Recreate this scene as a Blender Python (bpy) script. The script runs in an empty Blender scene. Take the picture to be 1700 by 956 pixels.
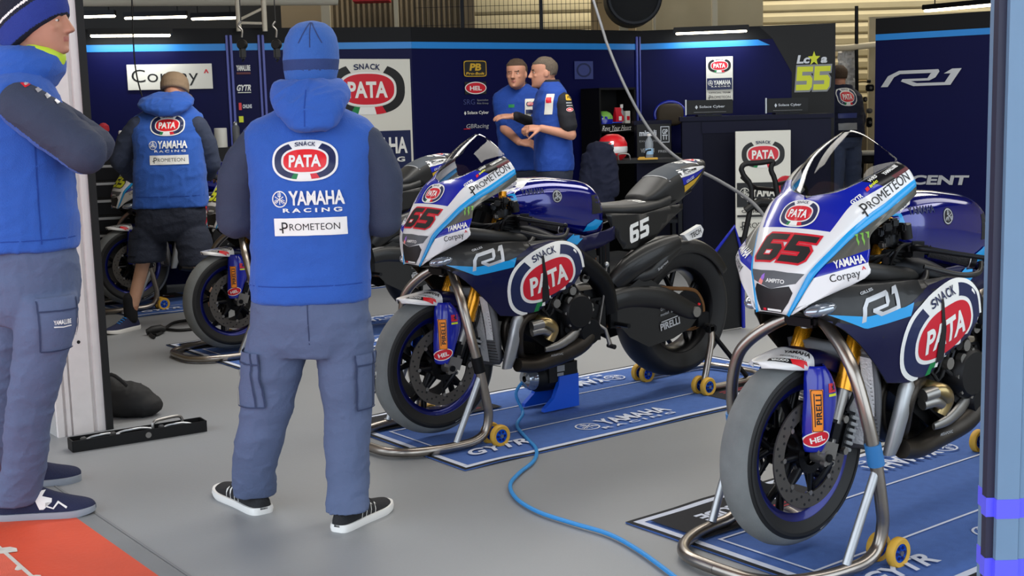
import bpy, bmesh, math, random
import numpy as np
from mathutils import Vector, Matrix, noise
from mathutils.bvhtree import BVHTree
random.seed(7)
sc = bpy.context.scene
col = sc.collection
R = math.radians
# ---------------------------------------------------------------- camera
cd = bpy.data.cameras.new('camera'); cam = bpy.data.objects.new('camera', cd); col.objects.link(cam)
PITCH, ROLL, CAMH = 0.1367, -0.0272, 1.375
cd.sensor_width = 36.0; cd.lens = 2082.2 / 1700 * 36; cd.clip_end = 200
_r = Vector((1, 0, 0)); _f = Vector((0, math.cos(PITCH), -math.sin(PITCH))); _u = _r.cross(_f)
_c, _s = math.cos(ROLL), math.sin(ROLL)
_r2 = _r * _c + _u * _s; _u2 = _u * _c - _r * _s
M = Matrix((( _r2.x, _u2.x, -_f.x, 0), (_r2.y, _u2.y, -_f.y, 0), (_r2.z, _u2.z, -_f.z, CAMH), (0, 0, 0, 1)))
cam.matrix_world = M
sc.camera = cam
# ---------------------------------------------------------------- light and exposure
sc.view_settings.view_transform = 'Standard'; sc.view_settings.look = 'None'
sc.view_settings.gamma = 1; sc.view_settings.use_curve_mapping = False
sc.view_settings.exposure = 0.1
wd = bpy.data.worlds.new('overcast_sky'); sc.world = wd; wd.use_nodes = True
bg = wd.node_tree.nodes['Background']; bg.inputs[0].default_value = (0.80, 0.90, 1.0, 1); bg.inputs[1].default_value = 2.7
try: sc.cycles.max_bounces = 6; sc.cycles.transparent_max_bounces = 12
except Exception: pass
def area(name, loc, rot, sx, sy, power, color=(1, 1, 1)):
    l = bpy.data.lights.new(name, 'AREA'); l.shape = 'RECTANGLE'; l.size = sx; l.size_y = sy; l.energy = power; l.color = color
    o = bpy.data.objects.new(name, l); o.location = loc; o.rotation_euler = rot; col.objects.link(o); return o
UA = 37.3; ua = Vector((math.cos(R(UA)), math.sin(R(UA)), 0)); va = Vector((math.sin(R(UA)), -math.cos(R(UA)), 0))
O0 = Vector((-1.86, 5.62, 0))
def G(a, b, z=0): return O0 + ua * a + va * b + Vector((0, 0, z))
area('garage_unseen_light', G(3.2, 1.4, 3.2), (0, 0, R(UA)), 5, 1.0, 85, (1, .96, .88))
area('garage_unseen_light', G(5.6, 3.4, 3.2), (0, 0, R(UA)), 4, 1.0, 26, (1, .96, .88))
area('garage_unseen_light', G(3.0, 4.6, 3.2), (0, 0, R(UA)), 5, .8, 50, (1, .97, .92))
area('garage_unseen_light', G(8.5, -1.0, 3.3), (0, 0, R(UA)), 4, .8, 28, (1, .95, .85))
area('garage_unseen_light', G(2.6, -1.0, 3.2), (0, 0, R(UA)), 4, .8, 110, (1, .97, .92))  # fill light with no fixture, added to brighten the floor on the left
area('hall_light', (3.2, 15.0, 3.9), (0, 0, 0), 6, 1.5, 170, (1, .92, .76))
area('hall_light', (-2.5, 14.5, 3.9), (0, 0, 0), 4, 1.0, 60, (1, .92, .76))
# ---------------------------------------------------------------- materials
def lin(h):
    if isinstance(h, str):
        h = h.lstrip('#'); c = [int(h[i:i + 2], 16) / 255 for i in (0, 2, 4)]
    else: c = [x / 255 for x in h]
    return tuple((x / 12.92 if x <= .04045 else ((x + .055) / 1.055) ** 2.4) for x in c)
MATS = {}
def mat(name, colr, rough=.5, metal=0, coat=0, var=0, vscale=8, bump=0, bscale=60, spec=.5, emit=0, trans=0, alpha=1, ior=1.45, sheen=0):
    m = bpy.data.materials.new(name); m.use_nodes = True; nt = m.node_tree; b = nt.nodes['Principled BSDF']
    c = lin(colr); b.inputs['Base Color'].default_value = (*c, 1); b.inputs['Roughness'].default_value = rough
    b.inputs['Metallic'].default_value = metal; b.inputs['Coat Weight'].default_value = coat; b.inputs['Coat Roughness'].default_value = .05
    b.inputs['Specular IOR Level'].default_value = spec; b.inputs['IOR'].default_value = ior
    b.inputs['Transmission Weight'].default_value = trans; b.inputs['Alpha'].default_value = alpha
    if sheen: b.inputs['Sheen Weight'].default_value = sheen
    if emit: b.inputs['Emission Color'].default_value = (*c, 1); b.inputs['Emission Strength'].default_value = emit
    if var or bump:
        tc = nt.nodes.new('ShaderNodeTexCoord')
    if var:
        n = nt.nodes.new('ShaderNodeTexNoise'); n.inputs['Scale'].default_value = vscale; n.inputs['Detail'].default_value = 6
        nt.links.new(tc.outputs['Object'], n.inputs['Vector'])
        mx = nt.nodes.new('ShaderNodeMix'); mx.data_type = 'RGBA'
        mx.inputs['A'].default_value = (*[max(0, x * (1 - var)) for x in c], 1); mx.inputs['B'].default_value = (*[min(1, x * (1 + var)) for x in c], 1)
        nt.links.new(n.outputs['Fac'], mx.inputs['Factor']); nt.links.new(mx.outputs['Result'], b.inputs['Base Color'])
    if bump:
        n2 = nt.nodes.new('ShaderNodeTexNoise'); n2.inputs['Scale'].default_value = bscale; n2.inputs['Detail'].default_value = 4
        nt.links.new(tc.outputs['Object'], n2.inputs['Vector'])
        bp = nt.nodes.new('ShaderNodeBump'); bp.inputs['Strength'].default_value = bump; bp.inputs['Distance'].default_value = .01
        nt.links.new(n2.outputs['Fac'], bp.inputs['Height']); nt.links.new(bp.outputs['Normal'], b.inputs['Normal'])
    MATS[name] = m; return m
mat('white_gloss', '#dcdcdc', .25, coat=.5); mat('white_flat', '#e4e4e0', .6); mat('sign_white', '#d6d4ca', .5)
mat('cyan', '#1296d8', .3, coat=.4); mat('cyan_flat', '#0d7fd0', .45); mat('red', '#c8142a', .4); mat('red_bright', '#d8202a', .35)
mat('navy_ink', '#131f4a', .45); mat('black_ink', '#101012', .5); mat('green', '#0c7a40', .5); mat('green_claw', '#79b34c', .5)
mat('orange', '#f08a1e', .5); mat('yellow_ink', '#d6dd28', .5); mat('lime', '#bcd83a', .5); mat('gold_ink', '#c8a028', .45); mat('grey_ink', '#8b8d90', .5); mat('silver_ink', '#b9bbbf', .35, .3)
mat('purple_ink', '#9a6fd0', .5); mat('pink_ink', '#e88a80', .5); mat('wine_ink', '#571521', .5); mat('ghost_ink', '#343e78', .5)
mat('blue_gloss', '#0a1172', .12, metal=.35, coat=1); mat('navy_gloss', '#070936', .35, coat=.12, spec=.3); mat('blue_panel', '#14229c', .25, coat=.5)
mat('carbon', '#0a0a0c', .42, coat=.15, var=.3, vscale=200); mat('carbon_matte', '#1b1b1b', .5, var=.15, vscale=30); mat('black_plastic', '#0a0a0b', .5, spec=.35); mat('black_rough', '#161617', .8)
mat('grey_fairing', '#55554e', .35, coat=.2); mat('ampito_grey', '#55575b', .45)
mat('tyre', '#6c6f6f', .85, var=.3, vscale=14, bump=.12, bscale=180); mat('tyre_side', '#151516', .6); mat('tyre_dark', '#121213', .55)
mat('tape_blue', '#2c6ea8', .5); mat('rim_black', '#0d0d10', .35, .6); mat('rim_blue', '#0a1566', .3, .6, coat=.4); mat('blue_anod', '#1f63d8', .2, .8)
mat('disc', '#5a5652', .5, .7); mat('steel', '#8d8a86', .35, .9); mat('alu', '#a9abad', .4, .85, var=.15, vscale=12); mat('titan', '#9c948c', .28, .95, var=.2, vscale=9)
mat('titan_warm', '#a08c62', .28, .95, var=.3, vscale=14); mat('gold', '#d89216', .25, .75, coat=.4); mat('castor', '#c79a35', .55); mat('dark_metal', '#1d1e21', .38, .8)
mat('engine', '#141416', .45, .5, var=.3, vscale=20); mat('radiator', '#6d6d70', .6, .35); mat('foil', '#dcdcdc', .4, .3, bump=.5, bscale=120); mat('pipe_dark', '#3a3530', .4, .8, var=.4, vscale=15)
mat('seat_pad', '#3d4248', .85); mat('chain', '#6d4b2a', .45, .6); mat('lens', '#9aa2ae', .08, .7, coat=1)
mat('skin', '#b48068', .55, var=.12, vscale=20); mat('skin_leg', '#c79a80', .55, var=.1, vscale=15); mat('lip', '#a8665c', .5); mat('eye_white', '#d8d4cc', .3); mat('iris', '#3a2a20', .2)
mat('hair_brown', '#4b3a2c', .8, var=.4, vscale=90, bump=.8, bscale=180); mat('hair_grey', '#5d5246', .8, var=.4, vscale=90, bump=.8, bscale=180)
mat('hoodie_blue', '#2a58ae', .9, var=.10, vscale=5, bump=.35, bscale=240, sheen=.1); mat('hoodie_navy', '#333b50', .88, var=.15, vscale=5, bump=.3, bscale=240)
mat('beanie_blue', '#3462ae', .92, bump=.5, bscale=320, sheen=.1); mat('beanie_navy', '#2f4274', .92, bump=.5, bscale=320); mat('beanie_band', '#27398a', .92, bump=.5, bscale=320); mat('beanie_dark', '#161b2c', .92, bump=.5, bscale=320)
mat('trouser', '#53607f', .85, var=.14, vscale=6, bump=.3, bscale=70); mat('shorts', '#1d2333', .85, var=.15, vscale=6, bump=.3, bscale=80); mat('seam', '#2f3a58', .9)
mat('polo_blue', '#173f92', .85, var=.1, vscale=6, bump=.25, bscale=90); mat('polo_dark', '#15161d', .85); mat('shoe_black', '#1e1e21', .8, bump=.4, bscale=300); mat('shoe_navy', '#1a2040', .8, bump=.4, bscale=300)
mat('sole_white', '#e2e0dc', .6); mat('sole_grey', '#8a8f98', .6); mat('sock', '#131418', .95); mat('glove', '#1a1b20', .8); mat('cap_brown', '#8a745c', .9, bump=.3, bscale=200)
mat('jacket_dark', '#10162e', .85, var=.2, vscale=8)
mat('wall_navy', '#070a3c', .45, var=.15, vscale=1.2, spec=.12); mat('wall_dark', '#04051a', .5, spec=.15); mat('wall_top', '#111215', .6, spec=.2); mat('brown_dark', '#3a3022', .7); mat('desk_navy', '#050723', .5, spec=.2); mat('post_violet', '#4b54a8', .4)
mat('beige', '#b5a98c', .8, var=.15, vscale=3); mat('shutter', '#c9bd9a', .6, var=.1, vscale=4); mat('cream', '#d8cdb2', .7); mat('brown_panel', '#7a6d58', .8, var=.12, vscale=2)
mat('pillar_metal', '#d6cfcc', .5, .0, var=.08, vscale=20); mat('pillar_grey', '#a8a6a4', .6, .1, var=.2, vscale=160); mat('rubber', '#0c0c0d', .7)
mat('jamb_blue', '#64839f', .45, var=.06, vscale=14); mat('jamb_dark', '#23263c', .5); mat('reflect_violet', '#5a5cf0', .35)
mat('tube_light', '#fff3da', .5, emit=9); mat('tube_light_dim', '#fff0d0', .5, emit=5); mat('truss_white', '#cfc7b4', .6); mat('dark_roof', '#1b1c1e', .8)
mat('rug_blue', '#4666a8', .95, var=.16, vscale=28, bump=.5, bscale=500); mat('rug_edge', '#17181b', .9); mat('rug_black', '#202024', .95, bump=.4, bscale=400); mat('rug_white', '#c3c9d8', .95, var=.1, vscale=50); mat('rug_red', '#8a2a34', .95)
mat('hose_grey', '#54565a', .6); mat('cable_blue', '#2f86c8', .5); mat('cable_black', '#121213', .6); mat('bottle', '#cfd8e0', .1, trans=.7, ior=1.3); mat('label_blue', '#9ac0e0', .5)
mat('screen_black', '#131316', .3)
mat('plastic_blue', '#0f4fc8', .4); mat('grip', '#1c1c1e', .8, bump=.6, bscale=200); mat('red_cloth', '#b02430', .8)
def glass(name, tint, fac=1.35):
    m = bpy.data.materials.new(name); m.use_nodes = True; nt = m.node_tree; nt.nodes.clear(); o = nt.nodes.new('ShaderNodeOutputMaterial'); mx = nt.nodes.new('ShaderNodeMixShader'); a = nt.nodes.new('ShaderNodeBsdfTransparent'); b = nt.nodes.new('ShaderNodeBsdfGlossy'); f = nt.nodes.new('ShaderNodeLayerWeight'); pw = nt.nodes.new('ShaderNodeMath'); pw.operation = 'POWER'; pw.inputs[1].default_value = 3.2; ma = nt.nodes.new('ShaderNodeMath'); ma.operation = 'MULTIPLY_ADD'; ma.inputs[1].default_value = .26; ma.inputs[2].default_value = .025
    a.inputs[0].default_value = (*tint, 1); b.inputs['Roughness'].default_value = .02; b.inputs[0].default_value = (.9, .9, .9, 1); f.inputs[0].default_value = .5; nt.links.new(f.outputs['Facing'], pw.inputs[0]); nt.links.new(pw.outputs[0], ma.inputs[0]); nt.links.new(ma.outputs[0], mx.inputs[0]); nt.links.new(a.outputs[0], mx.inputs[1]); nt.links.new(b.outputs[0], mx.inputs[2]); nt.links.new(mx.outputs[0], o.inputs[0]); MATS[name] = m
glass('screen_glass', (.80, .80, .81))
# ---------------------------------------------------------------- mesh builder
def sph(t): return (math.cos(t), math.sin(t))
class MB:
    def __init__(s): s.v = []; s.f = []; s.m = []; s.mats = []
    def mi(s, m):
        if m not in s.mats: s.mats.append(m)
        return s.mats.index(m)
    def add(s, V, F, m):
        o = len(s.v); s.v += [tuple(p) for p in V]; k = s.mi(m)
        for f in F: s.f.append(tuple(i + o for i in f)); s.m.append(k)
        return s
    def box(s, c, d, m, rot=None, bev=.08):
        # rounded box: chamfered
        x, y, z = [k / 2 for k in d]; b = min(d) * bev
        V = []; 
        bm = bmesh.new(); bmesh.ops.create_cube(bm, size=1)
        for v in bm.verts: v.co = Vector((v.co.x * d[0], v.co.y * d[1], v.co.z * d[2]))
        if bev: bmesh.ops.bevel(bm, geom=bm.edges[:], offset=b, segments=2, affect='EDGES')
        mt = Matrix.Translation(c) @ (rot.to_4x4() if rot is not None else Matrix.Identity(4))
        V = [mt @ v.co for v in bm.verts]; F = [[v.index for v in f.verts] for f in bm.faces]; bm.free()
        return s.add(V, F, m)
    def tube(s, pts, r, m, seg=12, smooth=0, caps=True, flat=1.0):
        P = [Vector(p) for p in pts]; rr = list(r) if isinstance(r, (list, tuple)) else [r] * len(P)
        if smooth and len(P) > 2: P, rr = catmull(P, rr, smooth)
        n = len(P); T = []
        for i in range(n):
            t = (P[min(i + 1, n - 1)] - P[max(i - 1, 0)]); T.append(t.normalized() if t.length > 1e-9 else Vector((0, 0, 1)))
        a = Vector((0, 0, 1)) if abs(T[0].z) < .9 else Vector((1, 0, 0))
        N = (a - T[0] * a.dot(T[0])).normalized(); V = []; F = []
        for i in range(n):
            N = (N - T[i] * N.dot(T[i])).normalized(); B = T[i].cross(N)
            for k in range(seg):
                c, q = sph(2 * math.pi * k / seg); V.append(P[i] + (N * c + B * q * flat) * rr[i])
        for i in range(n - 1):
            for k in range(seg):
                k2 = (k + 1) % seg; F.append((i * seg + k, i * seg + k2, (i + 1) * seg + k2, (i + 1) * seg + k))
        if caps: F.append(tuple(range(seg))[::-1]); F.append(tuple((n - 1) * seg + k for k in range(seg)))
        return s.add(V, F, m)
    def loft(s, rings, m, caps=True, closed=False):
        n = len(rings); k = len(rings[0]); V = [p for r in rings for p in r]; F = []
        for i in range(n if closed else n - 1):
            j = (i + 1) % n
            for a in range(k): b = (a + 1) % k; F.append((i * k + a, i * k + b, j * k + b, j * k + a))
        if caps and not closed: F.append(tuple(range(k))[::-1]); F.append(tuple((n - 1) * k + a for a in range(k)))
        return s.add(V, F, m)
    def lathe(s, prof, c, axis, m, seg=48, closed=False):
        # prof: (radius, along axis)
        A = Vector(axis).normalized(); h = Vector((0, 0, 1)) if abs(A.z) < .9 else Vector((1, 0, 0)); X = A.cross(h).normalized(); Y = A.cross(X); C = Vector(c)
        rings = []
        for t in range(seg):
            cc, ss = sph(2 * math.pi * t / seg); rings.append([C + A * h_ + (X * cc + Y * ss) * r_ for r_, h_ in prof])
        V = [p for r in rings for p in r]; k = len(prof); F = []
        for i in range(seg):
            j = (i + 1) % seg
            for a in range(k if closed else k - 1): b = (a + 1) % k; F.append((i * k + a, i * k + b, j * k + b, j * k + a))
        return s.add(V, F, m)
    def cyl(s, a, b, r, m, seg=20):
        A = Vector(a); B = Vector(b); return s.tube([A, B], r, m, seg)
    def ell(s, c, d, m, rot=None, seg=20, rings=12):
        V = []; F = []; C = Vector(c)
        for i in range(rings + 1):
            th = math.pi * i / rings
            for k in range(seg):
                p = Vector((math.sin(th) * math.cos(2 * math.pi * k / seg) * d[0], math.sin(th) * math.sin(2 * math.pi * k / seg) * d[1], math.cos(th) * d[2]))
                if rot is not None: p = rot @ p
                V.append(C + p)
        for i in range(rings):
            for k in range(seg): k2 = (k + 1) % seg; F.append((i * seg + k, (i + 1) * seg + k, (i + 1) * seg + k2, i * seg + k2))
        return s.add(V, F, m)
    def grid(s, rows, m, sub=3, thick=0, mirror=False, mats=None, cols=True, pick=None):
        # rows: list of rows of points, smoothed along rows and columns
        Rw = [[Vector(p) for p in r] for r in rows]
        def refine(L, k):
            if k <= 1 or len(L) < 3: 
                if k > 1 and len(L) == 2: return [L[0].lerp(L[1], i / k) for i in range(k)] + [L[1]]
                return L
            return catmull(L, None, k)[0]
        Rw = [refine(r, sub if cols else 1) for r in Rw]
        nc = len(Rw[0]); C = [refine([r[j] for r in Rw], sub) for j in range(nc)]
        nr = len(C[0]); V = [C[j][i] for i in range(nr) for j in range(nc)]; F = []; Fm = []
        for i in range(nr - 1):
            for j in range(nc - 1):
                F.append((i * nc + j, i * nc + j + 1, (i + 1) * nc + j + 1, (i + 1) * nc + j))
                if pick: Fm.append(pick(i, j))
                elif mats: Fm.append(mats[min(i // sub, len(mats) - 1)])
        sides = [1, -1] if mirror else [1]
        for sg in sides:
            VV = [Vector((p.x, p.y * sg, p.z)) for p in V]; FF = F if sg == 1 else [f[::-1] for f in F]
            if mats or pick:
                o = len(s.v); s.v += [tuple(p) for p in VV]
                for f, mm in zip(FF, Fm): s.f.append(tuple(i + o for i in f)); s.m.append(s.mi(mm))
            else: s.add(VV, FF, m)
        return s
    def build(s, name, parent=None, sharp=40, solid=0, subsurf=0, weld=True, smooth=True):
        me = bpy.data.meshes.new(name); me.from_pydata(s.v, [], s.f)
        for k in s.mats: me.materials.append(MATS[k])
        for p, k in zip(me.polygons, s.m): p.material_index = k; p.use_smooth = smooth
        if weld:
            bm = bmesh.new(); bm.from_mesh(me); bmesh.ops.remove_doubles(bm, verts=bm.verts, dist=1e-5); bmesh.ops.recalc_face_normals(bm, faces=bm.faces); bm.to_mesh(me); bm.free()
        if smooth: me.set_sharp_from_angle(angle=R(sharp))
        o = bpy.data.objects.new(name, me); col.objects.link(o)
        if parent is not None: o.parent = parent
        if solid: md = o.modifiers.new('thickness', 'SOLIDIFY'); md.thickness = abs(solid); md.offset = -1 if solid > 0 else 1
        if subsurf: md = o.modifiers.new('smooth', 'SUBSURF'); md.levels = md.render_levels = subsurf
        return o
def catmull(P, rr, k):
    out = []; ro = []; n = len(P)
    for i in range(n - 1):
        p0 = P[max(i - 1, 0)]; p1 = P[i]; p2 = P[i + 1]; p3 = P[min(i + 2, n - 1)]
        for j in range(k):
            t = j / k; out.append(.5 * ((2 * p1) + (p2 - p0) * t + (2 * p0 - 5 * p1 + 4 * p2 - p3) * t * t + (3 * p1 - p0 - 3 * p2 + p3) * t ** 3))
            if rr: ro.append(rr[i] + (rr[i + 1] - rr[i]) * t)
    out.append(P[-1]); 
    if rr: ro.append(rr[-1])
    return out, ro
def tag(o, label=None, cat=None, group=None, kind=None):
    if label: o['label'] = label
    if cat: o['category'] = cat
    if group: o['group'] = group
    if kind: o['kind'] = kind
    return o
def thing(name, label, cat, loc=(0, 0, 0), rz=0, group=None):
    o = bpy.data.objects.new(name, None); o.empty_display_size = .1; col.objects.link(o); o.location = loc; o.rotation_euler = (0, 0, rz)
    return tag(o, label, cat, group)
def copy_tree(o, parent=None, skip=()):
    c = o.copy(); col.objects.link(c); c.parent = parent
    for ch in list(o.children):
        if ch.name.split('.')[0] not in skip: copy_tree(ch, c, skip)
    return c
# ---------------------------------------------------------------- 2-D artwork: layers of (verts, faces, material)
TC = {}
def text2d(t, bold=0.0):
    k = (t, bold)
    if k not in TC:
        c = bpy.data.curves.new('txt', 'FONT'); c.body = t; c.size = 1; c.offset = bold; c.resolution_u = 4
        o = bpy.data.objects.new('txt', c); col.objects.link(o); dg = bpy.context.evaluated_depsgraph_get(); dg.update()
        me = bpy.data.meshes.new_from_object(o.evaluated_get(dg)); V = [(v.co.x, v.co.y) for v in me.vertices]; F = [tuple(p.vertices) for p in me.polygons]
        bpy.data.objects.remove(o); bpy.data.curves.remove(c); bpy.data.meshes.remove(me); TC[k] = (V, F)
    return TC[k]
def txt(t, x, y, w, h, m, bold=0.0, shear=0.0, rot=0.0):
    V, F = text2d(t, bold); xs = [a for a, b in V]; ys = [b for a, b in V]; x0, x1, y0, y1 = min(xs), max(xs), min(ys), max(ys)
    sx = w / (x1 - x0); sy = h / (y1 - y0); out = []
    for a, b in V:
        p = (a - (x0 + x1) / 2) * sx; q = (b - (y0 + y1) / 2) * sy; p += shear * q
        out.append((x + p * math.cos(rot) - q * math.sin(rot), y + p * math.sin(rot) + q * math.cos(rot)))
    return [(out, F, m)]
def poly(pts, m): return [(list(pts), [tuple(range(len(pts)))], m)]
def rect(x, y, w, h, m, shear=0): return poly([(x - w / 2 - shear * h / 2, y - h / 2), (x + w / 2 - shear * h / 2, y - h / 2), (x + w / 2 + shear * h / 2, y + h / 2), (x - w / 2 + shear * h / 2, y + h / 2)], m)
def sell(x, y, a, b, n, m, seg=56): # superellipse
    P = []
    for i in range(seg):
        c, s = sph(2 * math.pi * i / seg); P.append((x + a * abs(c) ** (2 / n) * (1 if c >= 0 else -1), y + b * abs(s) ** (2 / n) * (1 if s >= 0 else -1)))
    return poly(P, m)
def ring(x, y, a0, b0, a1, b1, n, m, t0=0, t1=360, seg=60):
    P = []; F = []; k = max(3, int(seg * abs(t1 - t0) / 360))
    for i in range(k + 1):
        c, s = sph(R(t0 + (t1 - t0) * i / k)); sc_ = (1 if c >= 0 else -1, 1 if s >= 0 else -1); cc = abs(c) ** (2 / n) * sc_[0]; ss = abs(s) ** (2 / n) * sc_[1]
        P += [(x + a0 * cc, y + b0 * ss), (x + a1 * cc, y + b1 * ss)]
    for i in range(k): F.append((2 * i, 2 * i + 1, 2 * i + 3, 2 * i + 2))
    return [(P, F, m)]
def xf(L, sx=1, sy=None, dx=0, dy=0, rot=0, shear=0):
    sy = sx if sy is None else sy; c, s = math.cos(rot), math.sin(rot); out = []
    for V, F, m in L:
        W_ = []
        for a, b in V: a = a * sx; b = b * sy; a += shear * b; W_.append((a * c - b * s + dx, a * s + b * c + dy))
        out.append((W_, F, m))
    return out
def snack(outer='white_flat', navy='navy_ink', red='red', tri=True, letters='navy_ink'):
    # oval badge, width 2, height about 1.25
    L = sell(0, 0, 1.0, .62, 2.5, outer) if outer else []
    L += ring(0, 0, .93, .56, .72, .395, 2.5, navy, 118, 422)
    L += sell(0, 0, .70, .375, 2.5, 'white_flat') if outer is None else []
    L += sell(0, 0, .66, .34, 2.5, red)
    if tri:
        L += ring(0, 0, .93, .56, .72, .395, 2.5, 'green', 247, 258) + ring(0, 0, .93, .56, .72, .395, 2.5, 'white_flat', 258, 278) + ring(0, 0, .93, .56, .72, .395, 2.5, 'red', 278, 293)
    L += txt('PATA', 0, -.01, .98, .36, 'white_flat', .035)
    for i, ch in enumerate('SNACK'):
        a = R(108 - 9 * i); L += txt(ch, .86 * math.cos(a) * 1.0, .485 + .02 * (1 - abs(i - 2) / 2), .115, .125, letters, .02, rot=(2 - i) * .07)
    return L
def emblem(m):
    L = ring(0, 0, .5, .5, .43, .43, 2, m)
    for k in range(3):
        a = R(90 + 120 * k); 
        L += xf(rect(0, .2, .055, .46, m) + rect(-.085, .27, .035, .20, m) + rect(.085, .27, .035, .20, m) + rect(0, .17, .2, .04, m), 1, 1, 0, 0, a - R(90))
        L += xf(rect(0, -.16, .05, .3, m), 1, 1, 0, 0, a - R(90))
    return L
def racing(m):  # emblem + YAMAHA + RACING, width 2
    L = xf(emblem(m), .42, .42, -.79, .08); L += txt('YAMAHA', .23, .1, 1.5, .36, m, .03) + txt('R A C I N G', .1, -.21, 1.6, .11, m, .03)
    return L
def prometeon(m): # width 2
    return txt('ROMETEON', .14, 0, 1.62, .21, m, .0) + txt('P', -.82, -.02, .2, .34, m, .0) + rect(-.94, -.06, .12, .045, m)
D6 = [[(.12, 1), (.98, 1), (.98, .78), (.36, .78), (.36, .62), (.86, .62), (1, .48), (1, .14), (.86, 0), (.14, 0), (0, .14), (0, .86)], [(.36, .40), (.66, .40), (.66, .20), (.36, .20)]]
D5 = [[(0, 1), (1, 1), (1, .78), (.34, .78), (.34, .62), (.86, .62), (1, .48), (1, .14), (.86, 0), (0, 0), (0, .24), (.66, .24), (.66, .40), (0, .40)]]
def off2(P, d):
    n = len(P); A = sum(P[i][0] * P[(i + 1) % n][1] - P[(i + 1) % n][0] * P[i][1] for i in range(n)); sg = 1 if A > 0 else -1; out = []
    for i in range(n):
        a = Vector(P[i - 1]); b = Vector(P[i]); c = Vector(P[(i + 1) % n]); e1 = (b - a).normalized(); e2 = (c - b).normalized()
        n1 = Vector((e1.y, -e1.x)) * sg; n2 = Vector((e2.y, -e2.x)) * sg; nn = (n1 + n2); nn = nn / max(.35, nn.length_squared / 2) if nn.length > 1e-6 else n1
        out.append(tuple(b + nn * d))
    return out
def digits(s, fill, edge, w=1.0, h=1.0, gap=.12, sh=.28, e=.07, hole=None):
    L = []; x = 0; T = lambda P: [(p[0] * w + sh * p[1] * h, p[1] * h) for p in P]
    out = []; inn = []; hol = []
    for ch in s:
        D = D6 if ch == '6' else D5; sh_ = [[(p[0] + x, p[1]) for p in q] for q in D]
        if edge: out += poly(T(off2(sh_[0], e)), edge)
        inn += poly(T(sh_[0]), fill)
        for q in sh_[1:]:
            if edge: hol += poly(T(q), edge); hol += poly(T(off2(q, -e * .6)), hole or 'white_gloss')
            else: hol += poly(T(q), hole or 'white_gloss')
        x += 1 + gap
    W_ = (x - gap) * w + sh * h
    return xf(out + inn + hol, 1, 1, -W_ / 2, -h / 2)
def r1logo(m):  # italic block mark, width 2, height .56
    sh = lambda P: [(x + .45 * y, y) for x, y in P]
    L = poly(sh([(-.93, -.28), (-.76, -.28), (-.76, .06), (-.66, .16), (.10, .16), (.20, .28), (-.74, .28), (-.93, .10)]), m)
    L += poly(sh([(.10, .16), (.20, .28), (.26, .20), (.26, .0), (.16, -.10), (.08, -.10), (.08, .14)]), m)
    L += poly(sh([(-.52, -.02), (.08, -.02), (.08, -.10), (-.28, -.10), (-.10, -.18), (.56, -.18), (.50, -.28), (-.14, -.28), (-.52, -.10)]), m)
    L += poly(sh([(.50, -.28), (.56, -.18), (.56, .12), (.40, .12), (.52, .28), (.74, .28), (.74, -.28)]), m)
    return L
def claws(m):
    L = []
    for i in range(3):
        x = -.6 + i * .6; L += poly([(x - .25, .6), (x + .2, .6), (x + .12, .1), (x + .22, -.25), (x + .06, -.7 + .12 * abs(i - 1)), (x + .02, -.3), (x - .08, .05), (x, .35)], m)
    return L
def oval_text(t, edge, fill, m): return sell(0, 0, 1, .5, 2, edge) + sell(0, 0, .92, .43, 2, fill) + txt(t, 0, -.02, 1.1, .36, m, .03)
def flat_art(name, parent, L, o, u, vh, off=.001, step=.0006, pick=None):
    o = Vector(o); u = Vector(u).normalized(); v = Vector(vh); v = (v - u * v.dot(u)).normalized(); n = u.cross(v); mb = MB()
    for i, (V, F, m) in enumerate(L): mb.add([o + u * a + v * b + n * (off + step * i) for a, b in V], F, m)
    bm = bmesh.new(); ob = mb.build(name, parent, smooth=False, weld=False); bm.from_mesh(ob.data); bmesh.ops.triangulate(bm, faces=[f for f in bm.faces if len(f.verts) > 4]); 
    bmesh.ops.recalc_face_normals(bm, faces=bm.faces); 
    bm.to_mesh(ob.data); bm.free(); return ob
def decal(name, parent, bvh, L, o, u, vh, grid=.02, off=.001, step=.0003, reach=.35, maxd=None):
    """artwork laid on to a curved panel: cut to a fine grid and draped along the panel's facing direction"""
    o = Vector(o); u = Vector(u).normalized(); v = Vector(vh); v = (v - u * v.dot(u)).normalized(); n = u.cross(v); out = MB()
    for li, (V, F, m) in enumerate(L):
        bm = bmesh.new(); vs = [bm.verts.new((a, b, 0)) for a, b in V]
        for f in F:
            try: bm.faces.new([vs[i] for i in f])
            except ValueError: pass
        bmesh.ops.triangulate(bm, faces=[f for f in bm.faces if len(f.verts) > 4])
        xs = [a for a, b in V]; ys = [b for a, b in V]
        for ax, lo, hi in ((0, min(xs), max(xs)), (1, min(ys), max(ys))):
            k = math.floor(lo / grid) + 1
            while k * grid < hi:
                co = [0, 0, 0]; co[ax] = k * grid; no = [0, 0, 0]; no[ax] = 1
                bmesh.ops.bisect_plane(bm, geom=bm.verts[:] + bm.edges[:] + bm.faces[:], plane_co=co, plane_no=no); k += 1
        bad = []
        for w in bm.verts:
            p = o + u * w.co.x + v * w.co.y; hit = bvh.ray_cast(p + n * reach, -n, reach * 2 if maxd is None else reach + maxd)
            if hit[0] is None: bad.append(w); continue
            nn = hit[1] if hit[1].dot(n) > 0 else -hit[1]
            w.co = hit[0] + (nn * .6 + n * .4) * (off + step * li)
        bmesh.ops.delete(bm, geom=bad, context='VERTS')
        bm.verts.index_update(); out.add([w.co.copy() for w in bm.verts], [[w.index for w in f.verts] for f in bm.faces], m); bm.free()
    return out.build(name, parent, weld=False, sharp=60)
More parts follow.
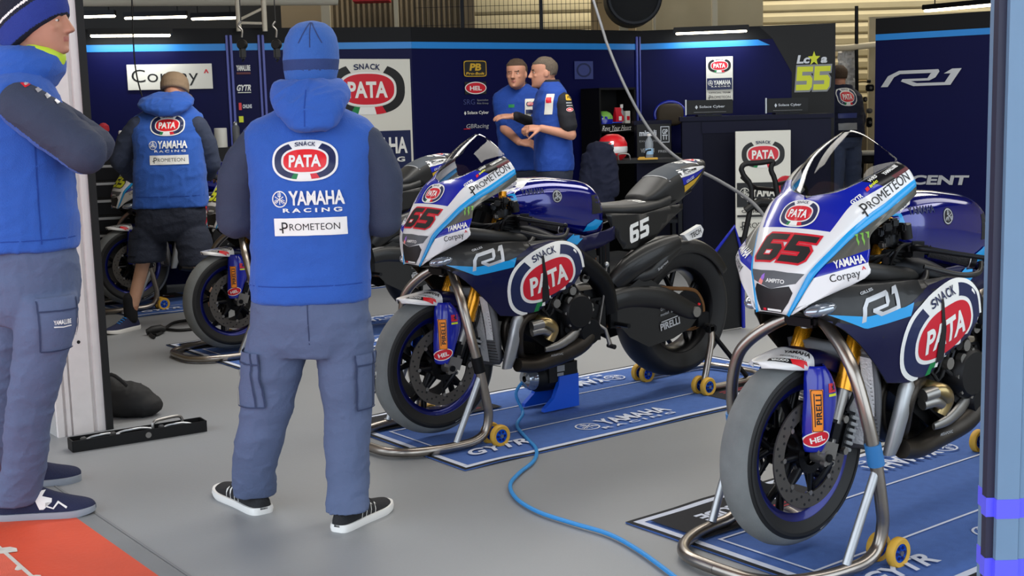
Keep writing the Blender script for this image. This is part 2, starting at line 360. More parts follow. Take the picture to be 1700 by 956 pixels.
def bvh_of(*obs):
    V = []; F = []; dg = bpy.context.evaluated_depsgraph_get(); dg.update()
    for ob in obs:
        e = ob.evaluated_get(dg); me = e.to_mesh(); k = len(V); V += [v.co.copy() for v in me.vertices]; F += [[i + k for i in p.vertices] for p in me.polygons]; e.to_mesh_clear()
    return BVHTree.FromPolygons(V, F)
def ring_at(c, wx, wy, X, Y, n=2.2, k=28):
    out = []
    for i in range(k):
        cc, ss = sph(2 * math.pi * i / k); out.append(Vector(c) + X * wx * abs(cc) ** (2 / n) * (1 if cc >= 0 else -1) + Y * wy * abs(ss) ** (2 / n) * (1 if ss >= 0 else -1))
    return out
# ================================================================ motorcycle (x forward from the rear axle, y to its left, z up)
RAX = Vector((0, 0, .406)); FAX = Vector((1.42, 0, .325))
BL = (1.42, 0, .325)
def tyre_profile(Rr, Rim, w):
    P = [(Rim, -w * .36), (Rim + .018, -w * .43), (Rim + (Rr - Rim) * .5, -w * .5)]
    for k in range(9):
        t = R(-80 + 160 * k / 8); P.append((Rr - .062 + .062 * math.cos(t), w * .5 * math.sin(t) / math.sin(R(80))))
    P += [(Rim + (Rr - Rim) * .5, w * .5), (Rim + .018, w * .43), (Rim, w * .36)]
    return P
def wheel(name, parent, c, Rr, Rim, w, nsp, tread, rimm='rim_blue'):
    C = Vector(c); mb = MB()
    mb.lathe([(Rim + .004, -w * .36), (Rim - .004, -w * .36), (Rim - .024, -w * .25), (Rim - .026, 0), (Rim - .024, w * .25), (Rim - .004, w * .36), (Rim + .004, w * .36), (Rim - .012, w * .2), (Rim - .012, -w * .2)], C, (0, 1, 0), rimm, 64, True)
    mb.lathe([(.012, -w * .42), (.04, -w * .42), (.045, -w * .2), (.05, 0), (.045, w * .2), (.04, w * .42), (.012, w * .42)], C, (0, 1, 0), 'rim_black', 28, True)
    for i in range(nsp):
        a = R(360 * i / nsp + 12); e = Vector((math.cos(a), 0, math.sin(a)))
        mb.tube([C + e * .04, C + e * .13], [.020, .015], 'rim_black', 10)
        for da in (-.20, .20):
            q = Vector((math.cos(a + da), 0, math.sin(a + da))); mb.tube([C + e * .11, C + q * (Rim - .018)], [.014, .013], 'rim_black', 10)
    wh = mb.build(name, parent)
    P = tyre_profile(Rr, Rim, w); n = len(P); mt = MB()
    mt.lathe(P[:5], C, (0, 1, 0), 'tyre_side', 80); mt.lathe(P[4:n - 4], C, (0, 1, 0), tread, 80); mt.lathe(P[n - 5:], C, (0, 1, 0), 'tyre_side', 80); mt.lathe([P[0], P[-1]], C, (0, 1, 0), 'tyre_side', 80)
    mt.build('tyre', wh)
    return wh
def brake_disc(parent, c, y, Rd, inner):
    C = Vector(c) + Vector((0, y, 0)); mb = MB()
    mb.lathe([(Rd, -.003), (Rd, .003), (inner, .003), (inner, -.003)], C, (0, 1, 0), 'disc', 64, True)
    sg = 1 if y > 0 else -1
    for i in range(45):
        a = R(8 * i); r_ = inner + (Rd - inner) * (.25, .5, .75)[i % 3]; p = C + Vector((math.cos(a) * r_, sg * .0036, math.sin(a) * r_))
        mb.cyl(p - Vector((0, .001, 0)), p + Vector((0, .0006 * sg, 0)), .0045, 'black_ink', 8)
    for i in range(8):
        a = R(45 * i); e = Vector((math.cos(a), 0, math.sin(a))); mb.tube([C + e * .05, C + e * inner * 1.02], [.012, .008], 'rim_black', 8, flat=.5)
        mb.cyl(C + e * inner + Vector((0, -.006, 0)), C + e * inner + Vector((0, .006, 0)), .008, 'steel', 10)
    mb.lathe([(.035, -.008), (.06, -.008), (.06, .008), (.035, .008)], C, (0, 1, 0), 'rim_black', 24, True)
    return mb.build('brake_disc', parent)
def ellrow(Cn, E, n=7, pw=1.0):
    Cn = Vector(Cn); E = Vector(E); out = []
    for k in range(n):
        a = R(90 * k / (n - 1)); s = math.sin(a); c = 1 - math.cos(a)
        p = Vector((Cn.x + (E.x - Cn.x) * c, Cn.y + (E.y - Cn.y) * s, Cn.z + (E.z - Cn.z) * c)); out.append(p)
    return out
NOSE = [((1.522, 0, .768), (1.516, .054, .764)), ((1.524, 0, .838), (1.490, .089, .852)), ((1.508, 0, .895), (1.474, .110, .900)), ((1.463, 0, .965), (1.420, .143, .962)),
        ((1.412, 0, 1.032), (1.375, .168, 1.010)), ((1.362, 0, 1.100), (1.310, .188, 1.055)), ((1.325, .085, 1.120), (1.250, .200, 1.085)), ((1.270, .132, 1.150), (1.200, .207, 1.112)),
        ((1.195, .158, 1.183), (1.155, .213, 1.136)), ((1.140, .165, 1.205), (1.122, .216, 1.152))]
def side_y(x, z):
    y = float(np.interp(x, [.70, .80, .95, 1.10, 1.25, 1.35, 1.42, 1.50], [.205, .222, .236, .236, .215, .188, .155, .085]))
    if z < .68: y -= (.68 - z) * .28
    if z > .77: y -= (z - .77) * .30
    if z > .825: y -= (z - .825) * .5
    return y
def sheet(mb, P, yf, m, grid=.035, sides=(1, -1)):
    bm = bmesh.new(); bm.faces.new([bm.verts.new((a, b, 0)) for a, b in P]); bmesh.ops.triangulate(bm, faces=bm.faces[:])
    xs = [a for a, b in P]; ys = [b for a, b in P]
    for ax, lo, hi in ((0, min(xs), max(xs)), (1, min(ys), max(ys))):
        k = math.floor(lo / grid) + 1
        while k * grid < hi:
            co = [0, 0, 0]; co[ax] = k * grid; no = [0, 0, 0]; no[ax] = 1
            bmesh.ops.bisect_plane(bm, geom=bm.verts[:] + bm.edges[:] + bm.faces[:], plane_co=co, plane_no=no); k += 1
    bm.verts.index_update(); F = [[v.index for v in f.verts] for f in bm.faces]
    for sg in sides: mb.add([(v.co.x, sg * yf(v.co.x, v.co.y), v.co.y) for v in bm.verts], F if sg > 0 else [f[::-1] for f in F], m)
    bm.free(); return mb
def sec(x, w, zt, zb, n=2.6, k=28, yc=0, wb=None):
    out = []
    for i in range(k):
        c, s = sph(2 * math.pi * i / k); a = abs(c) ** (2 / n) * (1 if c >= 0 else -1); b = abs(s) ** (2 / n) * (1 if s >= 0 else -1)
        ww = w if wb is None else w + (wb - w) * (1 - (b + 1) / 2)
        out.append(Vector((x, yc + ww * a, (zt + zb) / 2 + (zt - zb) / 2 * b)))
    return out
def build_bike(label, num, numfill, numedge, tailfill):
    root = thing('racing_motorcycle', label, 'motorcycle')
    # ---- wheels
    fw = wheel('front_wheel', root, FAX, .30, .216, .124, 5, 'tyre'); brake_disc(fw, FAX, .066, .168, .122); brake_disc(fw, FAX, -.066, .168, .122)
    flat_art('tyre_marking', fw, rect(0, 0, .09, .006, 'grey_ink'), FAX + Vector((-.10, .0625, -.235)), (-.92, 0, .39), (-.39, 0, -.92))
    rw = wheel('rear_wheel', root, RAX, .335, .216, .200, 5, 'tyre_dark', 'rim_black')
    mb = MB(); mb.lathe([(.105, -.003), (.105, .003), (.075, .003), (.075, -.003)], RAX + Vector((0, .115, 0)), (0, 1, 0), 'dark_metal', 44, True); mb.lathe([(.02, -.01), (.085, -.004), (.085, .004), (.02, .01)], RAX + Vector((0, .113, 0)), (0, 1, 0), 'rim_black', 32, True); mb.build('sprocket', rw)
    brake_disc(rw, RAX, -.09, .11, .07)
    # ---- fork
    ax = Vector((-.398, 0, .917))
    for sg in (1, -1):
        y = .103 * sg; b0 = Vector((1.385, y, .345)); mb = MB()
        mb.cyl(b0 + ax * .20, b0 + ax * .74, .0275, 'gold', 24); mb.cyl(b0, b0 + ax * .22, .021, 'steel', 20)
        mb.cyl(b0 + ax * .185, b0 + ax * .215, .031, 'gold', 24); mb.cyl(b0 + ax * .66, b0 + ax * .69, .036, 'dark_metal', 20)
        fk = mb.build('fork_leg', root)
        mb = MB(); mb.box((1.402, y + .008 * sg, .345), (.085, .044, .075), 'steel', Matrix.Rotation(R(-20), 3, 'Y'), .3); mb.box((1.378, y + .012 * sg, .40), (.05, .036, .07), 'dark_metal', Matrix.Rotation(R(-20), 3, 'Y'), .3); mb.cyl((1.435, y + .02 * sg, .31), (1.435, y + .036 * sg, .31), .009, 'steel', 10); mb.cyl((1.40, y + .02 * sg, .305), (1.40, y + .036 * sg, .305), .009, 'steel', 10); mb.tube([(1.40, y + .03 * sg, .31), (1.43, y + .02 * sg, .27), (1.44, y + .0 * sg, .24)], .009, 'dark_metal', 8); mb.cyl((1.42, y - .02 * sg, .325), (1.42, y + .034 * sg, .325), .022, 'steel', 20); mb.cyl((1.42, y + .03 * sg, .325), (1.42, y + .040 * sg, .325), .013, 'dark_metal', 14)
        mb.tube([(1.36, y, .36), (1.33, y + .005 * sg, .42)], [.018, .012], 'dark_metal', 10); mb.build('axle_clamp', fk)
        # blue fork guard in front of the slider
        rows = [[(x - .026, y_ * sg, z - .008) for x, y_ in r] for z, r in ((.612, ((1.408, .080), (1.432, .110), (1.462, .100), (1.475, .070))), (.575, ((1.380, .088), (1.418, .126), (1.468, .116), (1.487, .075))), (.515, ((1.362, .098), (1.408, .132), (1.474, .120), (1.492, .078))), (.44, ((1.392, .102), (1.425, .134), (1.482, .120), (1.500, .080))), (.375, ((1.420, .108), (1.445, .130), (1.488, .114), (1.502, .085))), (.352, ((1.438, .108), (1.455, .122), (1.485, .108), (1.495, .088))))]
        gd = MB().grid(rows, 'blue_panel', 3).build('fork_guard', fk, solid=.003)
        if sg > 0:
            bv = bvh_of(gd); p = Vector((1.458, .14, .474))
            L = rect(0, 0, .034, .128, 'orange') + ring(0, 0, .0165, .0635, .0148, .0615, 12, 'black_ink') + xf(txt('PIRELLI', 0, 0, .092, .017, 'black_ink', .03), 1, 1, .003, .004, R(90)) + rect(-.009, .002, .0025, .1, 'black_ink')
            decal('tyre_maker_sticker', gd, bv, L, p, (-.93, .37, 0), (-.12, 0, .99), .008, .002)
            decal('oval_sticker', gd, bv, xf(oval_text('HEL', 'white_flat', 'red', 'white_flat'), .041, .048, 0, 0, R(14)), (1.460, .14, .388), (-.80, .37, 0), (-.12, 0, .99), .02)
            decal('damper_sticker', gd, bv, rect(0, .008, .030, .028, 'red_bright') + poly([(-.008, .0), (.002, .004), (-.004, .012), (.009, .018), (.004, .008), (.010, .002)], 'black_ink') + rect(0, -.014, .03, .008, 'yellow_ink'), (1.400, .14, .530), (-.93, .3, 0), (-.12, 0, .99), .02)
        else: 
            gd.data.materials.clear(); gd.data.materials.append(MATS['blue_anod'])
        # caliper behind the slider
        mb = MB(); rt = Matrix.Rotation(R(-22), 3, 'Y'); c = Vector((1.288, .088 * sg, .375)); mb.box(c, (.062, .046, .135), 'dark_metal', rt, .22)
        for i in range(6): mb.box(c + rt @ Vector((-.004, .026 * sg, -.05 + .02 * i)), (.034, .014, .011), 'alu', rt, .2)
        mb.cyl(c + Vector((.03, .02 * sg, .05)), c + Vector((.03, .036 * sg, .05)), .012, 'steel', 12); mb.cyl(c + Vector((.03, .02 * sg, -.05)), c + Vector((.03, .036 * sg, -.05)), .012, 'steel', 12)
        mb.tube([c + Vector((0, .01 * sg, .07)), c + Vector((-.02, .03 * sg, .14)), c + Vector((-.06, .02 * sg, .28)), c + Vector((-.08, 0, .42))], .006, 'black_plastic', 8, 4)
        mb.build('brake_caliper', fk)
    # triple clamps and steering
    mb = MB(); top = Vector((1.385, 0, .345)) + ax * .70; low = Vector((1.385, 0, .345)) + ax * .50
    mb.box(low + Vector((-.02, 0, 0)), (.10, .28, .045), 'dark_metal', Matrix.Rotation(R(-23), 3, 'Y'), .3); mb.box(top + Vector((-.02, 0, .01)), (.10, .27, .028), 'dark_metal', Matrix.Rotation(R(-23), 3, 'Y'), .3)
    mb.cyl(low + Vector((-.03, 0, -.04)), top + Vector((-.03, 0, .04)), .03, 'dark_metal'); mb.box(top + Vector((-.04, .03, .045)), (.07, .05, .045), 'black_plastic', None, .2); mb.box(top + Vector((-.02, -.04, .035)), (.05, .05, .035), 'engine', None, .2)
    mb.cyl(top + Vector((-.01, .09, .03)), top + Vector((-.012, .09, .065)), .018, 'gold', 16); mb.cyl(top + Vector((-.01, -.09, .03)), top + Vector((-.012, -.09, .065)), .018, 'gold', 16)
    mb.build('triple_clamp', root)
    # ---- handlebars
    for sg in (1, -1):
        mb = MB(); a = Vector((1.115, .105 * sg, .955)); b = Vector((.945, .310 * sg, .890)); mb.lathe([(.03, -.02), (.042, -.02), (.042, .02), (.03, .02)], a, ax, 'dark_metal', 24, True); d = (b - a)
        mb.cyl(a, b, .0115, 'dark_metal', 16); mb.box(a + d * .38, (.05, .06, .05), 'black_plastic', Matrix.Rotation(R(40), 3, 'Z'), .25); mb.cyl(a + d * .30 + Vector((.02, 0, .03)), a + d * .30 + Vector((.03, 0, .075)), .017, 'black_plastic', 14)
        hb = mb.build('handlebar', root)
        mb = MB(); mb.tube([a + d * .50, a + d * .52, a + d * .94, a + d * .95], [.021, .017, .017, .021], 'grip', 18); mb.tube([a + d * .955, a + d * .97, a + d * 1.02], [.019, .021, .018], 'dark_metal', 16); mb.tube([a + d * .945, a + d * .955], [.021, .021], 'alu', 16); mb.build('grip', hb)
        mb = MB(); p = a + d * .36; mb.tube([p + Vector((.02, 0, 0)), p + Vector((.07, .05 * sg, .012)), p + Vector((.01, .14 * sg, -.004)), p + Vector((-.06, .21 * sg, -.02))], [.011, .010, .008, .007], 'black_plastic' if sg < 0 else 'dark_metal', 10, 4, flat=.6); mb.ell(p + Vector((-.06, .21 * sg, -.02)), (.01, .01, .01), 'dark_metal', None, 10, 6); mb.build('lever', hb)
        # lever guard running forward outside the lever
        mb = MB(); e = b + Vector((0, .012 * sg, 0)); mb.tube([e + Vector((-.02, 0, 0)), e + Vector((.015, .012 * sg, -.03)), e + Vector((.10, .0, -.028)), e + Vector((.19, -.06 * sg, .0))], [.007, .009, .009, .007], 'carbon', 10, 5); mb.build('lever_guard', hb)
    # ---- frame, airbox mass and ram-air tube
    mb = MB()
    for sg in (1, -1):
        mb.tube([(1.14, .05 * sg, .86), (1.02, .125 * sg, .86), (.80, .150 * sg, .76), (.60, .150 * sg, .62), (.54, .140 * sg, .47)], [.045, .05, .055, .05, .045], 'dark_metal', 14, 5)
        mb.tube([(1.37, .13 * sg, .895), (1.22, .165 * sg, .872), (1.06, .15 * sg, .845), (.98, .13 * sg, .835)], [.028, .026, .028, .03], 'carbon_matte', 16, 5)
        mb.tube([(1.30, .14 * sg, .845), (1.16, .185 * sg, .815), (1.04, .19 * sg, .825), (.99, .17 * sg, .86)], [.012, .014, .014, .012], 'carbon', 12, 5)
        mb.tube([(.58, .09 * sg, .80), (.35, .075 * sg, .84), (.10, .06 * sg, .93), (-.08, .05 * sg, .99)], [.022, .02, .018, .014], 'dark_metal', 12, 4)
    mb.box((1.16, 0, .92), (.13, .16, .14), 'black_plastic', Matrix.Rotation(R(-23), 3, 'Y'), .25); mb.box((.80, 0, .72), (.5, .24, .20), 'black_plastic', Matrix.Rotation(R(10), 3, 'Y'), .25)
    for k in range(26):
        random.seed(k); p = Vector((1.05 + random.random() * .14, .04 + random.random() * .13, .90 + random.random() * .12)); mb.box(p, (.015 + random.random() * .03, .012 + random.random() * .025, .012 + random.random() * .025), ('dark_metal', 'black_plastic', 'engine', 'black_rough')[k % 4] if k % 9 else 'steel', Matrix.Rotation(k, 3, 'Z'), .25)
    for k in range(7):
        mb.tube([(1.28 - .02 * k, .06 + .015 * k, .93 - .01 * k), (1.15, .13 + .01 * k, .90 + .008 * k), (1.02 - .01 * k, .12, .86 + .012 * k)], .006, ('black_plastic', 'rubber', 'dark_metal')[k % 3], 8, 4)
    mb.build('frame', root)
    # ---- upper fairing
    mb = MB(); rows = [ellrow(c, e, 7) if i < 6 else [Vector(c).lerp(Vector(e), k / 6) + Vector((.008, .012, .008)) * math.sin(math.pi * k / 6) for k in range(7)] for i, (c, e) in enumerate(NOSE)]
    nose = lambda i, j: 'white_gloss' if (i < 3.7 * 4 or j >= 14) else ('blue_panel' if i < 7 * 4 else ('wine_ink' if j >= 10 and i >= 7.6 * 4 else 'screen_black'))
    mb.grid(rows, 'white_gloss', 4, mirror=True, pick=nose)
    S = [Vector(e) for c, e in NOSE]; dS = [(0, .010, -.004), (-.004, .015, -.008), (-.006, .016, -.010), (-.006, .014, -.014), (-.006, .012, -.018), (-.006, .010, -.022), (-.005, .008, -.024), (-.004, .006, -.025), (-.004, .005, -.025), (-.004, .004, -.022)]
    S2 = [p + Vector(d) for p, d in zip(S, dS)]
    mb.grid([[p, p.lerp(q, .5) + Vector((.002, .003, .001)), q] for p, q in zip(S, S2)], 'cyan', 4, mirror=True)
    sd = [([(1.505, .074, .775)], (1.500, .084, .787)), (None, (1.401, .247, .880)), (None, (1.390, .250, .926)), (None, (1.366, .238, .962)), (None, (1.345, .222, .995)), (None, (1.305, .218, 1.020)), (None, (1.185, .214, 1.065)), (None, (1.108, .214, 1.105))]
    st = [Vector((1.512, .066, .765)), Vector((1.502, .082, .795)), S2[1].lerp(S2[2], .72), S2[2].lerp(S2[3], .45), S2[4], S2[5], S2[7], S2[9]]
    rows = []
    for p, (q0, e) in zip(st, sd):
        e = Vector(e); m_ = p.lerp(e, .5) + Vector((.012, .006, 0)) * min(1, (e - p).length / .12); rows.append([p, p.lerp(m_, .5) * .5 + p.lerp(m_, .5) * .5, m_, m_.lerp(e, .5), e])
    mb.grid(rows, 'grey_fairing', 4, mirror=True, mats=['white_gloss', 'white_gloss', 'blue_panel', 'grey_fairing', 'grey_fairing', 'grey_fairing', 'grey_fairing'])
    # inside skin behind the nose and the chin under it
    mb.grid([[(1.515, 0, .764), (1.512, .055, .762)], [(1.46, 0, .752), (1.47, .10, .770)], [(1.36, 0, .745), (1.37, .150, .775)]], 'black_plastic', 3, mirror=True)
    mb.grid([[(1.498, 0, .80), (1.472, .078, .80)], [(1.44, 0, .86), (1.43, .10, .87)], [(1.36, 0, .96), (1.345, .13, .95)], [(1.26, 0, 1.01), (1.25, .15, 1.01)]], 'black_plastic', 3, mirror=True)
    uf = mb.build('upper_fairing', root, solid=.004, sharp=35)
    bv = bvh_of(uf); n0 = Vector((.8, 0, .6)); vN = Vector((-.6, 0, .8)); uN = Vector((0, 1, 0))
    def T(x, z): return -.6 * (x - 1.40) + .8 * (z - 1.03)
    oN = Vector((1.40, 0, 1.03))
    # intake mouth, shield, race number
    oF = Vector((1.5, 0, .86)); vF = Vector((-.25, 0, .97))
    mouth = [(-.040, -.092), (.040, -.092), (.060, -.06), (.072, -.03), (.062, -.012), (.0, -.026), (-.062, -.012), (-.072, -.03), (-.060, -.06)]
    decal('air_intake', uf, bv, poly(mouth, 'black_ink'), oF, uN, vF, .015, .001)
    decal('nose_shield', uf, bv, poly([(0, -.026), (.080, -.002), (.100, .030), (.050, .028), (0, .030), (-.050, .028), (-.100, .030), (-.080, -.002)], 'ampito_grey') + txt('AMPITO', .012, -.001, .068, .012, 'white_flat', .025) + poly([(-.050, -.010), (-.042, .012), (-.032, .020), (-.030, .006), (-.038, -.016)], 'purple_ink') + poly([(-.052, -.008), (-.046, .004), (-.032, -.004), (-.038, -.017)], 'pink_ink'), oF, uN, vF, .015, .0014)
    decal('lip_sticker', uf, bv, rect(-.022, 0, .012, .007, 'red') + rect(.014, 0, .05, .006, 'white_flat'), (1.52, 0, .776), uN, vF, .02, .002)
    o65 = Vector((1.457, 0, .950)); v65 = Vector((-.42, 0, .9))
    decal('race_number', uf, bv, xf(digits(num, numfill, numedge, 1, 1.12, .14, .22, .075),   .088, .082), o65 + Vector((0, .004, .004)), uN, v65, .012, .0018)
    Lp = xf(snack('white_flat', 'navy_ink', 'red'), .070, .078)
    decal('nose_badge', uf, bv, Lp, Vector((1.392, .0, 1.054)), uN, Vector((-.6, 0, .8)), .012, .0022)
    # writing along the left band
    a0 = Vector((1.325, .168, 1.062)); a1 = Vector((1.138, .203, 1.166)); vb = Vector((-.012, -.055, .055))
    bm_ = (a0 + a1) / 2; ub = (a1 - a0)
    decal('band_lettering', uf, bv, xf(prometeon('black_ink'), .108, .116), bm_ + Vector((.002, .004, -.003)), ub, vb, .02, .0018)
    for nm, LL in (('team_tuner_sticker', txt('GYTR', -.085, .034, .048, .015, 'white_flat', .03, .3)), ('yellow_sticker', rect(-.036, .036, .012, .011, 'red_bright', .3) + txt('inic', -.010, .036, .032, .010, 'yellow_ink', .04, .3)), ('screen_maker_sticker', txt('WRS', .004, .052, .034, .013, 'white_flat', .03, .3)), ('oil_sticker', txt('YAMALUBE', .068, .040, .060, .014, 'white_flat', .04))): decal(nm, uf, bv, LL, bm_, ub, vb, .02, .0024)
    # flank panel
    pq = Vector((1.428, .205, .905)); uq = Vector((-.088, .140, .043)); vq = Vector((-.02, 0, .06))
    decal('flank_lettering', uf, bv, txt('YAMAHA', .010, .022, .090, .026, 'white_flat', .035, -.1) + txt('Corpay', -.010, -.020, .088, .029, 'black_ink', 0) + txt('^', .046, -.006, .012, .010, 'red', .02), pq, uq, vq, .02, .0018)
    decal('claw_mark', uf, bv, xf(claws('green_claw'), .026, .034), Vector((1.357, .206, .987)), uq, vq, .02, .0018)
    ur = Vector((.088, .140, -.043)); decal('flank_lettering', uf, bv, txt('YAMAHA', -.012, .030, .098, .028, 'white_flat', .035, .1) + txt('Corpay', 0, -.014, .098, .034, 'black_ink', 0), Vector((1.428, -.205, .905)), ur, vq, .02, .0018)
    for sg in (1, -1):
        mb = MB(); mb.ell((1.452, .128 * sg, .782), (.052, .030, .021), 'lens', Matrix.Rotation(R(-28 * sg), 3, 'Z') @ Matrix.Rotation(R(10), 3, 'Y')); mb.build('side_scoop', uf)
    # ---- windscreen
    base = [NOSE[9][0], NOSE[8][0], NOSE[7][0], NOSE[6][0], NOSE[5][0]]; rim = [(1.128, .158, 1.213), (1.138, .104, 1.252), (1.149, .056, 1.284), (1.156, .022, 1.298), (1.158, 0, 1.301)]
    full = lambda L: [Vector(p) for p in L] + [Vector((p[0], -p[1], p[2])) for p in L[::-1][1:]]
    B_, T_ = full(base), full(rim); rows = []
    for t in (0, .25, .5, .75, 1):
        rows.append([b.lerp(t_, t) + (Vector((.55, 0, .6)) * .026 + Vector((0, .002 if b.y > .02 else (-.002 if b.y < -.02 else 0), 0))) * math.sin(math.pi * t) * (b - t_).length / .28 for b, t_ in zip(B_, T_)])
    ws = MB().grid(rows, 'screen_glass', 4).build('windscreen', root, solid=.0025)
    # dash behind the screen
    mb = MB(); mb.box((1.235, 0, 1.045), (.02, .15, .09), 'black_plastic', Matrix.Rotation(R(-35), 3, 'Y'), .2); mb.tube([(1.28, .05, 1.0), (1.2, .04, 1.0)], .012, 'dark_metal'); mb.tube([(1.28, -.05, 1.0), (1.2, -.04, 1.0)], .012, 'dark_metal'); mb.build('dash', root)
    # ---- side fairing
    P = [(1.495, .790), (1.440, .748), (1.392, .716), (1.300, .630), (1.195, .528), (1.093, .514), (.990, .528), (.928, .578), (.800, .628), (.745, .700), (.742, .755), (.780, .800), (.850, .826), (.937, .836), (1.060, .838), (1.140, .846), (1.250, .852), (1.330, .862), (1.400, .868), (1.450, .838)]
    sf = sheet(MB(), P, side_y, 'carbon').build('side_fairing', root, solid=.004, sharp=60)
    bv = bvh_of(sf); oS = Vector((1.1, .4, .7)); uS = Vector((-1, 0, 0)); vS = Vector((0, 0, 1)); q = lambda L: [(1.1 - a, b - .7) for a, b in L]
    navyP = [(1.437, .748), (1.392, .718), (1.300, .632), (1.196, .530), (1.093, .516), (.992, .530), (.930, .580), (.803, .630), (.748, .702), (.745, .753), (.782, .797), (.852, .823), (.937, .832), (1.05, .82), (1.16, .77), (1.329, .722)]
    cy = [(1.437, .766), (1.330, .718), (1.318, .716), (1.150, .738), (1.135, .778), (1.175, .768), (1.318, .752)]
    for sg in (1, -1):
        oo = Vector((1.1, .4 * sg, .7)); uu = uS if sg > 0 else -uS; k = (lambda L: L) if sg > 0 else (lambda L: [(-a, b) for a, b in L])
        decal('painted_lower', sf, bv, poly(k(q(navyP)), 'navy_gloss'), oo, uu, vS, .03, .0012, reach=.45); decal('painted_dart', sf, bv, poly(k(q(cy)), 'cyan'), oo, uu, vS, .03, .0020, reach=.45)
        if sg > 0: decal('model_lettering', sf, bv, xf(r1logo('silver_ink'), .088, .115, 1.1 - 1.255, .786 - .7, R(13)) + txt('GILLES', -.205, .125, .05, .008, 'silver_ink', .03, 0, R(13)), oo, uu, vS, .03, .0022, reach=.45)
        B = xf(snack('white_flat', 'navy_ink', 'red'), .218, .232, 1.1 - .962, -.030, R(15)) + poly(q([(1.008, .772), (.996, .776), (.985, .70), (.945, .575), (.985, .565), (1.000, .64)]), 'black_ink')
        if sg < 0: B = xf(snack('white_flat', 'navy_ink', 'red'), .218, .232, .962 - 1.1, -.030, R(-15))
        decal('sponsor_badge', sf, bv, B, oo, uu, vS, .03, .0030, reach=.45)
    # ---- tank
    mb = MB(); secs = [(1.125, .055, 1.030, .975), (1.10, .105, 1.048, .955), (1.03, .138, 1.078, .900), (.94, .150, 1.094, .868), (.84, .152, 1.098, .850), (.74, .150, 1.090, .830), (.64, .142, 1.076, .805), (.58, .130, 1.050, .80), (.545, .115, 1.0, .805), (.528, .10, .95, .815)]
    rings = [sec(x, w, zt, zb, 3.0, 32, 0, w * .95) for x, w, zt, zb in secs]; n = len(rings[0]); rr = []
    cols = [catmull([r[i] for r in rings], None, 3)[0] for i in range(n)]; rr = [[c[j] for c in cols] for j in range(len(cols[0]))]
    mb.loft(rr, 'blue_gloss'); tk = mb.build('fuel_tank', root, sharp=70)
    bv = bvh_of(tk)
    decal('tank_emblem', tk, bv, xf(sell(0, 0, .56, .56, 2, 'black_ink') + emblem('silver_ink'), .05, .05), (.838, .3, 1.016), uS, vS, .02, .001)
    decal('knee_pad', tk, bv, rect(0, 0, .085, .085, 'black_rough'), (.585, .3, .965), uS, vS, .02, .001)
    decal('tank_dart', tk, bv, poly([(-.065, -.022), (.015, -.018), (.06, .018), (.0, .030), (-.05, .010)], 'cyan'), (.605, .3, .868), uS, vS, .015, .003)
    decal('tank_top_panel', tk, bv, poly([(-.125, .14), (.125, .14), (.115, -.02), (.06, -.11), (-.06, -.11), (-.115, -.02)], 'white_gloss') + xf(snack(None, 'navy_ink', 'red', False), .095, .10, 0, .02, math.pi), (1.02, 0, 1.3), (0, -1, 0), (1, 0, 0), .02, .001)
    decal('tank_stripe', tk, bv, poly([(-.02, .05), (.012, .055), (.035, -.05), (.005, -.05)], 'cyan'), (1.075, .3, 1.035), uS, vS, .02, .0015)
    decal('tank_lettering', tk, bv, txt('YAMAHA', 0, 0, .12, .024, 'navy_ink', .03, .2), (.965, .3, 1.045), uS, vS, .02, .0016)
    mb = MB(); 
    for sg in (1, -1): sheet(mb, [(.93, .845), (.80, .855), (.70, .83), (.56, .845), (.50, .86), (.50, .80), (.60, .77), (.74, .755), (.86, .80)], lambda x, z: .172 - abs(x - .72) * .12, 'navy_gloss', .04, (sg,))
    ks = mb.build('knee_fairing', root, solid=.004); bv = bvh_of(ks)
    decal('painted_dart', ks, bv, poly([(-.10, -.004), (-.05, .030), (.008, .018), (-.045, -.028)], 'cyan'), (.705, .35, .823), uS, vS, .015, .004)
    # ---- seat and tail
    def tsec(x, w, zt, zb, n=2.4): return sec(x, w, zt, zb, n, 28, 0, w * .7)
    mb = MB(); S_ = [(.535, .060, .952, .89), (.50, .095, .957, .878), (.40, .125, .956, .868), (.28, .138, .957, .872), (.18, .132, .967, .885), (.10, .125, .990, .90)]
    mb.loft([tsec(*a) for a in S_], 'carbon_matte'); seat = mb.build('seat', root, sharp=60)
    mb = MB(); Hs = [(.235, .085, .982, .93), (.19, .112, 1.012, .92), (.10, .120, 1.078, .915), (.00, .112, 1.117, .92), (-.07, .092, 1.130, .955), (-.14, .07, 1.135, 1.0), (-.20, .045, 1.132, 1.05), (-.222, .02, 1.125, 1.075)]
    rings = [tsec(*a) for a in Hs]; cols = [catmull([r[i] for r in rings], None, 3)[0] for i in range(28)]; mb.loft([[c[j] for c in cols] for j in range(len(cols[0]))], 'carbon_matte'); tl = mb.build('tail_fairing', root, sharp=60)
    bv = bvh_of(tl)
    decal('tail_panel', tl, bv, poly([(-.065, .050), (-.055, .015), (.05, .030), (.165, .056), (.15, .064), (.04, .062)], 'white_gloss') + poly([(-.05, .012), (-.035, -.022), (.08, .012), (.15, .048), (.04, .028)], 'blue_panel') + poly([(-.03, -.026), (-.015, -.058), (.07, -.022), (.13, .028), (.08, .006)], 'gold_ink') + xf(txt('PROMETEON', 0, 0, .11, .014, 'black_ink'), 1, 1, .025, .042, R(10)) + xf(txt('GILLES', 0, 0, .07, .014, 'white_flat'), 1, 1, .02, .004, R(17)), (-.03, .3, 1.04), uS, vS, .02, .001)
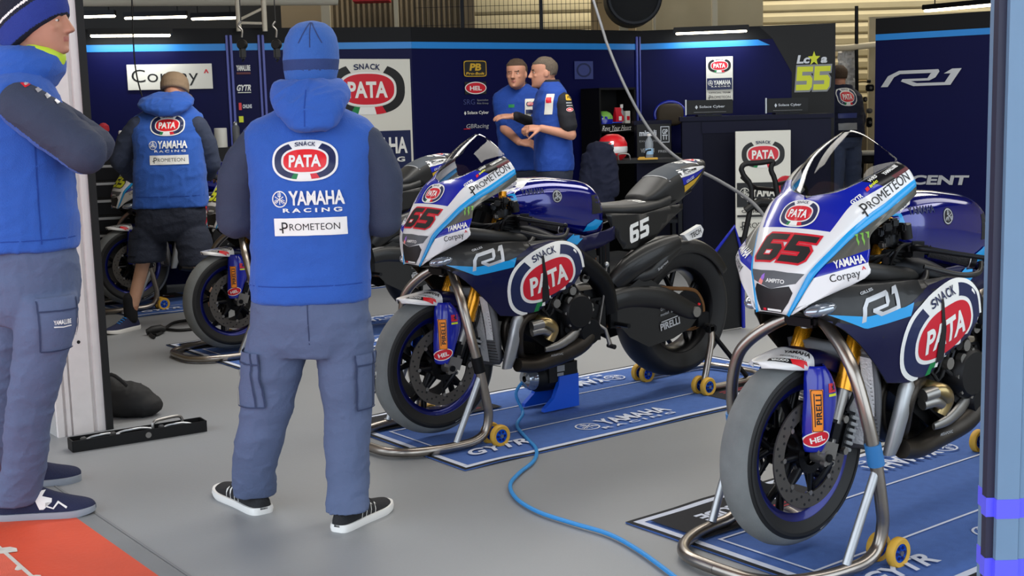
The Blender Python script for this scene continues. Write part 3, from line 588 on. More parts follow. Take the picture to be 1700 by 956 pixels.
    decal('tail_badge', tl, bv, poly([(-.06, .08), (.06, .08), (.05, -.06), (-.05, -.06)], 'white_gloss') + xf(snack(None, 'navy_ink', 'red', False), .055, .06), (-.12, 0, 1.3), (0, 1, 0), (-1, 0, 0), .02, .0012)
    decal('seat_pad', tl, bv, poly([(-.095, -.10), (.095, -.10), (.09, .0), (.075, .07), (-.075, .07), (-.09, 0)], 'seat_pad') + rect(0, -.102, .20, .006, 'grey_ink') + xf(r1logo('white_flat'), .03, .04, .02, .05), (.09, 0, 1.2), (0, 1, 0), (-.8, 0, .6), .02, .0015)
    bv2 = bvh_of(seat); decal('seat_mark', seat, bv2, xf(r1logo('white_flat'), .05, .06, 0, 0), (.27, .05, 1.1), (0, 1, 0), (-1, 0, 0), .02, .001)
    mb = MB(); sheet(mb, [(.545, .92), (.50, .84), (.43, .745), (.36, .735), (.22, .78), (.10, .862), (.02, .905), (.02, .93), (.12, .925), (.30, .90)], lambda x, z: .108 + (x - .1) * .06, 'carbon', .05); sp = mb.build('tail_side_panel', root, solid=.004)
    bv = bvh_of(sp); decal('race_number', sp, bv, xf(digits(num, tailfill, None, 1, 1, .14, .3, 0, hole='carbon'), .062, .085, 0, 0, R(14)), (.325, .3, .826), uS, vS, .03, .0015)
    # ---- engine
    mb = MB()
    mb.box((.90, 0, .50), (.36, .30, .26), 'engine', Matrix.Rotation(R(-35), 3, 'Y'), .12); mb.box((.72, 0, .46), (.34, .34, .24), 'engine', None, .15); mb.box((1.00, 0, .58), (.22, .32, .18), 'engine', Matrix.Rotation(R(-35), 3, 'Y'), .12); mb.box((.78, 0, .34), (.30, .20, .10), 'engine', None, .2)
    eng = mb.build('engine', root)
    mb = MB(); mb.lathe([(.0, .03), (.07, .028), (.085, .012), (.09, -.03)], (.77, .185, .50), (0, 1, 0), 'engine', 36)
    mb.lathe([(.0, .028), (.055, .026), (.065, .01), (.068, -.03)], (.70, .178, .40), (0, 1, 0), 'dark_metal', 32)
    for i in range(8): a = R(45 * i); mb.cyl((.77 + .078 * math.cos(a), .19, .50 + .078 * math.sin(a)), (.77 + .078 * math.cos(a), .206, .50 + .078 * math.sin(a)), .007, 'steel', 8)
    mb.box((.80, .205, .50), (.045, .01, .014), 'silver_ink', None, .1); mb.build('engine_cover', eng)
    mb = MB(); random.seed(3)
    for k in range(22):
        p = Vector((.62 + random.random() * .32, .16 + random.random() * .03, .42 + random.random() * .26)); r_ = .008 + random.random() * .012; mb.cyl(p, p + Vector((0, .02, 0)), r_, ('steel', 'dark_metal', 'black_plastic', 'engine')[k % 4], 12)
    for k in range(8): p = Vector((.64 + random.random() * .3, .17, .45 + random.random() * .25)); mb.tube([p, p + Vector((.06, .02, .03)), p + Vector((.12, .01, .10 - .03 * k)), p + Vector((.2, -.02, .08))], .007, ('black_plastic', 'rubber', 'dark_metal')[k % 3], 8, 4)
    mb.build('engine_fittings', eng)
    mb = MB(); mb.tube([(.575, .17, .69), (.60, .175, .55), (.64, .185, .42)], .005, 'steel', 8); mb.ell((.575, .17, .69), (.012, .012, .014), 'alu'); mb.ell((.60, .18, .64), (.010, .01, .012), 'alu'); mb.tube([(.64, .185, .42), (.615, .20, .40), (.600, .215, .325)], [.009, .008, .011], 'steel', 10); mb.cyl((.600, .20, .325), (.600, .245, .322), .011, 'rubber', 12); mb.build('shift_lever', root)
    for sg in (1, -1):
        mb = MB(); mb.box((.53, .155 * sg, .44), (.05, .02, .10), 'dark_metal', None, .2); mb.cyl((.52, .15 * sg, .41), (.52, .255 * sg, .41), .011, 'dark_metal', 14); mb.build('foot_peg', root)
    # ---- radiator
    mb = MB(); rows = []
    mb.grid([[(1.245, -.17, .635), (1.275, -.085, .64), (1.285, 0, .64), (1.275, .085, .64), (1.245, .17, .635)], [(1.205, -.16, .46), (1.235, -.08, .46), (1.245, 0, .46), (1.235, .08, .46), (1.205, .16, .46)], [(1.165, -.13, .305), (1.195, -.07, .30), (1.205, 0, .30), (1.195, .07, .30), (1.165, .13, .305)]], 'radiator', 4)
    rd = mb.build('radiator', root, solid=.035)
    mb = MB()
    for k in range(26):
        t = k / 25; mb.tube([Vector((1.247 - .08 * t, y, .632 - .33 * t)) + Vector((.030 * (1 - (y / .17) ** 2) + .003, 0, 0)) for y in (-.15, -.075, 0, .075, .15)], .0018, 'steel', 5)
    mb.build('cooling_fins', rd)
    mb = MB(); mb.grid([[(1.279, .080, .625), (1.265, .122, .622)], [(1.243, .076, .46), (1.231, .116, .458)], [(1.210, .064, .320), (1.199, .10, .318)]], 'foil', 3); mb.grid([[(1.264, .128, .615), (1.250, .162, .61)], [(1.236, .122, .50), (1.222, .154, .495)], [(1.222, .116, .42), (1.209, .146, .42)]], 'foil', 3); mb.build('foil_tape', rd)
    for sg in (1, -1):
        mb = MB(); mb.loft([ring_at((x, y * sg, z), w, d, Vector((1, 0, 0)), Vector((0, 1, 0)), 3.0, 20) for x, y, z, w, d in ((1.105, .190, .520, .020, .014), (1.108, .190, .505, .027, .020), (1.125, .182, .42, .028, .021), (1.142, .168, .33, .027, .020), (1.150, .160, .29, .022, .016))], 'alu'); mb.build('side_tank', rd, sharp=50)
    # ---- exhaust
    mb = MB()
    for k, yy in enumerate((.165, .075, -.075, -.165)):
        mb.tube([(1.00, yy, .505), (1.07, yy * 1.15, .500), (1.10, yy * 1.15, .45), (1.085, yy, .37), (1.04, yy * .75, .315), (.95, yy * .55, .292), (.86, yy * .4, .29)], .021, 'pipe_dark', 14, 5)
    mb.tube([(.99, .165, .49), (.985, .21, .482), (.96, .222, .47), (.93, .212, .44), (.945, .20, .395)], [.022, .024, .026, .026, .024], 'titan_warm', 16, 5); mb.tube([(1.045, .205, .468), (.99, .215, .475)], .022, 'steel', 16); mb.tube([(1.04, .20, .44), (.99, .212, .445), (.955, .21, .43)], .02, 'steel', 14, 4)
    mb.tube([(1.10, .17, .30), (1.0, .16, .285), (.88, .15, .30), (.76, .165, .335), (.70, .165, .375), (.685, .15, .42)], [.030, .034, .040, .044, .044, .035], 'pipe_dark', 18, 5)
    mb.tube([(.96, .19, .352), (.88, .192, .362), (.80, .185, .39), (.735, .18, .425)], [.012, .020, .026, .018], 'steel', 12, 5, flat=.5)
    mb.tube([(.90, -.06, .29), (.70, -.10, .30), (.45, -.14, .36), (.25, -.17, .50)], [.05, .05, .045, .045], 'pipe_dark', 16, 5); mb.tube([(.30, -.165, .46), (.05, -.20, .62), (-.05, -.21, .67)], [.05, .065, .055], 'titan', 18, 3)
    ex = mb.build('exhaust', root)
    flat_art('exhaust_mark', ex, txt('AKRAPOVIC', 0, 0, .07, .010, 'grey_ink', .02, 0), (.90, .198, .322), uS, vS)
    # ---- swingarm and chain
    mb = MB(); 
    for sg in (1, -1):
        mb.tube([(.56, .13 * sg, .50), (.40, .135 * sg, .52), (.20, .145 * sg, .49), (.03, .145 * sg, .415), (-.045, .145 * sg, .395)], [.055, .058, .055, .045, .03], 'carbon', 16, 4, flat=.55)
        sheet(mb, [(.56, .50), (.36, .60), (.30, .60), (.18, .53), (.0, .45), (-.04, .41), (-.02, .365), (.02, .33), (.14, .29), (.30, .27), (.42, .33), (.52, .43)], lambda x, z: .152, 'carbon', .06, (sg,))
    mb.box((.50, 0, .50), (.12, .28, .12), 'dark_metal', None, .2); sw = mb.build('swingarm', root, sharp=50)
    flat_art('maker_lettering', sw, txt('PIRELLI', 0, 0, .13, .034, 'silver_ink', .03) + rect(.0, .024, .11, .005, 'silver_ink') + txt('GYTR  SBK  RK', 0, .085, .10, .014, 'grey_ink', .02) + txt('motul  DID', 0, .060, .11, .014, 'grey_ink', .02) + txt('beringer', -.03, .112, .07, .012, 'grey_ink', .02), (.165, .157, .365), (-.985, 0, .17), vS)
    mb = MB(); mb.cyl((-.0, -.17, .406), (-.0, .17, .406), .018, 'dark_metal', 18); mb.cyl((.0, .158, .406), (.0, .176, .406), .026, 'steel', 18); mb.cyl((-.075, .15, .325), (-.075, .19, .325), .016, 'black_plastic', 14); mb.cyl((-.075, -.15, .325), (-.075, -.19, .325), .016, 'black_plastic', 14); mb.box((-.06, .15, .36), (.08, .02, .07), 'dark_metal', None, .2); mb.box((-.06, -.15, .36), (.08, .02, .07), 'dark_metal', None, .2); mb.cyl((-.025, .16, .44), (-.025, .168, .44), .006, 'red_bright', 10); mb.build('rear_axle', sw)
    mb = MB(); mb.tube([(.60, .125, .515), (.30, .118, .545), (.06, .115, .520), (0, .115, .512), (-.06, .115, .49), (-.100, .115, .43), (-.10, .115, .37), (-.05, .115, .315), (.10, .115, .33), (.55, .125, .40)], .010, 'chain', 8, 5, flat=.7); mb.build('chain', root)
    # ---- rear hugger
    mb = MB(); rows = []
    for a in range(-8, 151, 12):
        r_ = .358; c = Vector((math.cos(R(a)), 0, math.sin(R(a)))); b = RAX + c * r_; b2 = RAX + c * (r_ - .02); b3 = RAX + c * (r_ - .075); k = 1 if a > 30 else .75
        rows.append([b3 + Vector((0, .116 * k, 0)), b2 + Vector((0, .108 * k, 0)), b + Vector((0, .06 * k, 0)), b + Vector((0, 0, 0)), b + Vector((0, -.06 * k, 0)), b2 + Vector((0, -.108 * k, 0)), b3 + Vector((0, -.116 * k, 0))])
    mb.grid(rows, 'carbon', 3); hg = mb.build('rear_hugger', root, solid=.004)
    mb = MB(); mb.tube([(.47, .10, .58), (.40, .125, .65), (.30, .14, .70), (.19, .15, .735), (.10, .15, .755)], [.05, .058, .058, .05, .038], 'carbon', 18, 4, flat=.6); mb.tube([(.40, .13, .60), (.28, .155, .62), (.20, .16, .68), (.10, .16, .73)], [.02, .03, .035, .02], 'carbon', 14, 4, flat=.5); rs = mb.build('rear_shock_cover', root)
    flat_art('cover_lettering', rs, txt('Supprtec'[:0] + 'Suprtec', 0, 0, .075, .016, 'silver_ink', .01, .2), (.235, .186, .655), (-.87, 0, .5), vS)
    mb = MB(); mb.loft([[Vector(p) for p in r] for r in ([(.07, .16, .785), (-.05, .155, .825), (-.075, .15, .80), (-.06, .15, .765), (.04, .16, .755)], [(.07, .13, .785), (-.05, .125, .825), (-.075, .12, .80), (-.06, .12, .765), (.04, .13, .755)])], 'white_gloss'); ft = mb.build('rear_fin', root, sharp=20); flat_art('fin_lettering', ft, txt('TECH', 0, 0, .075, .026, 'black_ink', .02), (-.005, .163, .788), (-.94, -.03, .33), vS, .003)
    # ---- front fender
    mb = MB(); rows = []
    for a, k, r_ in ((60, .20, .348), (63, .62, .340), (69, .86, .328), (78, .98, .318), (90, 1, .318), (103, .98, .318), (120, .9, .318), (138, .7, .318)):
        c = Vector((math.cos(R(a)), 0, math.sin(R(a)))); b = FAX + c * r_; b2 = FAX + c * (r_ - .016); b3 = FAX + c * (r_ - .022 if a < 66 else (r_ - .032 if a < 76 else (.276 if a < 85 else .262)))
        rows.append([b3 + Vector((0, .082 * k, 0)), b2 + Vector((0, .078 * k, 0)), b + Vector((0, .045 * k, 0)), b, b + Vector((0, -.045 * k, 0)), b2 + Vector((0, -.078 * k, 0)), b3 + Vector((0, -.082 * k, 0))])
    mb.grid(rows, 'white_gloss', 4, mats=['white_gloss'] * 4 + ['navy_gloss'] * 3); ff = mb.build('front_fender', root, solid=.003, sharp=60)
    bv = bvh_of(ff)
    nn = Vector((.42, .55, .72)).normalized(); uu = Vector((0, 0, 1)).cross(nn).normalized(); vv = nn.cross(uu); po = Vector((1.485, .055, .645))
    for nm, LL in (('brake_sticker', poly([(-.085, -.030), (-.01, -.040), (-.012, -.018), (-.072, -.010)], 'black_ink') + poly([(-.01, -.040), (.045, -.040), (.04, -.020), (-.012, -.018)], 'red_bright') + xf(txt('BRODO', 0, 0, .05, .012, 'white_flat', .03), 1, 1, -.044, -.025, R(-5))), ('maker_lettering', xf(txt('YAMAHA', 0, 0, .080, .022, 'black_ink', .03), 1, 1, .020, .020, R(-26))), ('tyre_lettering', xf(txt('PROMETEON', 0, 0, .075, .011, 'black_ink', .0), 1, 1, .0, -.006, R(-22)))): decal(nm, ff, bv, LL, po, uu, vv, .015, .001, reach=.2, maxd=.1)
    return root
def front_stand(label):
    root = thing('front_paddock_stand', label, 'stand'); mb = MB()
    for sg in (1, -1):
        mb.tube([(1.352, .015 * sg, .738), (1.360, .068 * sg, .726), (1.386, .131 * sg, .690), (1.408, .195 * sg, .637), (1.416, .232 * sg, .580), (1.408, .262 * sg, .477), (1.382, .276 * sg, .35), (1.350, .278 * sg, .20), (1.338, .274 * sg, .13), (1.355, .270 * sg, .065), (1.41, .270 * sg, .036), (1.50, .268 * sg, .030), (1.60, .250 * sg, .028), (1.70, .20 * sg, .026), (1.755, .12 * sg, .026), (1.765, 0, .026)], .0195, 'titan', 16, 5)
        mb.tube([(1.374, .277 * sg, .315), (1.50, .266 * sg, .045)], .0135, 'alu', 14)
    mb.cyl((1.365, 0, .70), (1.35, 0, .80), .014, 'steel', 14); mb.box((1.365, 0, .728), (.07, .12, .04), 'dark_metal', None, .25)
    mb.build('tube_frame', root)
    for sg in (1, -1): mb = MB(); mb.cyl((1.376, .277 * sg, .325), (1.391, .273 * sg, .39), .025, 'dark_metal', 18); mb.build('collar', root)
    for sg in (1, -1):
        for yy in (.236, .306): castor(root, (1.305, yy * sg, .047), .047)
    return root
def castor(root, c, r):
    C = Vector(c); mb = MB(); mb.lathe([(r * .62, -.012), (r * .9, -.014), (r, -.008), (r, .008), (r * .9, .014), (r * .62, .012)], C, (0, 1, 0), 'castor', 28, True); w = mb.build('castor', root)
    mb = MB(); mb.lathe([(.004, -.010), (r * .62, -.010), (r * .62, .010), (.004, .010)], C, (0, 1, 0), 'blue_anod', 20, True)
    for k in range(6): a = R(60 * k); e = Vector((math.cos(a), 0, math.sin(a))); mb.cyl(C + e * r * .38 + Vector((0, -.0115, 0)), C + e * r * .38 + Vector((0, .0115, 0)), r * .12, 'rim_blue', 10)
    mb.cyl(C + Vector((0, -.016, 0)), C + Vector((0, .016, 0)), .008, 'steel', 12); mb.build('hub', w); return w
def rear_stand(label):
    root = thing('rear_paddock_stand', label, 'stand'); mb = MB()
    for sg in (1, -1):
        mb.tube([(-.085, .185 * sg, .30), (-.07, .20 * sg, .25), (-.02, .215 * sg, .12), (-.005, .215 * sg, .05), (-.05, .215 * sg, .03), (-.30, .215 * sg, .028), (-.42, .19 * sg, .03), (-.46, .12 * sg, .03), (-.47, 0, .03)], .0165, 'titan', 14, 5)
        mb.tube([(-.088, .19 * sg, .29), (-.30, .22 * sg, .05)], .012, 'dark_metal', 12); mb.box((-.08, .19 * sg, .315), (.06, .03, .035), 'dark_metal', None, .2); mb.cyl((-.075, .16 * sg, .318), (-.075, .205 * sg, .318), .013, 'black_plastic', 14)
    mb.build('tube_frame', root)
    for sg in (1, -1):
        for yy in (.185, .245): castor(root, (.0, yy * sg, .046), .046)
    return root
def rug(label):
    root = thing('floor_mat', label, 'mat'); x0, x1, y0, y1 = -.72, 1.63, -.54, .51; yc = (y0 + y1) / 2; xc = (x0 + x1) / 2; mb = MB(); NX, NY = 48, 10; hz = {}
    def h(x, y): 
        e = min(abs(y - y0), abs(y - y1)); return .006 + (.010 * max(0, noise.noise((x * 3.1, y * 2, 3.3))) if e < .10 else .0006 * noise.noise((x * 4, y * 4, 1)))
    V = []; F = []
    for i in range(NX + 1):
        for j in range(NY + 1): x = x0 + (x1 - x0) * i / NX; y = y0 + (y1 - y0) * j / NY; V.append((x, y, h(x, y)))
    for i in range(NX):
        for j in range(NY): F.append((i * (NY + 1) + j, (i + 1) * (NY + 1) + j, (i + 1) * (NY + 1) + j + 1, i * (NY + 1) + j + 1))
    base = MB().add(V, F, 'rug_blue').build('mat_pile', root, solid=.005, sharp=70); bv = bvh_of(base)
    oo = Vector((xc, yc, .3)); uu = Vector((-1, 0, 0)); vv = Vector((0, -1, 0)); hx = (x1 - x0) / 2; hy = (y1 - y0) / 2
    def frame_(a, b, w, m): return rect(0, b - w / 2, 2 * a, w, m) + rect(0, -b + w / 2, 2 * a, w, m) + rect(a - w / 2, 0, w, 2 * b - 2 * w, m) + rect(-a + w / 2, 0, w, 2 * b - 2 * w, m)
    L = frame_(hx, hy, .018, 'rug_edge'); decal('mat_edge', root, bv, L, oo, uu, vv, .05, .0010)
    L = frame_(hx - .018, hy - .018, .026, 'rug_white') + rect(0, .19, 2 * hx - .20, .010, 'rug_white') + rect(0, -.19, 2 * hx - .20, .010, 'rug_white') + rect(hx - .10, 0, .010, .39, 'rug_white') + rect(-hx + .10, 0, .010, .39, 'rug_white')
    decal('mat_lines', root, bv, L, oo, uu, vv, .05, .0014)
    one = rect(hx - .40, -.345, .68, .25, 'rug_black') + txt('YAMALUBE', hx - .42, -.37, .44, .07, 'rug_white', .035) + rect(hx - .40, -.295, .50, .014, 'rug_red') + rect(hx - .40, -.27, .50, .010, 'rug_red')
    one += xf(racing('rug_white'), .27, .27, -.17, -.36) + xf(txt('GYTR', 0, 0, .32, .085, 'rug_white', .03, .35), 1, 1, -hx + .30, -.35)
    L = one + xf(one, 1, 1, 0, 0, math.pi); decal('mat_lettering', root, bv, L, oo, uu, vv, .05, .0018, .0002)
    return root
# ================================================================ the setting
def struct(mb, name, parent=None, **k):
    o = mb.build(name, parent, **k); 
    if parent is None: o['kind'] = 'structure'
    return o
def slab(name, a, b, z0, z1, th, m, tri=None):
    a = Vector(a); b = Vector(b); d = (b - a); L_ = d.length; d.normalize(); n = Vector((-d.y, d.x, 0)); mb = MB()
    V = [a, b, b + n * th, a + n * th]; V = [Vector((p.x, p.y, z0)) for p in V] + [Vector((p.x, p.y, z1)) for p in V]
    mb.add(V, [(0, 1, 5, 4), (1, 2, 6, 5), (2, 3, 7, 6), (3, 0, 4, 7), (4, 5, 6, 7), (3, 2, 1, 0)], m); return struct(mb, name, smooth=False)
# floor: grey garage floor
fm = mat('floor_grey', '#8b8d8f', .42, var=.08, vscale=1.3, bump=.05, bscale=90)
mb = MB(); mb.add([(-14, -3, 0), (14, -3, 0), (14, 19, 0), (-14, 19, 0)], [(0, 1, 2, 3)], 'floor_grey'); struct(mb, 'floor', smooth=False)
mat('pit_red', '#d85f48', .8, var=.18, vscale=9, bump=.5, bscale=220); mat('pit_red_smooth', '#cf4a2c', .6, var=.12, vscale=6, bump=.15, bscale=60); mat('pit_line', '#c9c4bc', .7, var=.3, vscale=30); mat('strip_grey', '#77797b', .5, var=.1, vscale=8)
def strip(name, a0, a1, b0, b1, z, m):
    mb = MB(); P = [G(a0, b0, 0), G(a0, b1, 0), G(a1, b1, 0), G(a1, b0, 0)]; V = [(p.x, p.y, .0) for p in P] + [(p.x, p.y, z) for p in P]
    mb.add(V, [(4, 5, 6, 7), (0, 1, 5, 4), (1, 2, 6, 5), (2, 3, 7, 6), (3, 0, 4, 7)], m); return struct(mb, name, smooth=False)
strip('floor_pit_lane', -6, -.565, -6, 7, .003, 'pit_red_smooth'); strip('floor_pit_lane_rough', -6, -.87, -6, 7, .0045, 'pit_red'); strip('trim_1', -.565, -.50, -6, 7, .003, 'strip_grey')
mb = MB()
for k, (a, b, s_) in enumerate(((-.86, 1.10, .05), (-.87, 1.27, .035), (-.86, 1.42, .06), (-.88, 1.62, .03), (-.86, 1.75, .04), (-.87, .93, .03), (-.87, 1.95, .05))):
    random.seed(k); P = []
    for i in range(9): t = 2 * math.pi * i / 9; r_ = s_ * (.45 + .5 * random.random()); P.append(G(a + r_ * math.cos(t) * .6, b + r_ * math.sin(t), .0052))
    mb.add(P, [tuple(range(9))], 'pit_line')
struct(mb, 'trim_2', smooth=False)
mb = MB(); mb.add([G(-.875, -2, .0049), G(-.875, 3, .0049), G(-.862, 3, .0049), G(-.862, -2, .0049)], [(0, 1, 2, 3)], 'pit_line'); struct(mb, 'trim_3', smooth=False)
mb = MB(); mb.add([G(-.498, -2, .0035), G(-.498, 4.4, .0035), G(-.488, 4.4, .0035), G(-.488, -2, .0035)], [(0, 1, 2, 3)], 'strip_grey'); struct(mb, 'trim_4', smooth=False)
# door pillar on the left: metal reveal with grooves, grey end wall, black rubber edge
mb = MB(); H_ = 3.3
prof = [(-.235, .0), (-.205, .0), (-.205, .012), (-.192, .012), (-.192, .0), (-.175, .0), (-.175, .012), (-.165, .012), (-.165, .0), (-.075, .0), (-.070, .012), (-.058, .012), (-.053, .0), (-.02, .0), (-.02, -.25), (-.235, -.25)]
ring_ = lambda z: [G(a, -d if d > 0 else -d * 0 + (-.25 if d < 0 else 0), z) for a, d in prof]
mb.loft([ring_(0), ring_(H_)], 'pillar_metal'); p_ = G(-.115, .0005, .42); mb.cyl(p_, p_ + va * .001, .008, 'rubber', 14); struct(mb, 'trim_5', sharp=20)
mb = MB(); mb.loft([[G(-.02, -.02, z), G(-.02, .012, z), G(.012, .012, z), G(.012, -.02, z)] for z in (0, H_)], 'rubber'); struct(mb, 'trim_6', sharp=20)
slab('wall_left', G(-.236, -.02), G(-.236, -4), 0, H_, -.2, 'pillar_grey')
slab('wall_front', G(-.05, -4.2), G(-.05, -.25), 0, H_, .04, 'brown_panel'); 
# right door jamb, close to the camera: two metal leaves with violet reflective bands
J = Vector((.80, 2.06, 0)); 
def jamb(name, x0, x1, y0, y1, m, bands=True):
    mb = MB(); V = [(x0, y0, 0), (x1, y0, 0), (x1, y1, 0), (x0, y1, 0)]; mb.loft([[Vector((x, y, z)) for x, y, _ in V] for z in (0, H_)], m); o = struct(mb, name, sharp=20)
    if bands:
        mb = MB()
        for z in (.703, .598): mb.loft([[Vector((x + dx, y + dy, zz)) for (x, y, _), (dx, dy) in zip(V, ((-.001, -.001), (.001, -.001), (.001, .001), (-.001, .001)))] for zz in (z - .0165, z + .0165)], 'reflect_violet')
        mb.build('reflective_band', o, sharp=20)
    return o
jamb('trim_7', .785, .799, 2.03, 2.05, 'jamb_dark'); jamb('trim_8', .798, .835, 2.018, 2.10, 'jamb_blue'); jamb('trim_9', .837, 1.1, 2.022, 2.10, 'jamb_blue')
# display walls: dark top band, bright stripe, navy panels
def display(name, a, b, z1=2.18, zs=2.05, zb=0, cutoff=None):
    a = Vector(a); b = Vector(b); d = (b - a).normalized(); n = Vector((d.y, -d.x, 0)); o = slab(name, a, b, zb, z1, .05, 'wall_navy')
    mb = MB(); q = lambda x, z, k: a + d * x + n * k + Vector((0, 0, z)); L_ = (b - a).length
    mb.add([q(0, zs + .002, .004), q(L_, zs + .002, .004), q(L_, z1, .004), q(0, z1, .004)], [(0, 1, 2, 3)], 'wall_top')
    e = L_ if cutoff is None else cutoff; t = 0 if cutoff is None else .12
    mb.add([q(0, zs - .058, .004), q(e, zs - .058, .004), q(e - t, zs, .004), q(0, zs, .004)], [(0, 1, 2, 3)], 'cyan_flat'); mb.build('wall_stripe', o, smooth=False)
    return o, a, d, n
WL = display('wall_back', (-4.6, 10.32, 0), (-.84, 11.40, 0)); WM = display('wall_back_centre', (-.84, 11.40, 0), (1.36, 12.80, 0)); WR = display('wall_back_right', (1.36, 12.80, 0), (3.22, 12.44, 0), cutoff=1.27); WX = display('wall_right_panel', (3.56, 12.26, 0), (5.6, 10.85, 0), 2.20)
def px_ray(px, py):
    f = 2082.2; return _f + _r2 * ((px - 850) / f) - _u2 * ((py - 478) / f)
def on_plane(px, py, a, n, k=0):
    d = px_ray(px, py); o = Vector((0, 0, CAMH)); t = ((a + n * k) - o).dot(n) / d.dot(n); return o + d * t
def on_floor(px, py, z=0):
    d = px_ray(px, py); return Vector((0, 0, CAMH)) + d * ((z - CAMH) / d.z)
def at_y(px, py, Y):
    d = px_ray(px, py); return Vector((0, 0, CAMH)) + d * (Y / d.y)
def scale_at(p): return (p - Vector((0, 0, CAMH))).dot(_f) / 2082.2   # metres per pixel
Z3 = Vector((0, 0, 1))
def sign(name, label, W_, box, art, th=.012, back='sign_white', cat='sign', mk=None):
    """flat panel fixed on a display wall; box in the wall's own metres from the measured corners"""
    o, a, d, n = W_; x0, y0, x1, y1 = box; P0 = on_plane((x0 + x1) / 2, (y0 + y1) / 2, a, n, .01); s = scale_at(P0); w = (x1 - x0) * s / max(.3, abs(d.dot(_r2))); h = (y1 - y0) * s / _u2.z
    t = thing(name, label, cat, P0); t.rotation_euler = (0, 0, math.atan2(d.y, d.x))
    if back: mb = MB(); mb.box((0, 0, 0), (w, th, h), back, None, .1); mb.build('board', t)
    L = art(w, h); flat_art('lettering', t, L, (0, -th / 2 - .001, 0), (1, 0, 0), (0, 0, 1)); return t
sign('payment_sponsor_sign', 'white sign with black lettering on the navy wall behind the capped person', WL, (217, 107, 348, 148), lambda w, h: txt('Corpay', -.06 * w, -.03 * h, .78 * w, .66 * h, 'black_ink', -.004) + txt('^', .43 * w, .2 * h, .06 * w, .16 * h, 'red', .02))
def team(w, h): return xf(snack(None, 'black_ink', 'red'), w * .46, w * .46, 0, h * .30) + rect(0, -h * .11, w * .94, h * .26, 'navy_ink') + xf(racing('white_flat'), w * .43, w * .47, 0, -h * .11) + txt('OFFICIAL TEAM', 0, -h * .31, w * .8, h * .035, 'black_ink', .02) + xf(prometeon('black_ink'), w * .43, w * .46, 0, -h * .41)
sign('team_board', 'large white board with a red oval badge behind the person in the blue beanie', WM, (545, 101, 681, 345), team)
sign('team_board', 'small white board with a red oval badge high on the wall above the desk', WR, (1173, 95, 1216, 167), team)
cols_ = [('gold and black chain maker badge', 770, 101, 807, 127, lambda w, h: sell(0, 0, w / 2, h / 2, 8, 'gold_ink') + sell(0, 0, w * .47, h * .45, 8, 'black_ink') + txt('PB', .02 * w, .1 * h, .5 * w, .45 * h, 'gold_ink', .04, .2) + txt('Pro-Bolt', 0, -.3 * h, .8 * w, .16 * h, 'gold_ink', .03, .2)),
    ('red oval badge', 772, 136, 807, 156, lambda w, h: xf(oval_text('HEL', 'white_flat', 'red', 'white_flat'), w / 2, h)),
    ('pale grey three-letter mark', 768, 163, 812, 175, lambda w, h: txt('SRG', -.25 * w, 0, .42 * w, .7 * h, 'ghost_ink', .0) + txt('Specialist', .25 * w, .2 * h, .42 * w, .3 * h, 'grey_ink') + txt('Ride Group', .25 * w, -.25 * h, .42 * w, .3 * h, 'grey_ink')),
    ('small white cyber company lettering', 768, 182, 812, 193, lambda w, h: txt('Solace Cyber', .08 * w, 0, .8 * w, .6 * h, 'white_flat', .01) + poly([(-.44 * w, 0), (-.4 * w, .3 * h), (-.36 * w, 0), (-.4 * w, -.3 * h)], 'white_flat')),
    ('white script lettering with a red dash', 769, 203, 812, 218, lambda w, h: txt('GBRacing', .05 * w, .02 * h, .85 * w, .6 * h, 'silver_ink', .0, .2) + rect(-.35 * w, -.2 * h, .25 * w, .08 * h, 'red'))]
for i, (lb, x0, y0, x1, y1, art) in enumerate(cols_): sign('sponsor_mark', lb + ' on the wall left of the two talking people', WM, (x0, y0, x1, y1), art, back=None if i > 1 else 'black_ink', th=.004 if i < 2 else .002)
sign('sponsor_mark', 'faded square badge on the navy wall right of the two talking people', WM, (953, 102, 985, 131), lambda w, h: rect(0, 0, w, h, 'ghost_ink') + ring(0, 0, w * .4, h * .4, w * .3, h * .3, 2, 'navy_ink'), back=None, th=.002)
for lb, x0, y0, x1, y1, art in (('white lettering over a red dash', 393, 107, 415, 124, lambda w, h: txt('YAMALUBE', 0, .15 * h, w, .55 * h, 'white_flat', .04) + rect(0, -.35 * h, w, .2 * h, 'wine_ink')), ('white four-letter mark', 394, 139, 417, 156, lambda w, h: txt('GYTR', 0, .1 * h, w, .6 * h, 'white_flat', .04, .2) + rect(0, -.35 * h, w * .9, .08 * h, 'white_flat')), ('red and white damper mark', 396, 170, 418, 183, lambda w, h: rect(-.35 * w, 0, .2 * w, .9 * h, 'red_bright') + txt('OHLINS', .15 * w, 0, .65 * w, .5 * h, 'silver_ink', .03)), ('yellow square mark', 397, 193, 404, 203, lambda w, h: rect(0, 0, w, h, 'yellow_ink'))):
    sign('sponsor_mark', lb + ' between two pale strips on the left wall', WL, (x0, y0, x1, y1), art, back=None, th=.002)
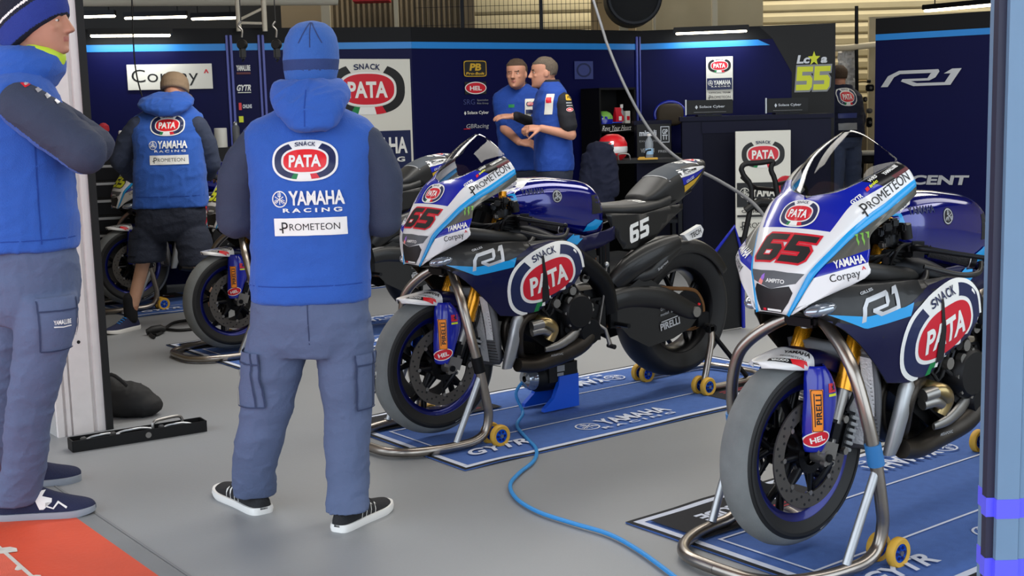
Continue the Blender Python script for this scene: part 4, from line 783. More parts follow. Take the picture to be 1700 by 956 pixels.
# rider number panel and model lettering
o, a, d, n = WR; 
def dark_end(): 
    mb = MB(); q = lambda x, z: a + d * x + n * .006 + Vector((0, 0, z)); mb.add([q(1.48, .0), q(1.89, 0), q(1.89, 2.18), q(1.16, 2.18), q(1.29, 2.06), q(1.48, 1.72)], [(0, 1, 2, 3, 4, 5)], 'black_plastic'); mb.build('dark_panel', o, smooth=False)
dark_end()
sign('rider_number_sign', 'lime green number with a white star name above it on the dark end panel', WR, (1320, 88, 1380, 150), lambda w, h: xf(digits('55', 'yellow_ink', 'grey_ink', 1, 1.0, .10, .10, .08), w * .42, h * .62, 0, -.17 * h) + txt('Lc   a', -.02 * w, .33 * h, .8 * w, .22 * h, 'silver_ink', .04, .2) + poly([(.02 * w + w * .17 * (1 if k % 2 == 0 else .42) * math.cos(R(90 + 36 * k)), .34 * h + h * .2 * (1 if k % 2 == 0 else .42) * math.sin(R(90 + 36 * k))) for k in range(10)], 'yellow_ink'), back=None, th=.016)
sign('model_mark', 'large silver block lettering high on the right-hand navy panel', WX, (1478, 116, 1592, 142), lambda w, h: xf(r1logo('silver_ink'), w / 2, h / .56), back=None, th=.003)
sign('sponsor_mark', 'wide silver lettering low on the right-hand navy panel behind the nearest motorcycle', WX, (1448, 288, 1590, 309), lambda w, h: txt('CRESCENT', 0, 0, w, h * .75, 'silver_ink', .04, .2), back=None, th=.003)
# pale vertical joint strips
for i, (W_, x, yt, yb, lb) in enumerate(((WL, 379, 56, 210, 'pale violet joint strip left of the small sponsor marks on the navy wall'), (WL, 432, 52, 215, 'pale violet joint strip right of the small sponsor marks on the navy wall'), (WM, 1059, 62, 182, 'pale violet joint strip in the corner of the navy walls'))):
    o, a, d, n = W_; p = on_plane(x, yt, a, n, .012); t = thing('joint_strip', lb, 'strip', (p.x, p.y, 0), math.atan2(d.y, d.x)); mb = MB(); mb.box((0, 0, 1.06), (.055, .02, 2.12), 'post_violet', None, .15); mb.box((0, -.008, 1.06), (.016, .02, 2.12), 'wall_navy', None, .1); mb.build('profile', t)
# ceiling, outer walls, back hall
slab('wall_hall_back', (-14, 17.5, 0), (14, 17.5, 0), 0, 6, .2, 'brown_panel'); slab('wall_hall_left', (-9, 5, 0), (-9, 17.5, 0), 0, 6, .2, 'brown_panel'); slab('wall_hall_right', (9.5, 17.5, 0), (9.5, 3, 0), 0, 6, .2, 'beige')
mb = MB(); P = [G(-.1, -9, 4.3), G(-.1, 9, 4.3), G(16, 9, 4.3), G(16, -9, 4.3)]; mb.add([(p.x, p.y, z) for z in (4.3, 4.5) for p in P], [(0, 1, 2, 3), (4, 5, 6, 7), (0, 1, 5, 4), (1, 2, 6, 5), (2, 3, 7, 6), (3, 0, 4, 7)], 'dark_roof'); struct(mb, 'unseen_ceiling', smooth=False)
mb = MB(); P = [G(-.1, -9), G(-.1, 9), G(.1, 9), G(.1, -9)]; mb.loft([[p + Vector((0, 0, z)) for p in P] for z in (3.3, 4.4)], 'dark_roof'); struct(mb, 'wall_lintel', smooth=False)
mb = MB(); P = [G(-3.4, -7), G(-3.4, 9), G(-.1, 9), G(-.1, -7)]; mb.loft([[p + Vector((0, 0, z)) for p in P] for z in (3.9, 4.15)], 'beige'); struct(mb, 'unseen_ceiling', sharp=20)  # unseen overhang above the pit lane, added to cut sky light from overhead
# roller shutters of the back hall
def shutter(name, x0, x1, Y, z0, z1, pitch=.105, m='shutter'):
    mb = MB(); z = z0
    while z < z1:
        mb.loft([[Vector((x, Y, z)), Vector((x, Y - .02, z + pitch * .15)), Vector((x, Y - .025, z + pitch * .6)), Vector((x, Y - .006, z + pitch * .94)), Vector((x, Y + .02, z + pitch * .94)), Vector((x, Y + .02, z))] for x in (x0, x1)], m); z += pitch
    return struct(mb, name, sharp=20)
shutter('door_1', 3.05, 6.2, 15.4, 1.4, 4.0, .14); shutter('door_2', -1.1, 1.05, 15.6, 2.0, 4.0, .20)
slab('wall_hall_panel', (1.5, 14.6, 0), (2.95, 14.6, 0), 0, 4.2, .1, 'beige'); slab('wall_hall_panel_left', (-2.6, 14.9, 0), (-.35, 14.9, 0), 0, 4.2, .1, 'brown_panel')
mb = MB()
for i in range(26): x = -2.0 + .062 * i; mb.box((x, 14.86, 2.1), (.030, .05, 4.2), 'brown_panel', None, .1)
struct(mb, 'trim_10', sharp=20)
slab('wall_service', (4.05, 14.2, 0), (5.4, 14.0, 0), 0, 2.35, .1, 'beige')
def posts(name, label, xs, Y, w, m, z1=4.2, cat='post'):
    for x, ww, lb in xs: 
        t = thing(name, lb, cat, (x, Y, 0)); mb = MB(); mb.box((0, 0, z1 / 2), (ww, w, z1), m, None, .1); mb.box((0, 0, .02), (ww * 1.6, w * 1.6, .04), m, None, .1); mb.build('shaft', t)
posts('hall_post', '', ((1.32, .10, 'wide cream post above the navy corner, left of the beige hall panel'), (1.66, .03, 'thin cream post just left of the beige hall panel'), (-1.98, .10, 'cream post above the wall just right of the blue beanie'), (2.33, .06, 'brown edged post on the beige hall panel'), (-1.20, .05, 'pale post above the large team board')), 14.2, .06, 'cream')
# ================================================================ people
def capsule(mb, a, ra, b, rb, seg=16, fa=(1, 1), m='skin'):
    a = Vector(a); b = Vector(b); d = (b - a); L_ = d.length; d = d.normalized() if L_ > 1e-6 else Vector((0, 0, 1)); P = []; Rr = []
    for k in range(5): t = R(90 - 90 * k / 5); P.append(a - d * ra * math.sin(t)); Rr.append(max(.001, ra * math.cos(t)))
    P.append(a); Rr.append(ra); P.append(b); Rr.append(rb)
    for k in range(1, 6): t = R(90 * k / 5); P.append(b + d * rb * math.sin(t)); Rr.append(max(.001, rb * math.cos(t)))
    mb.tube(P, Rr, m, seg)
def chain(mb, pts, m='skin', seg=16):
    for (a, ra), (b, rb) in zip(pts[:-1], pts[1:]): capsule(mb, a, ra, b, rb, seg, m=m)
def blob(mb, name, parent, m, vox=.008, it=4, wr=0, wf=(9, 9, 9), seed=0, base=None, wf2=None):
    o = mb.build('tmp', None, weld=False); md = o.modifiers.new('r', 'REMESH'); md.mode = 'VOXEL'; md.voxel_size = vox
    dg = bpy.context.evaluated_depsgraph_get(); dg.update(); me = bpy.data.meshes.new_from_object(o.evaluated_get(dg)); om = o.data; bpy.data.objects.remove(o); bpy.data.meshes.remove(om)
    n = len(me.vertices); V = np.empty(n * 3); me.vertices.foreach_get('co', V); V = V.reshape(-1, 3); E = np.empty(len(me.edges) * 2, int); me.edges.foreach_get('vertices', E); E = E.reshape(-1, 2)
    deg = np.zeros(n); np.add.at(deg, E[:, 0], 1); np.add.at(deg, E[:, 1], 1)
    for k in range(it * 2):
        S = np.zeros_like(V); np.add.at(S, E[:, 0], V[E[:, 1]]); np.add.at(S, E[:, 1], V[E[:, 0]]); V = V + (.55 if k % 2 == 0 else -.50) * (S / deg[:, None] - V)
    me.vertices.foreach_set('co', V.ravel()); me.update()
    if wr:
        N = np.empty(n * 3); me.vertices.foreach_get('normal', N); N = N.reshape(-1, 3); D = np.empty(n)
        for i in range(n):
            p = V[i]; a = noise.noise((p[0] * wf[0] + seed, p[1] * wf[1], p[2] * wf[2])); b = noise.noise((p[0] * wf[0] * .6 + p[2] * wf[2] * .9 + seed, p[1] * wf[1] * .5, p[2] * wf[2] * 1.3 - p[0] * wf[0] * .6))
            c_ = noise.noise((p[0] * wf[0] * 2.1 - p[2] * wf[2] * 1.4, p[1] * wf[1] * 1.6 + seed, p[2] * wf[2] * 1.7 + p[0] * 5)); D[i] = a * .45 + (1 - abs(b) * 2.4) * .45 + max(0, 1 - abs(c_) * 5) * .35
        V = V + N * (D * wr)[:, None]; me.vertices.foreach_set('co', V.ravel()); me.update()
    me.name = name; me.materials.clear(); me.materials.append(MATS[m]); me.polygons.foreach_set('use_smooth', [True] * len(me.polygons)); me.polygons.foreach_set('material_index', [0] * len(me.polygons))
    ob = bpy.data.objects.new(name, me); col.objects.link(ob)
    if parent is not None: adopt(ob, parent)
    return ob
def adopt(o, root):
    o.parent = root
    if root.type == 'EMPTY': o.matrix_parent_inverse = Matrix.Translation(-root.location)
    return o
def recolor(ob, fn):
    # give faces another material by where they are
    me = ob.data; names = {}
    for p in me.polygons:
        m = fn(p.center)
        if m:
            if m not in names: me.materials.append(MATS[m]); names[m] = len(me.materials) - 1
            p.material_index = names[m]
HEADP = [(.0, .08, .30, .02), (.04, .17, .385, -.04), (.10, .225, .405, -.12), (.18, .265, .405, -.22), (.26, .29, .408, -.29), (.34, .305, .405, -.34), (.42, .32, .395, -.39), (.50, .325, .375, -.42), (.57, .33, .405, -.44), (.64, .335, .415, -.455), (.73, .335, .40, -.455), (.82, .315, .345, -.42), (.90, .26, .245, -.345), (.96, .17, .13, -.23), (1.0, .04, .02, -.06)]
class Frame:
    def __init__(s, o, fwd, up=(0, 0, 1)):
        s.o = Vector(o); u = Vector(up).normalized(); f = Vector(fwd); s.f = (f - u * f.dot(u)).normalized(); s.u = u; s.l = u.cross(s.f)
    def __call__(s, x, y, z): return s.o + s.f * x + s.l * y + s.u * z   # forward, left, up
def head_prims(mb, F, h):
    rings = []
    for z, w, f, b in HEADP:
        r_ = []
        for i in range(32):
            c, s_ = sph(2 * math.pi * i / 32); n = 2.3
            cc = abs(c) ** (2 / n) * (1 if c >= 0 else -1); ss = abs(s_) ** (2 / n) * (1 if s_ >= 0 else -1)
            mid = -.02; x = mid + (f - mid) * cc if c >= 0 else mid + (mid - b) * cc; r_.append(F(x * h, w * ss * h, z * h))
        rings.append(r_)
    mb.loft(rings, 'skin')
    nose = []
    for z, w, x in ((.60, .040, .425), (.54, .045, .450), (.47, .055, .49), (.40, .070, .535), (.365, .085, .545), (.335, .080, .50), (.322, .055, .43)):
        nose.append([F((x - .16) * h, -w * h, z * h), F((x - .02) * h, -w * .75 * h, z * h), F(x * h, 0, z * h), F((x - .02) * h, w * .75 * h, z * h), F((x - .16) * h, w * h, z * h)])
    mb.loft(nose, 'skin')
    for sg in (1, -1):
        mb.ell(F(-.04 * h, sg * .335 * h, .47 * h), (.085 * h, .03 * h, .125 * h), 'skin', None, 12, 8) if abs(F.f.y) < .3 else mb.ell(F(-.04 * h, sg * .335 * h, .47 * h), (.05 * h, .05 * h, .125 * h), 'skin', None, 12, 8)
        mb.ell(F(.345 * h, sg * .13 * h, .585 * h), (.06 * h, .06 * h, .028 * h), 'skin', None, 10, 6); mb.ell(F(.29 * h, sg * .17 * h, .40 * h), (.08 * h, .08 * h, .06 * h), 'skin', None, 10, 6)
    mb.ell(F(.395 * h, 0, .255 * h), (.022 * h, .09 * h, .020 * h), 'skin', None, 10, 6); mb.ell(F(.393 * h, 0, .215 * h), (.022 * h, .08 * h, .020 * h), 'skin', None, 10, 6); mb.ell(F(.375 * h, 0, .08 * h), (.05 * h, .08 * h, .05 * h), 'skin', None, 10, 6)
def face_parts(root, F, h, body):
    for sg in (1, -1):
        mb = MB(); mb.ell(F(.318 * h, sg * .135 * h, .512 * h), (.048 * h, .048 * h, .026 * h), 'eye_white', None, 12, 8); mb.ell(F(.352 * h, sg * .135 * h, .512 * h), (.018 * h, .022 * h, .022 * h), 'iris', None, 10, 6); adopt(mb.build('eye', None), root)
    def lips(c):
        q = c - F.o; x, y, z = q.dot(F.f) / h, q.dot(F.l) / h, q.dot(F.u) / h
        if x > .375 and abs(y) < .085 and .20 < z < .268: return 'lip'
        if x > .33 and .05 < abs(y) < .2 and .575 < z < .61: return 'hair_brown'
    recolor(body, lips)
def hair_cap(root, F, h, m, back=.30, front=.80, name='hair', thick=.035):
    mb = MB(); rings = []
    for z, w, f, b in [p for p in HEADP if p[0] >= .42]:
        r_ = []
        for i in range(32):
            c, s_ = sph(2 * math.pi * i / 32); cc = abs(c) ** (2 / 2.3) * (1 if c >= 0 else -1); ss = abs(s_) ** (2 / 2.3) * (1 if s_ >= 0 else -1)
            mid = -.02; e = thick * (1 if z > front or cc < .1 else 0) if z < front else thick; x = mid + (f - mid) * cc if c >= 0 else mid + (mid - b) * cc
            if z < front and cc > 0: e = -.05 * min(1, cc * 2.5)
            if z < .55 and cc > -.35: e = -.05
            r_.append(F((x + e * cc) * h, (w + e) * ss * h, (z + (.045 if z > .95 else 0)) * h))
        rings.append(r_)
    mb.loft(rings, m); o = mb.build(name, None, sharp=80); return adopt(o, root)
def hand_prims(mb, wrist, fwd, up, side, curl=.5, s=1.0, m='skin'):
    # fwd: towards the fingertips, up: back of the hand, side: +1 thumb on the left of fwd seen from the back
    F = Frame(wrist, fwd, up); 
    rings = [ring_at(F(x * s, 0, 0), w * s, t * s, F.l, F.u, 2.6, 14) for x, w, t in ((-.01, .024, .019), (.02, .032, .017), (.055, .041, .016), (.085, .041, .014), (.095, .036, .011))]; mb.loft(rings, m)
    for i, (y, L_) in enumerate(((.032, .072), (.011, .080), (-.011, .075), (-.031, .058))):
        p = F(.085 * s, y * side * s, 0); a = 0; dl = (y * side) * 1.6
        for k, (f_, r_) in enumerate(((.45, .0092), (.30, .0084), (.25, .0074))):
            a += curl * (.75, 1.0, .8)[k]; d = (F.f * math.cos(a) - F.u * math.sin(a) + F.l * dl * (1 if k == 0 else .3)).normalized(); q = p + d * L_ * f_ * s; capsule(mb, p, r_ * s, q, r_ * .92 * s, 10, m=m); p = q
    p = F(.025 * s, .030 * side * s, -.004); 
    for k, (l_, r_, yy, dn) in enumerate(((.040, .012, .75, .25), (.032, .0102, .45, .45), (.026, .0088, .15, .55))):
        d = (F.f * .8 + F.l * side * yy - F.u * dn * (.4 + curl)).normalized(); q = p + d * l_ * s; capsule(mb, p, r_ * s, q, r_ * .9 * s, 10, m=m); p = q
def shoe(root, heel, toe, upper, sole, s=1.0, stripes=None, label=None, lace=None):
    H = Vector(heel); T_ = Vector(toe); d = (T_ - H); L_ = d.length; F = Frame((H.x, H.y, 0), d); pitch = (T_.z - H.z)
    def z0(x): return H.z + pitch * x / L_
    secs = [(-.012, .012, .050), (-.004, .026, .075), (.02, .034, .092), (.07, .037, .100), (.12, .040, .088), (.17, .046, .068), (.22, .050, .054), (.26, .044, .046), (.283, .032, .040), (.295, .020, .033), (.300, .006, .026)]; k = L_ / .29
    secs = [tuple(v) for v in catmull([Vector(q) for q in secs], None, 3)[0]]
    mb = MB(); rings = []
    for x, w, h in secs:
        r_ = []
        for i in range(20): c, ss = sph(2 * math.pi * i / 20); zz = max(0, ss); r_.append(F(x * k, w * k * c * (1 - .28 * zz ** 1.5), z0(x * k) + .022 + (h * s - .022) * zz if ss > 0 else z0(x * k) + .018))
        rings.append(r_)
    mb.loft(rings, upper); up = adopt(mb.build('shoe', None, sharp=70), root)
    if label: up['label'] = label
    mb = MB(); rings = []
    for x, w, h in secs:
        ww = w + .005; toe_up = .010 * max(0, (x - .2) / .09) ** 2 if pitch == 0 else 0
        rings.append([F(x * k, ww * k, z0(x * k) + toe_up), F(x * k, ww * k + .003, z0(x * k) + .012 + toe_up), F(x * k, ww * k, z0(x * k) + .026 + toe_up * .5), F(x * k, -ww * k, z0(x * k) + .026 + toe_up * .5), F(x * k, -ww * k - .003, z0(x * k) + .012 + toe_up), F(x * k, -ww * k, z0(x * k) + toe_up)])
    mb.loft(rings, sole); so = mb.build('sole', up, sharp=40)
    bv = bvh_of(up)
    if stripes:
        for sg in (1, -1):
            LL = stripes if sg > 0 else [([(-a, b) for a, b in V], F_, m) for V, F_, m in stripes]
            decal('side_stripe', up, bv, xf(LL, k), F(.14 * k, sg * .2, .05 + z0(.14)), F.f * -sg, F.u, .01, .001, reach=.2)
    mb = MB()
    for i in range(5): x = .115 + .020 * i; mb.tube([F(x * k, .020 * k, z0(x) + .086 - .0095 * i), F((x + .006) * k, 0, z0(x) + .094 - .0095 * i), F(x * k, -.020 * k, z0(x) + .086 - .0095 * i)], .003, lace or upper, 6, 3)
    mb.build('laces', up); return up
def garment(root, name, prims, m, vox=.009, it=4, wr=.004, wf=(8, 8, 14), seed=0, label=None):
    mb = MB()
    for p in prims:
        if p[0] == 'c': chain(mb, p[1])
        elif p[0] == 'l': mb.loft(p[1], 'skin')
        elif p[0] == 'e': mb.ell(p[1], p[2], 'skin', p[3] if len(p) > 3 else None)
    o = blob(mb, name, root, m, vox, it, wr, wf, seed)
    if label: o['label'] = label
    return o
def puma():
    L = []
    for i in range(4):
        P = []; x = -.055 + .022 * i
        for t in range(7): a = t / 6; P.append((x + .05 * a - .02 * a * a, -.022 + .040 * math.sin(a * 2.0) - .004 * i))
        Q = [(a, b - .0045) for a, b in P[::-1]]; L += poly([(-a, b) for a, b in P + Q], 'white_flat')
    return L
def back_art(w):   # badge, lettering and white bar on the back of a hoodie, w = badge width
    return [('badge', xf(snack('white_flat', 'navy_ink', 'red_bright'), w / 2, w / 2)), ('lettering', xf(racing('white_flat'), w * .55, w * .60, w * .03, -w * .62)), ('white_bar', rect(w * .04, -w * 1.0, w * 1.10, w * .27, 'white_flat') + xf(prometeon('black_ink'), w * .47, w * .50, w * .04, -w * 1.0))]
DN = Vector((0, 0, -1))
# ---------------------------------------------------------------- man in the middle, seen from behind
def hero():
    Y0 = 4.23; P = lambda px, py, dy=0: at_y(px, py, Y0 + dy); base = on_floor(505, 865); root = thing('person', 'person in a blue beanie and blue hoodie seen from behind, arms folded, legs apart', 'person', (base.x, base.y, 0)); X = _r2.copy(); X.z = 0; X.normalize(); Yv = Vector((-X.y, X.x, 0))
    # feet
    hl, tl = on_floor(436, 852), on_floor(330, 792); hr, tr = on_floor(563, 882), on_floor(648, 838)
    hl.z = tl.z = hr.z = tr.z = 0
    tl = hl + (tl - hl).normalized() * .345; tr = hr + (tr - hr).normalized() * .285
    al = hl + (tl - hl) * .16 + Z3 * .10; ar = hr + (tr - hr) * .20 + Z3 * .10
    kl = P(446, 690, .02); kr = P(577, 700, .0); il = P(466, 540, .02); ir = P(568, 540, .02); pel = P(517, 500, .03); ch = P(517, 330, .03); nk = P(517, 195, .04)
    shl = P(413, 232, .03); shr = P(622, 232, .03); ell_ = P(392, 362, .06); elr = P(634, 362, .06); wl = P(565, 345, .27); wr_ = P(470, 330, .29); hd = P(516, 158, .07)
    # body: one continuous figure
    mb = MB(); chain(mb, [(pel, .13), (ch, .14), (nk - Z3 * .06, .10)]); chain(mb, [(nk - Z3 * .08, .07), (hd, .058)])
    def leg_path(pts, foot):
        L_ = []; n = len(pts)
        for i, (px, py, r_) in enumerate(pts):
            p = P(px, py, .02); t = (i / (n - 1)) ** 2; L_.append((Vector((p.x * (1 - t) + foot.x * t, p.y * (1 - t) + foot.y * t, p.z if i < n - 1 else .062)), r_))
        return L_
    lp = leg_path(((466, 545, .108), (455, 610, .102), (446, 690, .085), (432, 750, .080), (421, 795, .076), (415, 824, .073)), hl + (tl - hl) * .16); rp = leg_path(((568, 545, .106), (574, 610, .094), (577, 700, .078), (579, 760, .072), (583, 805, .071), (586, 842, .072)), hr + (tr - hr) * .18)
    for L_, h_, t in ((lp, hl, tl), (rp, hr, tr)): chain(mb, [(L_[0][0], .07), (L_[2][0], .048), (L_[4][0], .038), (h_ + (t - h_) * .17 + Z3 * .075, .030)]); chain(mb, [(h_ + (t - h_) * .17 + Z3 * .05, .026), (h_ + (t - h_) * .75 + Z3 * .032, .020)])
    for a, b, c in ((shl, ell_, wl), (shr, elr, wr_)): chain(mb, [(a + (ch - a) * .22 - Z3 * .02, .040), (a.lerp(b, .5) + (ch - a) * .05, .042), (b, .040), (c, .030)])
    hand_prims(mb, wl, X * .8 + Z3 * .25, Yv, -1, .5); hand_prims(mb, wr_, X * -.8 + Z3 * .25, Yv, 1, .5)
    F = Frame(hd - Z3 * .045 + Yv * .02, Yv, (0, 0, 1)); head_prims(mb, F, .225); body = blob(mb, 'body', root, 'skin', .006, 3); face_parts(root, F, .225, body)
    # trousers
    tr_ = []
    hip = P(516, 498, .03)
    tr_.append(('l', [ring_at(P(516, y, .03), w, d, X, Yv, 2.5) for y, w, d in ((470, .180, .125), (500, .196, .135), (530, .203, .140), (560, .205, .135), (585, .19, .12))]))
    for L_ in (lp, rp):
        C_, r_ = catmull([a for a, b in L_], [b for a, b in L_], 4); tr_.append(('l', [ring_at(c, q, q * 1.02, X, Yv, 2.1, 24) for c, q in zip(C_, r_)]))
    tro = garment(root, 'trousers', tr_, 'trouser', .008, 3, .009, (6, 6, 8), 3)
    bv = bvh_of(tro)
    # cargo pockets with flaps
    for px, py, w, h, nx in ((430, 625, .115, .19, -.55), (600, 628, .095, .19, .62)):
        n_ = (X * nx - Yv).normalized(); u_ = Z3.cross(n_).normalized(); c = P(px, py)
        decal('cargo_pocket', tro, bv, rect(0, 0, w, h, 'trouser') + rect(0, h * .40, w * 1.04, h * .2, 'trouser'), c + n_ * .05, u_, Z3, .012, .007, .003, reach=.3)
        decal('pocket_seam', tro, bv, rect(-w / 2, 0, .005, h, 'seam') + rect(w / 2, 0, .005, h, 'seam') + rect(0, -h / 2, w, .005, 'seam') + rect(0, h * .30, w, .006, 'seam') + rect(w * .26, 0, .006, h, 'seam'), c + n_ * .05, u_, Z3, .012, .0115, .0002, reach=.3)
    decal('pocket_lettering', tro, bv, txt('YAMALUBE', 0, 0, .05, .014, 'white_flat', .03) + rect(0, -.014, .05, .004, 'white_flat'), P(611, 621) + X * .06, (X * -.3 * 0 + Yv * 1 + X * .6).normalized(), Z3, .02, .012, reach=.3)
    decal('leg_seam', tro, bv, rect(0, 0, .004, .16, 'seam'), P(520, 525) - Yv * .1, X, Z3, .02, .001)
    # hoodie body
    rr = [ring_at(P(px, py, dy), w, d, X, Yv, n) for px, py, dy, w, d, n in ((516, 497, .03, .203, .145, 2.4), (516, 480, .03, .204, .150, 2.4), (515, 440, .03, .203, .150, 2.4), (516, 380, .03, .200, .150, 2.4), (517, 320, .03, .205, .152, 2.5), (516, 270, .035, .212, .145, 2.6), (514, 240, .04, .222, .125, 2.7), (513, 215, .045, .222, .105, 2.6), (513, 200, .05, .196, .09, 2.3), (514, 186, .055, .13, .075, 2.2), (515, 176, .06, .09, .07, 2.2))]
    jk = garment(root, 'hoodie', [('l', rr)], 'hoodie_blue', .008, 4, .006, (7, 7, 9), 11)
    bv = bvh_of(jk)
    for nm, L in back_art(.215): decal(nm, jk, bv, L, P(515, 265) - Yv * .15, X, Z3, .009, .0035, .0004, reach=.4)
    decal('hem_seam', jk, bv, rect(0, 0, .40, .004, 'polo_blue'), P(516, 468) - Yv * .15, X, Z3, .02, .001)
    # sleeves
    for nm, a, b, c, fl in (('sleeve', shl, ell_, wl, -1), ('sleeve', shr, elr, wr_, 1)):
        mid = a.lerp(b, .5) + X * fl * .012
        s_ = garment(root, nm, [('c', [(a + X * -fl * .026 - Z3 * .014, .060), (a.lerp(b, .25) + X * -fl * .006, .068), (mid + X * -fl * .002, .073), (b, .068), (b.lerp(c, .5), .058), (c, .046)])], 'hoodie_navy', .008, 3, .005, (8, 8, 12), 5 + fl)
    # hood lying on the shoulders
    hm = MB(); 
    hm.loft([ring_at(P(516, y, dy), w, d, X, Yv, 2.3) for y, w, d, dy in ((217, .045, .030, -.095), (211, .072, .045, -.095), (198, .090, .06, -.075), (182, .108, .085, -.045), (166, .126, .095, -.01), (152, .130, .10, .02), (141, .120, .095, .04), (135, .100, .08, .05))], 'skin')
    hood = blob(hm, 'hood', root, 'hoodie_blue', .007, 3, .013, (9, 9, 8), 21); bv = bvh_of(hood); decal('hood_seam', hood, bv, rect(0, 0, .004, .12, 'polo_blue'), P(516, 180) - Yv * .1, X, Z3, .01, .001)
    # beanie
    bm_ = MB(); bm_.loft([ring_at(P(516.5, y, .07), w, w * 1.12, X, Yv, 2.1) for y, w in ((141, .074), (136, .083), (118, .091), (100, .094), (80, .0925), (62, .085), (48, .070), (39, .046), (35, .014))], 'skin')
    bn = blob(bm_, 'beanie', root, 'beanie_blue', .005, 3, .0012, (20, 20, 20), 2)
    zt, zb = P(516, 99).z, P(516, 117).z
    recolor(bn, lambda c: 'beanie_navy' if zb < c.z < zt else None)
    bv = bvh_of(bn); c0 = P(516, 62)
    decal('crown_seam', bn, bv, poly([(-.002, .05), (.002, .05), (.002, -.035), (-.002, -.035)], 'beanie_navy') + poly([(.0, .05), (.004, .05), (.04, -.02), (.036, -.02)], 'beanie_navy') + poly([(.0, .05), (-.004, .05), (-.04, -.02), (-.036, -.02)], 'beanie_navy'), c0 - Yv * .2, X, Z3, .01, .0008, reach=.3)
    shoe(root, hl, tl, 'shoe_black', 'sole_white', stripes=puma()); shoe(root, hr, tr, 'shoe_black', 'sole_white', stripes=puma())
def ring_path(pts, rs, X, Yv, k=24, sub=4, asp=1.0):
    C_, r_ = catmull([Vector(p) for p in pts], list(rs), sub); return [ring_at(c, q, q * asp, X, Yv, 2.1, k) for c, q in zip(C_, r_)]
def figure(label, Y0, face, base, pelvis, chest, neck, head, h, legs, arms, hat=None, up=(0, 0, 1)):
    """continuous body; joints are (px, py, dy) seen on the depth Y0; returns root, P, frames, body"""
    P = lambda p: at_y(p[0], p[1], Y0 + (p[2] if len(p) > 2 else 0)); root = thing('person', label, 'person', (base.x, base.y, 0)); f = Vector(face); f.z = 0; f.normalize(); lft = Z3.cross(f); mb = MB()
    pe, ch, nk = P(pelvis), P(chest), P(neck); hd = P(head); F = Frame(hd, face, up)
    chain(mb, [(pe, .105), (ch, .12), (nk - Z3 * .07, .09)]); chain(mb, [(nk - Z3 * .09, .066), (hd + Z3 * .06 - f * .03, .056)]); head_prims(mb, F, h)
    for hp, kn, an, hl, tl in legs: chain(mb, [(hp, .060), (kn, .046), (an, .038)]); chain(mb, [(an, .036), (hl + (tl - hl) * .17 + Z3 * .075, .030)]); chain(mb, [(hl + (tl - hl) * .17 + Z3 * .05, .026), (hl + (tl - hl) * .75 + Z3 * .032, .020)])
    for sh, el, wr_, fw, upv, side, curl in arms: chain(mb, [(sh + (ch - sh) * .2 - Z3 * .02, .038), (sh.lerp(el, .5), .041), (el, .040), (wr_, .028)]); hand_prims(mb, wr_, fw, upv, side, curl)
    body = blob(mb, 'body', root, 'skin', .0055, 2); face_parts(root, F, h, body); return root, P, F, f, lft, body
